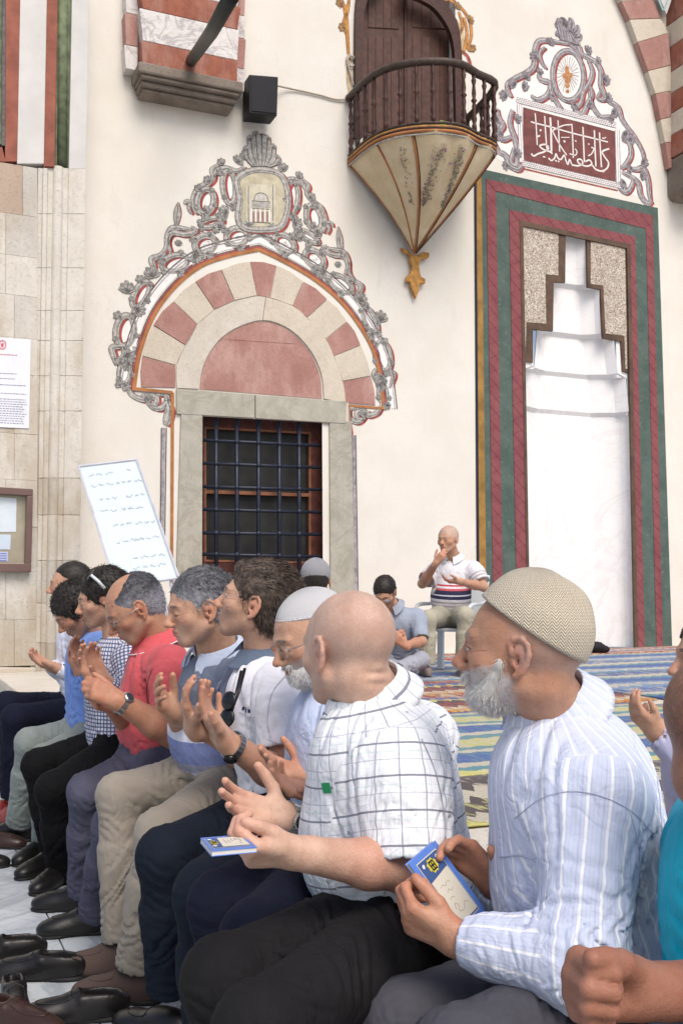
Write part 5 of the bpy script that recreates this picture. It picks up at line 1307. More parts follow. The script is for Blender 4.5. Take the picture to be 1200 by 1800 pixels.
# niche shell: five-sided recess with stepped tiers closing to the crown
M_NI = veined('white_niche_plaster', (.80, .80, .81), (.84, .84, .85), (.72, .71, .71), .5, .75, .2)
sl0, _ = W2(924, 800); sr0, _ = W2(1106, 800); sm = (sl0 + sr0) / 2; hw = (sr0 - sl0) / 2 + .10
tiers = [(PLAT, 1.0, .34), (W2(1010, 722)[1], 1.0, .34), (W2(1010, 715)[1], .90, .31), (W2(1010, 655)[1], .86, .30), (W2(1010, 648)[1], .72, .26), (W2(1010, 585)[1], .66, .29), (W2(1010, 578)[1], .50, .23), (W2(1010, 500)[1], .45, .21), (W2(1010, 493)[1], .28, .15), (W2(1010, 390)[1], .22, .10)]
prof = [(-1, 0), (-.88, .5), (-.5, .95), (.5, .95), (.88, .5), (1, 0)]
nm_ = MB(); 
for t in range(len(tiers)):
    z, f, d = tiers[t]
    for (a, c) in prof: nm_.v.append(tuple(S3(sm + a * hw * f, z, -c * d)))
for t in range(len(tiers) - 1):
    for k in range(5): a = t * 6 + k; nm_.f.append((a, a + 1, a + 7, a + 6))
nm_.build('niche', M_NI, mih)
bk = MB()   # flat reveal behind the stepped openings
for f0, zz0, zz1 in ((1.0, tiers[2][0], 8.0),): pass
zt = W2(1010, 385)[1]
for t in (1, 3, 5, 7):
    z0_ = tiers[t][0]; f1 = tiers[t + 1][1]; f0 = tiers[t][1]; z1_ = tiers[t + 2][0] if t < 7 else zt
    for sg in (-1, 1):
        bk.prism([S3(sm + sg * hw * f1, z0_, -.02), S3(sm + sg * hw * 1.0, z0_, -.02), S3(sm + sg * hw * 1.0, z1_, -.02), S3(sm + sg * hw * f1, z1_, -.02)], -WN * (.03 + .012 * t))
bk.build('stepped_hood', M_NI, mih)
mg = Mat('gilt_pattern', .6, .4); _p = mg.pos(); _n = mg.noise(_p, 17, 3, .7, 2.5); mg.color(mg.mix((_n - .5).abs().ss(.06, .03), (.62, .58, .52), (.20, .13, .07))); mg.bump(_n, .5, .004); mg = mg.m
GL = [(917, 398), (980, 411.5), (980, 484), (957.5, 482), (958.5, 569), (924, 566), (922, 628), (919.5, 628)]; TLp = [(917, 398), (991, 414), (990, 498), (970, 497), (968.6, 583), (933.6, 579.5), (933.6, 638), (919.5, 636)]
GR = [(1037, 424), (1097, 437), (1101, 648), (1098, 648), (1096, 590), (1063, 586), (1059, 502), (1037, 499)]; TRp = [(1028, 421), (1099, 437), (1104, 656), (1091, 653), (1088, 601), (1056.5, 595), (1052, 509.5), (1030, 505.6)]
slab('hood_trim', TLp, M_BR, mih, -.03, .008, 0); slab('hood_trim', TRp, M_BR, mih, -.03, .008, 0); slab('gilt_panel', GL, mg, mih, .0, .012, 0); slab('gilt_panel', GR, mg, mih, .0, .012, 0)
# ---- mural over the mihrab with its inscription
mur2 = empty('mural', tuple(W(1000, 200))); tag(mur2, 'lilac-grey painted crest with an Arabic inscription panel above the prayer niche', 'mural')
Z2 = lambda x, y: W2(860 + x / 4, 20 + y / 4)
GP = 4.0
def s2(pts, w_=7, closed=False, taper=.4, red=True, n=5): scroll(mur2, crom([Z2(*p) for p in pts], n, closed), w_, closed, taper, red, 0, M_LIL)
fill(mur2, [Z2(*p) for p in crom([(60, 1040), (20, 900), (60, 650), (150, 520), (290, 420), (320, 230), (480, 200), (480, 60), (600, 110), (650, 250), (780, 350), (800, 560), (910, 650), (1030, 880), (1090, 1050), (1140, 1320), (900, 1250), (300, 1090)], 4, True)], M_MWH, .0015)
fill(mur2, [Z2(235, 672), Z2(880, 842), Z2(885, 1195), Z2(235, 1045)], simple('maroon_panel', (.18, .068, .064), .2, .85, 9), .006)
for pts in ([(190, 620), (890, 800)], [(230, 1065), (920, 1225)]):
    stroke(mur2, [Z2(*p) for p in pts], 11 * MPX, M_MWH, .0062)
    for dy in (-18, -6, 6, 18): stroke(mur2, [Z2(p[0], p[1] + dy) for p in pts], 1.0 * MPX, M_LIL, .0070)
    for q in range(46):
        t = q / 46; x = pts[0][0] + (pts[1][0] - pts[0][0]) * t; y = pts[0][1] + (pts[1][1] - pts[0][1]) * t; stroke(mur2, [Z2(x - 6, y + 14), Z2(x + 8, y - 14)], .8 * MPX, M_LIL, .0074)
for pts in ([(208, 650), (225, 1060)], [(895, 830), (905, 1220)]):
    stroke(mur2, [Z2(*p) for p in pts], 8 * MPX, M_MWH, .0064)
    for dx in (-15, 0, 15): stroke(mur2, [Z2(p[0] + dx, p[1]) for p in pts], 1.1 * MPX, M_LIL, .0078)
stroke(mur2, [Z2(240, 1105), Z2(900, 1258)], 2.5 * MPX, M_MRED, .005)
M_WR = simple('white_lettering', (.74, .70, .68), .04, .9)
for pts, w_ in [([(318, 715), (325, 800), (333, 940)], 2.6), ([(385, 735), (390, 830), (400, 965)], 2.8), ([(424, 745), (430, 850), (432, 985)], 4.2), ([(478, 765), (484, 860), (490, 985)], 2.8), ([(576, 790), (582, 900), (586, 1030)], 2.8), ([(654, 812), (658, 920), (664, 1060)], 3.2), ([(734, 835), (738, 950), (745, 1090)], 3.2), ([(770, 850), (775, 950), (784, 1095)], 3.2),
                ([(288, 775), (340, 790), (440, 815), (560, 850), (700, 885), (830, 918)], 2.8), ([(438, 838), (470, 822), (520, 800), (578, 795)], 2.4), ([(440, 840), (470, 900), (505, 960), (540, 1010)], 2.8), ([(500, 885), (560, 885)], 1.6),
                ([(290, 998), (308, 1016), (340, 1000), (385, 985), (412, 960), (390, 935), (350, 945), (380, 972), (420, 985), (440, 1000)], 3.2), ([(412, 1030), (432, 1048), (455, 1030), (465, 1000), (478, 1030), (500, 1040), (522, 1010), (535, 1050), (548, 1075), (560, 1040), (575, 1075)], 3.0),
                ([(575, 1078), (620, 1085), (652, 1068), (640, 1040), (615, 1045), (630, 1070), (680, 1088), (716, 1072), (700, 1045), (672, 1055)], 3.2), ([(720, 1080), (745, 1110), (790, 1122), (826, 1098), (832, 1060), (805, 1020), (790, 985), (838, 965)], 3.4), ([(560, 1000), (600, 1010), (612, 985), (598, 965)], 2.4), ([(690, 1015), (715, 1000), (730, 965), (712, 955)], 2.4), ([(335, 880), (352, 872)], 3), ([(350, 838), (362, 832)], 3.5), ([(518, 915), (530, 912)], 4), ([(600, 905), (606, 915)], 3), ([(372, 1020), (390, 1024)], 2.6), ([(460, 1048), (470, 1052)], 3), ([(478, 1052), (488, 1056)], 3), ([(690, 930), (700, 934)], 2.6), ([(788, 888), (800, 892), (815, 885)], 2.2), ([(795, 1120), (800, 1132)], 2.5)]:
    stroke(mur2, crom([Z2(*p) for p in pts], 5) if len(pts) > 2 else [Z2(*p) for p in pts], w_ * MPX, M_WR, .0085)
s2([(150, 600), (120, 520), (180, 470), (260, 430), (310, 380), (320, 260), (350, 205), (430, 205), (480, 215)], 9); s2([(480, 215), (560, 225), (620, 240), (650, 300), (740, 350), (780, 420), (780, 520), (830, 620), (900, 670), (930, 760), (1010, 870), (1070, 980), (1090, 1080)], 9)
s2([(395, 400), (360, 350), (350, 290), (390, 250)], 6); s2([(560, 235), (600, 260), (640, 330)], 6); s2([(690, 340), (720, 420), (700, 500), (660, 560)], 8); s2([(340, 440), (360, 480), (420, 500), (430, 560), (470, 640), (510, 690)], 9); s2([(660, 560), (640, 640), (600, 690), (650, 720), (690, 640), (720, 580), (700, 520)], 8)
s2([(290, 590), (340, 620), (400, 590), (420, 540)], 8); s2([(700, 560), (720, 660), (780, 740), (850, 740), (840, 770)], 8); s2([(780, 560), (760, 610), (800, 620), (830, 600)], 6)
s2([(50, 680), (60, 740), (90, 800), (60, 850), (90, 900), (150, 880)], 9); s2([(160, 690), (140, 780), (170, 880), (190, 960), (190, 1080), (150, 1060), (170, 960)], 9); s2([(20, 900), (60, 980), (110, 1010), (140, 1080), (200, 1110), (225, 1080)], 9)
s2([(930, 900), (980, 930), (990, 1010), (950, 1080), (920, 1100)], 8); s2([(960, 1100), (1030, 1110), (1080, 1100), (1110, 1180), (1120, 1280), (1130, 1340)], 9); s2([(930, 1130), (990, 1160), (1040, 1200), (1060, 1290), (1110, 1350), (1140, 1330)], 9); s2([(900, 1230), (950, 1270), (990, 1240), (1010, 1180)], 8)
ov = crom([Z2(*p) for p in ell_pts((550, 450), 108, 175, -3, 20)], 2, True); fill(mur2, ov, M_MWH, .0035); scroll(mur2, ov, 8, True, 0, True, .002, M_LIL)
for q in range(26):
    a = math.radians(q * 360 / 26 + 5); c_ = (548 + 30 * math.cos(a), 440 + 40 * math.sin(a)); e_ = (548 + 78 * math.cos(a), 445 + 130 * math.sin(a)); stroke(mur2, [Z2(*c_), Z2(*e_)], 1.3 * MPX, M_LITE if q % 2 else M_LIL, .0065)
for (x, y, rr) in ((545, 420, 16), (530, 450, 18), (565, 448, 17), (548, 480, 22), (545, 520, 16), (540, 395, 12), (548, 560, 12)): fill(mur2, [Z2(*p) for p in ell_pts((x, y), rr, rr * 1.1, 0, 12)], simple('amber_flower', (.46, .22, .09), .3, .9, 30), .0075 + .0001 * (y % 7))
for (x, y, s0, an, n) in ((560, 190, 120, 95, 6), (520, 130, 70, 105, 4), (180, 520, 45, 150, 5), (120, 600, 45, 160, 5), (90, 860, 55, 200, 5), (860, 700, 45, -20, 5), (940, 850, 50, -40, 5), (1070, 1050, 45, -20, 5), (350, 440, 35, 80, 4), (230, 520, 40, 0, 5), (130, 1080, 36, 200, 4), (1000, 1100, 40, 200, 4), (750, 350, 34, 30, 4), (600, 650, 36, 250, 5), (250, 470, 40, 60, 5), (330, 330, 44, 150, 5), (420, 230, 40, 70, 5), (680, 280, 40, 40, 5), (800, 480, 46, 10, 5), (820, 600, 40, -10, 5), (980, 900, 44, 20, 5), (1060, 1150, 40, 0, 5), (60, 760, 44, 190, 5), (180, 760, 40, 30, 5), (180, 1000, 40, 10, 5), (450, 590, 36, 230, 4), (700, 640, 36, 300, 4), (870, 760, 34, 190, 4), (950, 1200, 40, 220, 5)): acanthus(mur2, Z2(x, y), s0 / 4 * MPX * 1.35, an, n, .004, M_LIL)
for q in range(7):
    a, b = Z2(500 + q * 20, 200 + q * 6), Z2(470 + q * 22, 60 + q * 22 + (q > 4) * 20); P = crom([a, ((a[0] + b[0]) / 2 + .02, (a[1] + b[1]) / 2), b], 5); ww = [9 * MPX * math.sin(math.pi * (.15 + .75 * t)) for t in np.linspace(0, 1, len(P))]
    stroke(mur2, P, [x + 1.5 * MPX for x in ww], M_DRK, .0125 + q * .0002); stroke(mur2, P, ww, M_LIL, .0140 + q * .0002); stroke(mur2, P, [x * .15 for x in ww], M_DRK, .0155 + q * .0002)
for i, ((pn, mn_, off), (m, par, mat)) in enumerate(layers.items()):
    if m.f: tag(m.build({'mural_grey': 'scroll', 'mural_lilac': 'scroll', 'mural_outline': 'outline', 'mural_red': 'red_shadow', 'mural_highlight': 'highlight', 'white_lettering': 'lettering', 'maroon_panel': 'inscription_panel', 'ochre_line': 'ochre_band'}.get(mn_, 'painted_field'), mat, par), kind='stuff')
# ================================================================ balcony, door, corbel, loudspeaker, portal, notices
M_DW = simple('dark_brown_paint', (.060, .026, .020), .3, .5, 18, bump=.2, bscale=60); M_DW2 = simple('door_brown_paint', (.085, .040, .030), .25, .55, 10, bump=.2, bscale=40); M_RAIL = simple('worn_rail_wood', (.065, .045, .036), .3, .5, 20)
dr = empty('door', tuple(W(715, 240, -.2))); tag(dr, 'dark brown double door with panels opening onto the small balcony', 'door')
def dslab(name, px, mat, o0, o1, bev=.006): return slab(name, px, mat, dr, o0, o1, bev)
for (x0, x1) in ((634, 710.5), (712.5, 798)):
    m = MB(); m.prism(pxp([(x0, 240), (x0, -60), (x1, -60), (x1, 240)], -.20), WN * .04); lf = m.build('leaf', M_DW2, dr, bevel=.004)
    for y0, y1 in ((62, 232), (-40, 48)):
        m = MB(); m.prism(pxp([(x0 + 12, y1), (x0 + 12, y0), (x1 - 10, y0 + 7), (x1 - 10, y1 + 3)], -.16), WN * .012); m.build('panel', M_DW2, lf, bevel=.008)
        for k_ in range(1, 4): 
            x = x0 + 12 + (x1 - x0 - 22) * k_ / 4; m = MB(); m.prism(pxp([(x, y1), (x, y0 + 2), (x + 1.2, y0 + 2), (x + 1.2, y1)], -.148), WN * .006); m.build('groove', M_DW, lf)
dslab('meeting_strip', [(709, 238), (709, -60), (713.5, -60), (713.5, 238)], M_DW, -.16, -.135)
FRo = crom([(620, 245), (621, 60), (624, 0), (632, -40), (660, -70)], 4); FRi = crom([(633, 245), (634, 60), (640, 10), (655, -15), (680, -40)], 4)
m = MB(); m.prism(pxp(FRo + FRi[::-1], 0), WN * .07); m.build('door_frame', M_DW, dr)
FRo = crom([(812, 250), (808, 150), (806, 90), (798, 40), (770, 0), (740, -20), (715, -45)], 4); FRi = crom([(797, 250), (795, 150), (793, 90), (783, 52), (760, 20), (735, 4), (700, -10)], 4)
m = MB(); m.prism(pxp(FRo + FRi[::-1], 0), WN * .07); m.build('door_frame', M_DW, dr)
# gilt scrollwork round the door
dm = empty('door_mural', tuple(W(715, 60))); tag(dm, 'ochre and gold painted scroll border around the balcony door', 'mural')
layers.clear(); M_OC = simple('ochre_gold', (.46, .24, .07), .3, .8, 16); M_OC2 = simple('pale_ochre', (.56, .42, .26), .2, .85, 12)
def s3(pts, w_, g=M_OC): 
    P = crom([W2(*p) for p in pts], 5); stroke(dm, P, (w_ + 2) * MPX, M_MRED if g is M_OC else M_GRY, .004, False, .3); stroke(dm, P, w_ * MPX, g, .0055, False, .3)
s3([(612, 95), (610, 60), (608, 30), (604, 8), (596, 12)], 6); s3([(608, 60), (604, 40), (610, 20), (614, -10)], 5); s3([(614, 100), (612, 140), (616, 165)], 6, M_OC2); s3([(740, -5), (770, 8), (795, 30), (810, 55), (812, 90)], 7, M_OC2); s3([(760, -12), (800, 5), (822, 30), (828, 60), (822, 85), (830, 88)], 5); s3([(812, 90), (822, 100), (826, 118), (818, 125)], 6, M_MRED); s3([(806, 20), (812, 45), (804, 70), (812, 92), (820, 60), (815, 30)], 6); s3([(808, 92), (807, 120), (809, 150)], 5, M_MRED)
for x, y, a_ in ((600, 10, 120), (606, 50, 160), (800, 12, 40), (826, 80, -40), (822, 35, 20), (780, 0, 70)): acanthus(dm, W2(x, y), 12 * MPX, a_, 4, .003, M_OC)
for (pn, mn_, off), (m, par, mat) in layers.items(): tag(m.build('scroll', mat, par), kind='stuff')
# balcony
bal = empty('balcony', tuple(W(735, 250))); tag(bal, 'small wooden balcony with turned balusters above a floral painted fan-shaped corbel', 'balcony')
zr = W(613, 286, .02).z; zrail = W(616, 171, .06).z
rim = [W(611, 287, .0)] + [atz(x, y, zr) for x, y in ((659, 249), (723, 232), (798, 232), (838, 249), (869, 270))]
def so(p): q = p - W0; return (q.dot(WU), q.dot(WN))
R2 = [so(p) for p in rim]; R2.append((R2[-1][0] + .12, 0.0))
apex = W(727, 446, .10); zap = apex.z
ctr = Vector(S3(sum(r[0] for r in R2) / len(R2), zr, 0))
M_CR = Mat('floral_cream_paint', .65, .3); _p = M_CR.pos(); M_CR.color(M_CR.mix(M_CR.noise(_p, 5, 5, .7).ss(.35, .7), (.60, .49, .31), (.68, .58, .41))); M_CR = M_CR.m
RS = [R2[0]] + R2[1:]
sc_r = crom(RS, 4)
def rp(s, o, z): return S3(s, z, o)
aps = so(apex)
def fan(t, p):    # from rim (t=0) to apex (t=1), bulging slightly
    q = t; bulge = math.sin(math.pi * min(1, q)) * .05
    return S3(p[0] + (aps[0] - p[0]) * q, zr + (zap - zr) * (q + .0 * bulge), max(.0, (p[1] + (aps[1] - p[1]) * (q ** 1.12))))
ribx = [0, 4, 8, 12, 16, 20, 24]
for a, b in zip(ribx[:-1], ribx[1:]):
    m = MB(); rows = 8; seg_ = sc_r[a:b + 1]; n_ = len(seg_)
    for t in range(rows + 1):
        for i, p in enumerate(seg_): 
            q = fan(t / rows * .985, p); w_ = math.sin(math.pi * i / (n_ - 1)) * .045 * (1 - t / rows) + .10 * math.sin(math.pi * t / rows); m.v.append(tuple(q + WN * w_))
    for t in range(rows):
        for i in range(n_ - 1): c_ = t * n_ + i; m.f.append((c_, c_ + 1, c_ + n_ + 1, c_ + n_))
    pn_ = m.build('painted_panel', M_CR, bal, True)
    # floral sprays, raised paint
    f = MB(); f2 = MB(); rnd = random.Random(a)
    big = a in (8, 12); 
    if a in (4, 8, 12):
        for q in range(150 if big else 44):
            t = rnd.uniform(.12, .62); u = .5 + (t - .35) * (.9 if big else .3) * (1 if a == 12 else -1) + rnd.gauss(0, .11 if big else .07)
            i = u * (n_ - 1)
            if not 0.3 < i < n_ - 1.3: continue
            i0 = int(i); fr = i - i0; p = (seg_[i0][0] * (1 - fr) + seg_[i0 + 1][0] * fr, seg_[i0][1] * (1 - fr) + seg_[i0 + 1][1] * fr)
            c_ = fan(t, p) + WN * (.045 * math.sin(math.pi * u) * (1 - t) + .016 + .10 * math.sin(math.pi * t)); an = rnd.uniform(0, 6.28); e = WU * math.cos(an) + WZ * math.sin(an); g_ = WU * -math.sin(an) + WZ * math.cos(an); l = rnd.uniform(.014, .030)
            (f if rnd.random() < .8 else f2).poly([c_ - e * l, c_ + g_ * l * .4, c_ + e * l, c_ - g_ * l * .4])
        if f.f: tag(f.build("leaf_spray", simple('painted_leaf', (.30, .27, .18), .4, .8, 40), pn_), kind='stuff')
        if f2.f: tag(f2.build('flower', simple('painted_flower', (.26, .14, .20), .4, .8, 40), pn_), kind='stuff')
for k_, ri in enumerate(ribx):
    if ri == 12: continue
    p = sc_r[min(ri, len(sc_r) - 1)]; pts = [fan(t, p) + WN * (.012 + .10 * math.sin(math.pi * t)) for t in np.linspace(0, 1, 9)]
    m = MB(); m.tube(pts, [.015 - .008 * t for t in np.linspace(0, 1, 9)], 6); m.build('rib', M_ORG, bal, True)
    m = MB(); m.tube([q + WU * .020 + WN * .004 for q in pts], [.010 - .004 * t for t in np.linspace(0, 1, 9)], 5); m.build('rib_line', M_DW, bal, True)
for dz, th, rr, mt in ((0, .020, .02, M_ORG), (.030, .014, .03, M_DW), (.050, .016, .022, M_OC), (.085, .018, .034, M_RAIL), (-.035, .010, .012, M_GRY)):
    m = MB(); m.tube([rp(p[0], p[1] + rr, zr + dz) for p in sc_r], th, 8); m.build('rim_moulding', mt, bal, True)
m = MB(); m.prism([rp(p[0], p[1], zr + .02) for p in sc_r], (0, 0, .05)); m.build('floor_board', M_DW, bal)
m = MB(); m.tube([rp(p[0], p[1] + .03, zrail) for p in sc_r], .046, 8); m.build('handrail', M_RAIL, bal, True)
def along(P, n):
    L = [0]
    for i in range(len(P) - 1): L.append(L[-1] + math.hypot(P[i + 1][0] - P[i][0], P[i + 1][1] - P[i][1]))
    out = []
    for k_ in range(n):
        d = L[-1] * (k_ + .35) / n; i = max(j for j in range(len(L) - 1) if L[j] <= d); f = (d - L[i]) / (L[i + 1] - L[i] + 1e-9); out.append((P[i][0] + (P[i + 1][0] - P[i][0]) * f, P[i][1] + (P[i + 1][1] - P[i][1]) * f))
    return out
hb = zrail - zr - .10; bm_ = None
for p in along(sc_r, 18):
    if bm_ is None:
        m = MB(); m.lathe((0, 0, 0), [(.028, 0), (.028, hb * .1), (.018, hb * .13), (.033, hb * .2), (.017, hb * .3), (.026, hb * .42), (.018, hb * .48), (.036, hb * .52), (.018, hb * .56), (.026, hb * .64), (.016, hb * .78), (.030, hb * .86), (.020, hb * .9), (.028, hb)], 8); bm_ = m.build('baluster', M_DW, None, True); o = bm_
    else: o = bm_.copy(); col.objects.link(o)
    o.location = rp(p[0], p[1] + .025, zr + .09); setparent(o, bal)
# gilded drop
m = MB(); dk = so(apex)[0]; prf = [(-27, 437), (-22, 444), (-10, 450), (-9, 462), (-5, 470), (-8, 482), (-16, 488), (-17, 496), (-8, 497), (-7, 507), (-4, 514), (2, 527), (8, 512), (9, 500), (20, 500), (20, 491), (12, 488), (9, 478), (8, 466), (12, 458), (27, 454), (28, 446), (16, 444), (4, 450), (-6, 448), (-14, 440)]
m.prism(pxp([(726 + x * .92, y) for x, y in prf], .03), WN * .05); m.build('pendant', M_OC, bal, bevel=.012)
tk = MB(); tk.box(rp(R2[3][0] - .08, R2[3][1] - .12, zr + .13), WU * .035, WZ * .035, WN * .02); tag(tk.build('cleaning_sponge', simple('lime_plastic', (.42, .62, .10))), 'small lime green cloth lying on the balcony floor', 'cloth')
# ---- loudspeaker and cable
sp = empty('loudspeaker', tuple(W(460, 203, .1))); tag(sp, 'black box loudspeaker mounted on the wall beside the corbel', 'loudspeaker')
a = pxp([(438, 130), (489, 134), (487, 203), (438, 198)], .32); m = MB(); m.prism(a, -WN * .24); m.build('cabinet', simple('black_plastic', (.010, .010, .013), rough=.5), sp, bevel=.01)
a = pxp([(441, 134), (486, 138), (484, 199), (441, 194)], .322); m = MB(); m.prism(a, WN * .008); m.build('grille', simple('speaker_mesh', (.016, .016, .02), rough=.7, bump=.8, bscale=400), sp)
m = MB(); m.tube([W(455, 165, 0), W(455, 165, .1)], .03); m.build('bracket', M_IRON, sp)
cb = MB(); cb.tube(crom([W(487, 150, .10), W(510, 155, .03), (W(560, 166, .02)), W(590, 174, .02), W(615, 172, .03), W(632, 158, .04), W(630, 120, .03), W(622, 100, .03), W(612, 96, .03), W(610, 108, .03), W(618, 116, .03), W(626, 108, .03), W(618, 98, .04), W(611, 104, .04), W(616, 130, .03), W(622, 150, .03)], 5), .011, 6); tag(cb.build('cable', simple('old_cable', (.42, .37, .30)), None, True), 'pale cable sagging along the wall from the loudspeaker to the balcony', 'cable')
# ---- arch springer with stone corbel, upper left
co = empty('arch_springer', tuple(W(325, 190))); tag(co, 'striped arch springer on a weathered stone corbel at the upper left', 'arch')
m = MB(); prf = [(0, 0), (.02, .0), (.05, -.03), (.20, -.05), (.34, -.04)]
def px_off_z(px, py, o): return W(px, py, o)
cs0, cz0 = W2(246, 112, .36); cs1, _ = W2(424, 142, .36)
for (o_, z0_, z1_, e_) in ((.38, -.09, .03, .02), (.35, -.13, -.09, -.01), (.29, -.19, -.13, -.03), (.24, -.23, -.19, -.05)):
    m = MB(); m.prism([S3(cs0 - e_, cz0 + z0_, 0), S3(cs1 + e_, cz0 + z0_, 0), S3(cs1 + e_, cz0 + z1_ - .002, 0), S3(cs0 - e_, cz0 + z1_ - .002, 0)], WN * o_); m.build('corbel_course', M_CORB, co, bevel=.02)
M_SRED = stone('red_marble', (.26, .085, .055), (.36, .14, .09), (.38, .20, .16), 2.0); M_SWH = veined('white_veined_marble', (.62, .59, .57), (.70, .67, .65), (.25, .24, .25), 1.6, .6)
zz = cz0 + .03; hts = [.27, .36, .27, .36, .3]
for i, hh in enumerate(hts):
    e = .04 + .02 * i; m = MB(); m.prism([S3(cs0 + .04 - .0 * i, zz, .02), S3(cs1 - .03, zz, .02), S3(cs1 - .03 + .02 * i, zz + hh - .005, .02), S3(cs0 + .02 - .02 * i, zz + hh - .005, .02)], WN * .29); m.build('arch_stone', M_SRED if i % 2 == 0 else M_SWH, co, bevel=.006)
    for sg, s0_ in ((-1, cs0 + .02), (1, cs1 - .03)):
        m = MB(); m.prism([S3(s0_, zz, .0), S3(s0_ + sg * .13, zz, .0), S3(s0_ + sg * .15, zz + hh - .005, .0), S3(s0_, zz + hh - .005, .0)], WN * .16); m.build('side_stone', M_SWH if i % 2 == 0 else M_PINK, co, bevel=.006)
    zz += hh
tr_ = MB(); tr_.tube([W(336, 106, .33), at(372, 55, 8.2), at(408, -10, 6.6)], [.06, .058, .055], 12); tag(tr_.build('tie_rod', simple('dark_iron', (.022, .026, .022), .3, .5, 12), None, True), 'dark iron tie bar running up from the striped arch springer', 'tie bar')
# ---- arches at the upper right
ar = empty('arch', tuple(W(1150, 200))); tag(ar, 'pink and cream stone arch rib curving down at the upper right', 'arch')
ao = [(1062, -40), (1084, 8), (1098, 40), (1112, 80), (1130, 130), (1143, 170), (1152, 215), (1160, 255), (1167, 300)]; ai = [(1122, -40), (1140, 5), (1152, 38), (1166, 64), (1170, 120), (1171, 165), (1172, 210), (1173, 255), (1173, 300)]
for i in range(len(ao) - 1):
    slab('arch_stone', [ao[i], (ao[i + 1][0], ao[i + 1][1] - .7), (ai[i + 1][0], ai[i + 1][1] - .7), ai[i]], M_PINK if i % 2 else M_CRM, ar, 0, .10 + .003 * (i % 2), .006)
pr = empty('pier', tuple(W(1195, 360, .3))); tag(pr, 'striped red and cream pier with a stone base block at the right edge', 'pier')
ys = [(-60, -20), (-20, 0), (0, 47), (47, 88), (88, 132), (132, 170), (170, 205), (205, 243), (243, 283)]
for i, (y0, y1) in enumerate(ys):
    slab('pier_stone', [(1170 + .0, y0), (1290, y0 + 24), (1290, y1 + 24 - .8), (1170, y1 - .8)], M_SRED if i % 2 == 0 else M_CRM, pr, 0, .42 + .003 * (i % 2), .01)
slab('base_block', [(1171, 284), (1290, 308), (1290, 375), (1180, 356), (1172, 345)], M_CORB, pr, 0, .45, .02)
vz = MB(); M_TEAL = simple('painted_teal', (.30, .48, .48))
slab('painted_corner', [(1142, -30), (1166, 28), (1186, -30)], M_PWHT, ar, .10, .16, 0)
for A, B in (((1147, -25), (1165, 18)), ((1165, 18), (1180, -25))): slab('painted_line', [A, (A[0] + 3, A[1]), (B[0] + 1.5, B[1]), (B[0] - 1.5, B[1])], M_TEAL, ar, .16, .163, 0)
# ---- portal on the left, nearer than the wall
PO = .60
por = empty('portal', tuple(W(70, 1240, PO))); tag(por, 'pale stone portal pier with moulded corner and painted red and green bands', 'portal')
zb = 0.0
def pslab(name, px, mat, o0=0.05, o1=PO, bev=.003, par=None):
    m = MB(); m.prism(pxp(px, o1), -WN * (o1 - o0)); return m.build(name, mat, par or por, bevel=bev)
def ex(x0, x1, y0, y1, k_=.085): return [(x0, y0 + k_ * 0), (x1, y0 + k_ * (x1 - x0)), (x1, y1 + k_ * (x1 - x0)), (x0, y1)]
sl_ = lambda y: (1040 - y) / (4700 - 75.)      # slope of level courses at height y
def course(x0, x1, y0, y1, mat, o1=PO, nm='stone_block', g=.22, **kw):
    return pslab(nm, [(x0 + g, y0 + sl_(y0) * x0 + g), (x1 - g * .4, y0 + sl_(y0) * x1 + g), (x1 - g * .4, y1 + sl_(y1) * x1), (x0 + g, y1 + sl_(y1) * x0)], mat, .05, o1, **kw)
rr_ = random.Random(3)
rows = [284, 372, 445, 515, 590, 655, 760, 842, 925, 1005, 1090, 1172]
for i in range(len(rows) - 1):
    y0, y1 = rows[i], rows[i + 1]; mt = M_ST if i < 8 else M_ST2
    cut = [-130, rr_.choice([-40, 10, 25]), 66]
    if i == 0: cut = [-130, 40, 66]
    for a, b in zip(cut[:-1], cut[1:]): course(a, b, y0, y1, M_STP if (i == 0 and a < 0) else (M_ST, M_ST2)[rr_.random() < .35 or i > 8], PO - rr_.uniform(0, .006))
# moulded corner: fillets and rolls, split at their own joints
xm = lambda x, y: x + (150 - x) / 150 * 0 - (y - 290) * .0155
jn = [294, 375, 470, 545, 598, 660, 722, 840, 905, 985, 1060, 1130, 1190]
for i in range(len(jn) - 1):
    y0, y1 = jn[i] + .2, jn[i + 1] - .1; mt = M_ST if i < 7 else (M_ST2 if i % 2 else M_ST)
    for (xa, xb, o_) in ((67, 76, PO - .02), (76, 84, PO + .005), (84, 95, PO - .03), (110, 121, PO - .025), (121, 151, PO - .01)):
        pslab('moulding_block', [(xm(xa, y0), y0), (xm(xb, y0), y0 + .9), (xm(xb, y1), y1 + .4), (xm(xa, y1), y1)], mt, .05, o_, .004)
    m = MB(); m.tube([W(xm(102, y0), y0, PO - .05), W(xm(102, y1), y1, PO - .05)], .056, 16, False); m.build('roll_moulding', mt, por, True)
# painted zone above
for (xa, xb, ya, mt, o_) in ((-130, 3, 253, M_PGRN, PO - .02), (3, 9, 255, M_DRK, PO + .004), (9, 30, 283, M_PRED, PO), (30, 77, 287, M_PWHT, PO - .004), (77, 96, 292, M_PRED, PO), (96, 121, 294, M_PGRN, PO - .05), (121, 151, 296, M_PWHT, PO - .008)):
    y0 = -80; pslab('painted_band', [(xa + 7 if xa > 20 else xa + 1, y0), (xb + 7 if xb > 20 else xb + 1, y0), (xb, ya), (xa, ya - (0 if xa > 0 else 6))], mt, .05, o_, .004)
pslab('painted_band', [(-130, 247), (4, 258), (10, 284), (-130, 272)], M_PRED, .05, PO + .002, .004)
m = MB(); m.tube([W(111, -80, PO - .07), W(108.5, 292, PO - .07)], .055, 12); m.build('roll_moulding', M_PGRN, por, True)
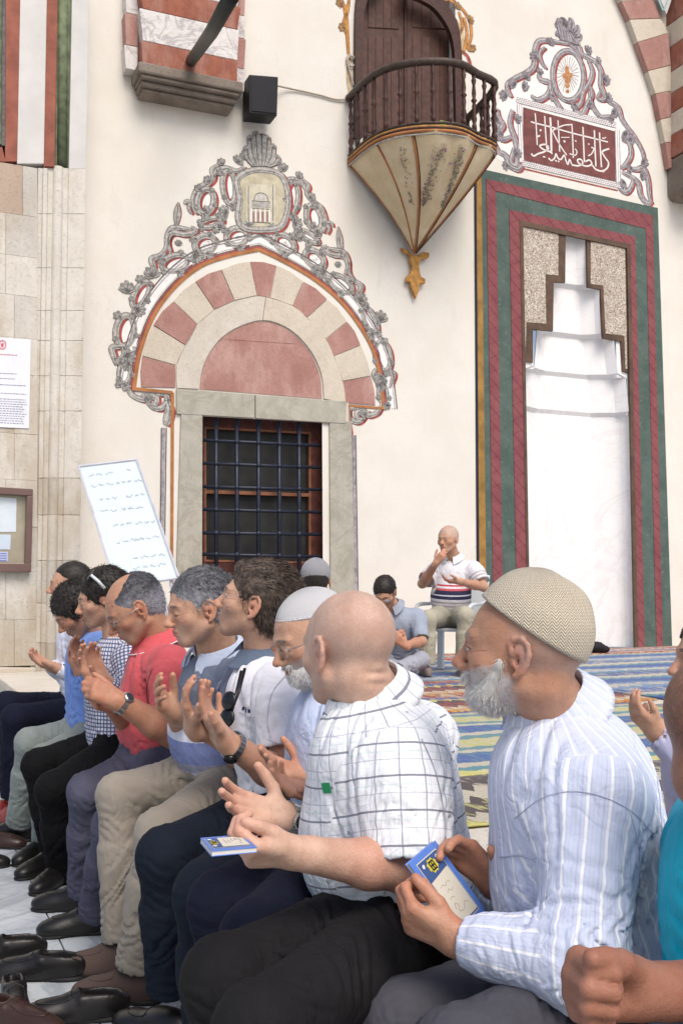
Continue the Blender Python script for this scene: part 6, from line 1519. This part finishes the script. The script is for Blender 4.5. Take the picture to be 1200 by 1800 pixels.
# plinth
pslab('plinth', [(-130, 1172), (64, 1174), (64, 1186), (-130, 1184)], M_ST, .05, PO + .04, .015); pslab('plinth', [(-130, 1186), (140, 1189), (140, 1206), (-130, 1204)], M_ST2, .05, PO + .10, .015)
pl = pxp([(-130, 1206), (142, 1208), (142, 1262), (-130, 1260)], PO + .07); pl[2].z = pl[3].z = 0; m = MB(); m.prism(pl, -WN * (PO)); m.build('plinth', M_STP, por, bevel=.01)
# notice sheet
nt_ = empty('notice', tuple(W(25, 750, PO + .01))); tag(nt_, 'white printed notice with a red emblem taped to the portal stone', 'notice')
m = MB(); m.prism(pxp([(-60, 588), (54, 597), (51, 753), (-60, 748)], PO + .006), WN * .002); m.build('sheet', simple('white_paper', (.72, .74, .80), .03), nt_)
M_INK = simple('grey_ink', (.25, .25, .33)); M_INR = simple('red_ink', (.55, .12, .16))
ink = MB(); inr = MB(); rq = random.Random(5)
for y in [622, 655, 664, 675, 690] + [700 + 4.2 * k_ for k_ in range(11)]:
    x = 0 if y < 670 else -50; xe = {622: 30, 655: 30, 664: 26}.get(y, 46 + rq.uniform(-8, 2))
    t_ = inr if y < 650 else ink
    while x < xe:
        l = rq.uniform(2, 6); t_.poly(pxp([(x, y + x * .05), (min(x + l, xe), y + (x + l) * .05), (min(x + l, xe), y + 1.5 + (x + l) * .05), (x, y + 1.5 + x * .05)], PO + .0095)); x += l + 1.3
tag(ink.build('text_lines', M_INK, nt_), kind='stuff'); 
for q in range(14):
    a = q / 14 * 6.283; inr.poly(pxp([(4 + 5 * math.cos(a), 606 + 6 * math.sin(a)), (4 + 7.5 * math.cos(a + .1), 606 + 9 * math.sin(a + .1)), (4 + 7.5 * math.cos(a + .4), 606 + 9 * math.sin(a + .4)), (4 + 5 * math.cos(a + .42), 606 + 6 * math.sin(a + .42))], PO + .0095))
inr.poly(pxp([(1, 603), (7, 603), (6, 610), (2, 610)], PO + .0095)); inr.build('emblem', M_INR, nt_)
# display case
dc = empty('display_case', tuple(W(20, 1005, PO))); tag(dc, 'brown framed glass notice case fixed to the portal wall', 'display case')
M_FR = simple('brown_aluminium', (.13, .075, .065), .1, .45, spec=.5)
for q in ([(-90, 852), (56, 861), (56, 873), (-90, 865)], [(-90, 990), (53, 991), (53, 1006), (-90, 1006)], [(45, 873), (56, 873), (53, 991), (42, 991)]):
    m = MB(); m.prism(pxp(q, PO), WN * .09); m.build('frame', M_FR, dc, bevel=.006)
m = MB(); m.prism(pxp([(-90, 865), (46, 872), (43, 992), (-90, 990)], PO), WN * .01); m.build('back_board', simple('felt_board', (.34, .31, .24)), dc)
for q, c_ in (([(-60, 870), (29, 876), (28, 935), (-60, 935)], (.62, .70, .76)), ([(-60, 938), (19, 940), (18, 966), (-60, 965)], (.55, .64, .76)), ([(-60, 969), (14, 970), (14, 987), (-60, 986)], (.50, .55, .78))):
    m = MB(); m.prism(pxp(q, PO + .012), WN * .003); m.build('paper', simple('paper_%d' % int(c_[0] * 100), c_, .05), dc)
m = MB()
for y in (972, 976, 980, 984): m.poly(pxp([(-50, y), (12, y + .5), (12, y + 2), (-50, y + 1.5)], PO + .0165))
tag(m.build('text_lines', simple('blue_ink', (.12, .16, .50)), dc), kind='stuff')
m = MB(); m.poly(pxp([(-90, 866), (46, 873), (43, 991), (-90, 990)], PO + .07)); m.build('pane', glass_mat(), dc)
# ---- whiteboard on its easel
wb = empty('whiteboard', tuple(at(250, 1150, 8.9))); tag(wb, 'tilted whiteboard with faint handwriting on a grey easel beside the window', 'whiteboard')
BT = [at(138, 820, 9.3), at(240, 808, 9.35), at(314, 1016, 8.9), at(205, 1032, 8.85)]
bn = (BT[1] - BT[0]).cross(BT[3] - BT[0]).normalized(); bn = bn if bn.y < 0 else -bn
m = MB(); m.prism([p - bn * .03 for p in BT], bn * .03); m.build('board', Mat('white_enamel', .3, .4).color((.58, .67, .73)).m, wb)
for i in range(4):
    a, b = BT[i], BT[(i + 1) % 4]; m = MB(); m.tube([a, b], .014, 6); m.build('frame', simple('pale_aluminium', (.50, .52, .58), rough=.4), wb)
def bp(u, v): return BT[0] * (1 - u) * (1 - v) + BT[1] * u * (1 - v) + BT[2] * u * v + BT[3] * (1 - u) * v
M_MK = simple('faded_marker', (.48, .56, .62), .1); m = MB(); rq = random.Random(11)
for (v, u0, u1) in ((.09, .12, .45), (.08, .78, .82), (.18, .1, .9), (.30, .18, .5), (.30, .62, .9), (.40, .12, .3), (.40, .48, .85), (.52, .25, .55), (.53, .62, .92), (.66, .22, .55), (.66, .6, .85), (.80, .4, .85), (.88, .35, .8)):
    u = u0
    while u < u1:
        wl_ = rq.uniform(.05, .14); pts = [(u + wl_ * t, v + rq.uniform(-.013, .010)) for t in np.linspace(0, 1, 7)]
        m.tube([bp(*p) + bn * .002 for p in crom(pts, 3)], .0035, 4, False); u += wl_ + .04
m.build('handwriting', M_MK, wb)
for a, b in (((278, 1022, 8.9), (286, 1160, 8.7)), ((300, 1018, 8.92), (318, 1165, 8.9)), ((225, 1025, 8.9), (212, 1160, 8.9)), ((282, 1030, 8.9), (300, 1100, 8.95))):
    p, q = at(*a), at(*b); m = MB(); m.tube([p, Vector((q.x, q.y, PLAT + .01)) if b[1] > 1120 else q], .014, 6); m.build('leg', simple('pale_aluminium', (.50, .52, .58), rough=.4), wb)
# ---- carpets on the platform, laid with the wall
def kilim(name, cols, per, seed, zig=.5, yell=None):
    m = Mat(name, .95, .1, sheen=.2); p = m.map(m.pos(), (1, 1, 1), (0, 0, -WA)); x, y, z = m.sep(p); n = m.noise(p, 60, 3)
    zz = ((x * 9).fract() - .5).abs() * .085 * zig + ((x * 31).fract() - .5).abs() * .012 + (m.noise(m.map(p, (8, 1, 1)), 1, 2) - .5) * .05
    v = ((y + zz + seed) / per).fract(); st = []; k_ = len(cols); pos_ = 0
    tot = sum(c[0] for c in cols)
    for w_, c_ in cols: st.append((pos_ / tot, c_)); pos_ += w_
    c1 = m.ramp(v, st, 'CONSTANT')
    sp_ = (m.noise(m.map(p, (26, 5, 1), (0, 0, 0), (seed, 0, 0)), 1, 2, .8)).ss(.50, .56); st2 = [(a, cols[(i * 3 + 2) % k_][1]) for i, (a, _) in enumerate(st)]; c2 = m.ramp(v, st2, 'CONSTANT')
    c1 = m.mix(sp_ * .75, c1, c2); c1 = m.mix(n.ss(.3, .8) * .25, c1, (.05, .05, .05)); m.color(c1); m.bump(m.noise(m.map(p, (60, 400, 1)), 1, 2), .5, .003); return m.m
BLU, CRE, YEL, TEA, RED, BRN, ORN, BLK, LB = (.045, .10, .30), (.50, .46, .36), (.48, .46, .17), (.10, .24, .27), (.26, .035, .03), (.055, .038, .034), (.42, .17, .05), (.02, .02, .025), (.16, .25, .42)
km = [kilim('kilim_blue_yellow', [(3, BLU), (1, CRE), (1, TEA), (2.5, YEL), (1, TEA), (1, CRE)], .80, .1), kilim('kilim_red', [(2, RED), (1, ORN), (1.2, CRE), (1.5, RED), (1, BLK), (1, YEL), (1, BLU)], .95, .3, 2.2), kilim('kilim_blue_cream', [(2.5, BLU), (1, LB), (1.6, CRE), (1, LB), (2, BLU), (1, TEA), (1.4, CRE)], 1.25, .2, 1.6), kilim('kilim_brown_yellow', [(3, BRN), (1.4, YEL), (1, CRE), (2, BRN), (1.4, CRE)], 1.0, .55, 2.4)]
def ab(px, py): p = atz(px, py, PLAT) - E0; return (p.dot(WU), p.dot(FD))
def rug(a0, a1, b0_, b1_, mat, label, dz=0.0):
    n1, n2 = 26, 12; V = []; rq = random.Random(label)
    for j in range(n2 + 1):
        for i in range(n1 + 1):
            a = a0 + (a1 - a0) * i / n1; b = b0_ + (b1_ - b0_) * j / n2; w_ = .012 * math.sin(a * 3 + b) * (j in (0, n2)); V.append(fl(a, b + w_, PLAT + .009 + dz + .004 * math.sin(a * 5 + b * 3) + .003 * math.sin(b * 9 + a)))
    N = (n1 + 1) * (n2 + 1); V += [v - Vector((0, 0, .008)) for v in V]; Fc = []
    for j in range(n2):
        for i in range(n1): q = j * (n1 + 1) + i; Fc.append((q, q + 1, q + n1 + 2, q + n1 + 1)); Fc.append((N + q, N + q + n1 + 1, N + q + n1 + 2, N + q + 1))
    bo = list(range(n1 + 1)) + [(j + 1) * (n1 + 1) - 1 for j in range(1, n2 + 1)] + [n2 * (n1 + 1) + i for i in reversed(range(n1))] + [j * (n1 + 1) for j in reversed(range(1, n2))]
    for i in range(len(bo)): u_, v_ = bo[i], bo[(i + 1) % len(bo)]; Fc.append((u_, N + u_, N + v_, v_))
    o = mesh_obj('kilim_rug', V, Fc, mat, None, True); tag(o, label, 'rug', 'kilim rugs covering the platform')
bA = ab(870, 1440)[1]; bB = ab(870, 1362)[1]; bC = ab(870, 1250)[1]; bD = ab(790, 1196)[1]
a_l = .62
rug(a_l, 5.0, bA - .1, bB - .02, km[3], 'brown and yellow kilim rug, nearest the seated row', .0)
rug(a_l, 3.6, bB, bC, km[0], 'blue and yellow striped kilim rug behind the bearded man', .0); rug(3.62, 8, bB - .5, bC - .2, km[2], 'blue kilim rug at the right behind the capped man', .0)
rug(a_l, 3.9, bC + .03, bD - .05, km[1], 'red and orange kilim rug below the cross-legged man', .0); rug(a_l, 9.5, bD, bD + 2.1, km[2], 'blue and cream kilim rug under the plastic chair', .0); rug(3.95, 9.5, bC - .15, bD - .03, km[2], 'blue and cream kilim rug in front of the prayer niche', .0); rug(a_l, 11, bD + 2.15, db - .1, kilim('kilim_rust', [(2, RED), (1, CRE), (1.5, ORN), (1, BLU), (1, CRE)], .6, .4, 1.2), 'rust red kilim rug along the foot of the wall', .0)
# ---- plastic chair
ch = empty('plastic_chair', tuple(at(800, 1180, 9.5))); ch.location.z = PLAT; tag(ch, 'white plastic garden chair under the elderly man by the wall', 'chair')
M_WP = simple('white_plastic', (.62, .66, .68), .05, .4, spec=.5); c0 = Vector(people[13]['pelvis']); yw = math.radians(58); cf = Vector((-math.cos(yw), -math.sin(yw), 0)); cl = Vector((math.sin(yw), -math.cos(yw), 0)); zs = c0.z - .12
cp = lambda a, b, z: Vector((c0.x, c0.y, 0)) + cf * a + cl * b + Vector((0, 0, z)); BASEZ = PLAT + .012
m = MB(); m.prism([cp(.24, -.25, zs - .03), cp(.24, .25, zs - .03), cp(-.22, .23, zs - .03), cp(-.22, -.23, zs - .03)], (0, 0, .03)); m.build('seat', M_WP, ch, bevel=.012)
m = MB(); m.prism([cp(-.21, -.22, zs + .02), cp(-.21, .22, zs + .02), cp(-.30, .24, zs + .48), cp(-.30, -.24, zs + .48)], -cf * .025); m.build('backrest', M_WP, ch, bevel=.01)
for a_, b_ in ((.22, .24), (.22, -.24), (-.20, .22), (-.20, -.22)):
    m = MB(); m.prism([cp(a_ + .03, b_ - .028, zs), cp(a_ + .03, b_ + .028, zs), cp(a_ - .02, b_ + .028, zs), cp(a_ - .02, b_ - .028, zs)], Vector((0, 0, BASEZ - zs)) + (cf * (.04 if a_ > 0 else -.05)) + cl * (.03 if b_ > 0 else -.03)); m.build('leg', M_WP, ch, bevel=.006)
for b_ in (.26, -.26):
    m = MB(); m.tube(crom([cp(.23, b_, zs), cp(.22, b_, zs + .15), cp(.15, b_ * 1.04, zs + .21), cp(-.1, b_ * 1.04, zs + .22), cp(-.26, b_ * .95, zs + .25)], 5), .018, 8); m.build('armrest', M_WP, ch, True)
# dark bundle by the niche
S = Sdf(); b0_ = atz(1048, 1146, PLAT + .02); S.el((b0_.x, b0_.y, PLAT + .07), (.10, .08, .07), None, .02); S.el((b0_.x + .07, b0_.y, PLAT + .05), (.09, .06, .05), None, .02); S.fold((b0_.x, b0_.y, PLAT + .08), .1, (1, .3, .4), .05, .012); V, Q = S.mesh(.012); tag(np_mesh('bag', V, Q, simple('black_cloth', (.012, .012, .014))), 'small black bag on the floor at the foot of the prayer niche', 'bag')
# ---- booklets
def booklet(P, th, label, spread=None):
    root = empty('booklet', tuple(P[0])); tag(root, label, 'book'); n = (P[1] - P[0]).cross(P[3] - P[0]).normalized()
    if n.dot(Vector((0, 0, CAMZ)) - P[0]) < 0: n = -n
    q = lambda u, v, o=0: P[0] * (1 - u) * (1 - v) + P[1] * u * (1 - v) + P[2] * u * v + P[3] * (1 - u) * v + n * o
    R_ = lambda u0, u1, v0, v1, o: [q(u0, v0, o), q(u1, v0, o), q(u1, v1, o), q(u0, v1, o)]
    B = simple('booklet_blue', (.10, .22, .62), .05, .4, spec=.4)
    m = MB(); m.prism(R_(.01, .99, .01, .99, -th), n * (th - .0008)); m.build('pages', simple('page_edges', (.62, .60, .56), .1), root)
    m = MB(); m.prism(R_(0, 1, 0, 1, -.0006), n * .0012); cv = m.build('cover', B, root); m = MB(); m.prism(R_(0, 1, 0, 1, -th - .0012), n * .0012); m.build('back_cover', B, root)
    def pr(nm, pts, c_, o): m = MB(); m.poly([q(u, v, o) for u, v in pts]); m.build(nm, simple(nm + '_ink', c_, .06), cv)
    pr('border', [(.14, .07), (.86, .07), (.86, .93), (.14, .93)], (.70, .66, .52), .0010); pr('field', [(.155, .08), (.845, .08), (.845, .92), (.155, .92)], (.05, .10, .26), .0014)
    pr('title_panel', [(.17, .34), (.83, .30), (.83, .90), (.17, .90)], (.66, .62, .52), .0018)
    st = [(.5 + .17 * math.cos(a) * (1 if k_ % 2 else .8), .19 + .095 * math.sin(a) * (1 if k_ % 2 else .8)) for k_, a in enumerate(np.linspace(0, 2 * math.pi, 17)[:-1])]
    pr('medallion', st, (.58, .50, .06), .0020); m = MB()
    for (a, b, c_, d) in ((.42, .13, .58, .15), (.42, .18, .58, .20), (.42, .23, .58, .25), (.42, .13, .45, .25), (.55, .13, .58, .25), (.485, .15, .515, .23)): m.poly([q(a, b, .0024), q(c_, b, .0024), q(c_, d, .0024), q(a, d, .0024)])
    m.build('medallion_script', simple('black_ink', (.02, .02, .02)), cv); m = MB()
    for pts in ([(.30, .45), (.38, .43), (.46, .46), (.55, .43), (.62, .46)], [(.38, .54), (.46, .51), (.52, .55), (.60, .52)], [(.3, .74), (.36, .68), (.42, .72), (.36, .78), (.5, .80), (.62, .74), (.7, .77)], [(.33, .62), (.4, .60), (.47, .63)]):
        m.tube([q(u, v, .0022) for u, v in crom(pts, 4)], .0003, 4, False)
    m.build('title_script', simple('grey_print', (.22, .20, .22)), cv); m = MB()
    for u, v in ((.26, .14), (.74, .14)): m.lathe(q(u, v, .0018), [(.004, 0), (.004, .0006)], 8, n)
    m.build('flower', simple('white_ink', (.7, .7, .7)), cv)
    return root
a, b = at(687, 1544, 1.72), at(764, 1478, 1.86); lv = at(862, 1612, 1.90) - b; wv_ = (b - a); wv_ = wv_ * (.105 / wv_.length); lv = lv * (.165 / lv.length)
a = b - wv_; booklet([a, b, b + lv, a + lv], .006, 'blue booklet with a yellow medallion held by the bearded man in the crocheted cap')
a = at(352, 1474, 1.78); b = at(372, 1497, 1.66); c_ = at(452, 1490, 1.70); d_ = at(425, 1468, 1.82); booklet([a, b, c_, d_], .007, 'blue booklet held flat in the left hand of the bald man in the check shirt')
# sunglasses hanging at the polo collar
sg = empty('sunglasses', tuple(at(408, 1240, 2.82))); tag(sg, 'dark sunglasses hanging from the collar of the white polo shirt', 'sunglasses'); M_BLK = simple('black_acetate', (.010, .010, .012), rough=.25, spec=.5)
m = MB(); m.tube([at(424, 1180, 2.90), at(414, 1225, 2.84), at(404, 1262, 2.82)], .005, 6); m.build('temple', M_BLK, sg, True); m = MB(); m.tube([at(430, 1176, 2.92), at(420, 1215, 2.86), at(410, 1240, 2.84)], .005, 6); m.build('temple', M_BLK, sg, True)
for x_, y_ in ((402, 1232), (399, 1262)): m = MB(); c_ = at(x_, y_, 2.80); m.lathe(c_, [(.004, -.004), (.024, -.003), (.026, 0), (.022, .004), (.004, .006)], 16, (-.5, -.8, .2)); m.build('lens', M_BLK, sg, True)
# white sunglasses on the head of the check-shirt man
sg = empty('sunglasses', tuple(at(168, 1012, 4.42))); tag(sg, 'white framed sunglasses pushed up on the dark-haired man in small checks', 'sunglasses'); m = MB(); m.tube([at(160, 1011, 4.36), at(172, 1021, 4.36), at(184, 1034, 4.38)], .007, 6); m.build('temple', simple('white_plastic', (.62, .66, .68)), sg, True)
m = MB(); m.lathe(at(160, 1010, 4.40), [(.004, -.004), (.026, -.002), (.026, .002), (.004, .004)], 14, (-.7, -.3, .5)); m.build('lens', M_BLK, sg, True)
# ---- shoes left on the marble
def loose(label, heel, toe, mat, h=.006, **kw):
    kw.setdefault('s', .92)
    a, t = atz(*heel, 0), atz(*toe, 0); d = (t - a).normalized(); t = a + d * .275
    o = shoe('shoe', tuple(a), tuple(t), mat, None, h, empty_shoe=True, **kw); tag(o, label, 'shoe', 'loose shoes left on the marble floor'); return o
loose('black loafer in the lower left, nearer one of its pair, heel to the right', (128, 1722), (-40, 1722), leather, .005); loose('black loafer in the lower left, further one of its pair', (62, 1688), (-90, 1700), leather, .005)
loose('black slip-on shoe at the bottom beside the brown suede shoes', (205, 1790), (80, 1800), leather, .005); loose('reddish brown leather shoe at the bottom left corner', (-30, 1800), (110, 1830), brownl, .005)
loose('brown leather shoe cut by the left edge of the picture', (-112, 1578), (24, 1592), simple('tan_leather', (.16, .05, .018), rough=.3, spec=.5), .006); loose('black shoe cut by the left edge, above the brown one', (-101, 1530), (18, 1524), leather, .006)
loose('small dark strapped shoe behind the reddish shoe at the lower left', (20, 1750), (30, 1790), leather, .006, s=.8); loose('dark brown shoe by the grey-green trousers', (-52, 1488), (58, 1492), brownl, .007)
for P in people:
    if ONLY is None or people.index(P) in ONLY: person(P)
# ================================================================ small marks and seams laid on the clothes
def on(obj, px, py, lift=.0015):
    """the point of obj seen at this place of the photograph, found on its real surface"""
    M = wmat(obj).inverted(); o = M @ Vector((0, 0, CAMZ)); d = (M.to_3x3() @ ray(px, py)).normalized()
    ok, p, n, _ = obj.ray_cast(o, d)
    if not ok: return None
    return wmat(obj) @ p + n * lift, n
def seam(obj, pts, r=.0007, mat=None, name='seam', n=5):
    P = [on(obj, *p) for p in crom(pts, n)]; P = [p[0] for p in P if p]
    if len(P) > 2: m = MB(); m.tube(P, r, 5); m.build(name, mat or simple('stitch_shadow', (.42, .46, .60)), obj, True)
def patch(obj, px, py, w, h, mat, name, ang=0):
    q = on(obj, px, py, .002)
    if not q: return
    p, n = q; u = WZ.cross(n).normalized(); v = n.cross(u); a = math.radians(ang); u, v = u * math.cos(a) + v * math.sin(a), v * math.cos(a) - u * math.sin(a)
    m = MB(); m.prism([p - u * w - v * h, p + u * w - v * h, p + u * w + v * h, p - u * w + v * h], n * .001); m.build(name, mat, obj)
bpy.context.view_layer.update()
pp = people; S0, S1, S3_, S4 = pp[0]['_shirt'], pp[1]['_shirt'], pp[3]['_shirt'], pp[4]['_shirt']
seam(S0, [(905, 1440), (950, 1405), (1000, 1392), (1055, 1400), (1110, 1428), (1150, 1470)]); seam(S0, [(1105, 1428), (1120, 1480), (1122, 1560), (1110, 1640)]); seam(S0, [(1150, 1340), (1160, 1420), (1165, 1500)])
seam(S0, [(880, 1508), (912, 1504), (945, 1514)], .0012); seam(S0, [(945, 1514), (950, 1560), (952, 1600)], .0009)
gs = simple('grey_stitch', (.30, .33, .40)); seam(S1, [(740, 1300), (765, 1360), (780, 1440), (782, 1520)], .0011, gs); seam(S1, [(612, 1462), (660, 1500), (720, 1520)], .0011, gs)
patch(S1, 575, 1385, .012, .010, simple('green_card', (.02, .30, .12)), 'pocket_card', 10)
wst = simple('soft_stitch', (.50, .50, .58)); seam(S3_, [(500, 1190), (478, 1220), (470, 1270), (480, 1310)], .0012, wst); seam(S3_, [(470, 1300), (500, 1309), (528, 1303)], .0012, wst)
nv = simple('navy_thread', (.02, .03, .08))
for k_ in range(3): patch(S3_, 428 + 5 * k_, 1246 + 2 * k_, .0035, .005 if k_ != 1 else .008, nv, 'chest_logo')
seam(S3_, [(422, 1252), (436, 1260), (448, 1262)], .0010, wst, 'pocket_edge')
rd = simple('red_thread', (.45, .03, .05)); patch(S4, 362, 1212, .009, .005, rd, 'chest_logo'); patch(S4, 364, 1206, .004, .006, rd, 'chest_logo')
for y_ in (1160, 1178, 1196): patch(S4, 352 - (y_ - 1160) * .25, y_, .005, .005, simple('pearl_button', (.6, .6, .62), rough=.3), 'button', 45)
seam(pp[5]['_shirt'], [(268, 1175), (258, 1210), (262, 1250)], .0014, simple('coral_shadow', (.30, .04, .05)))
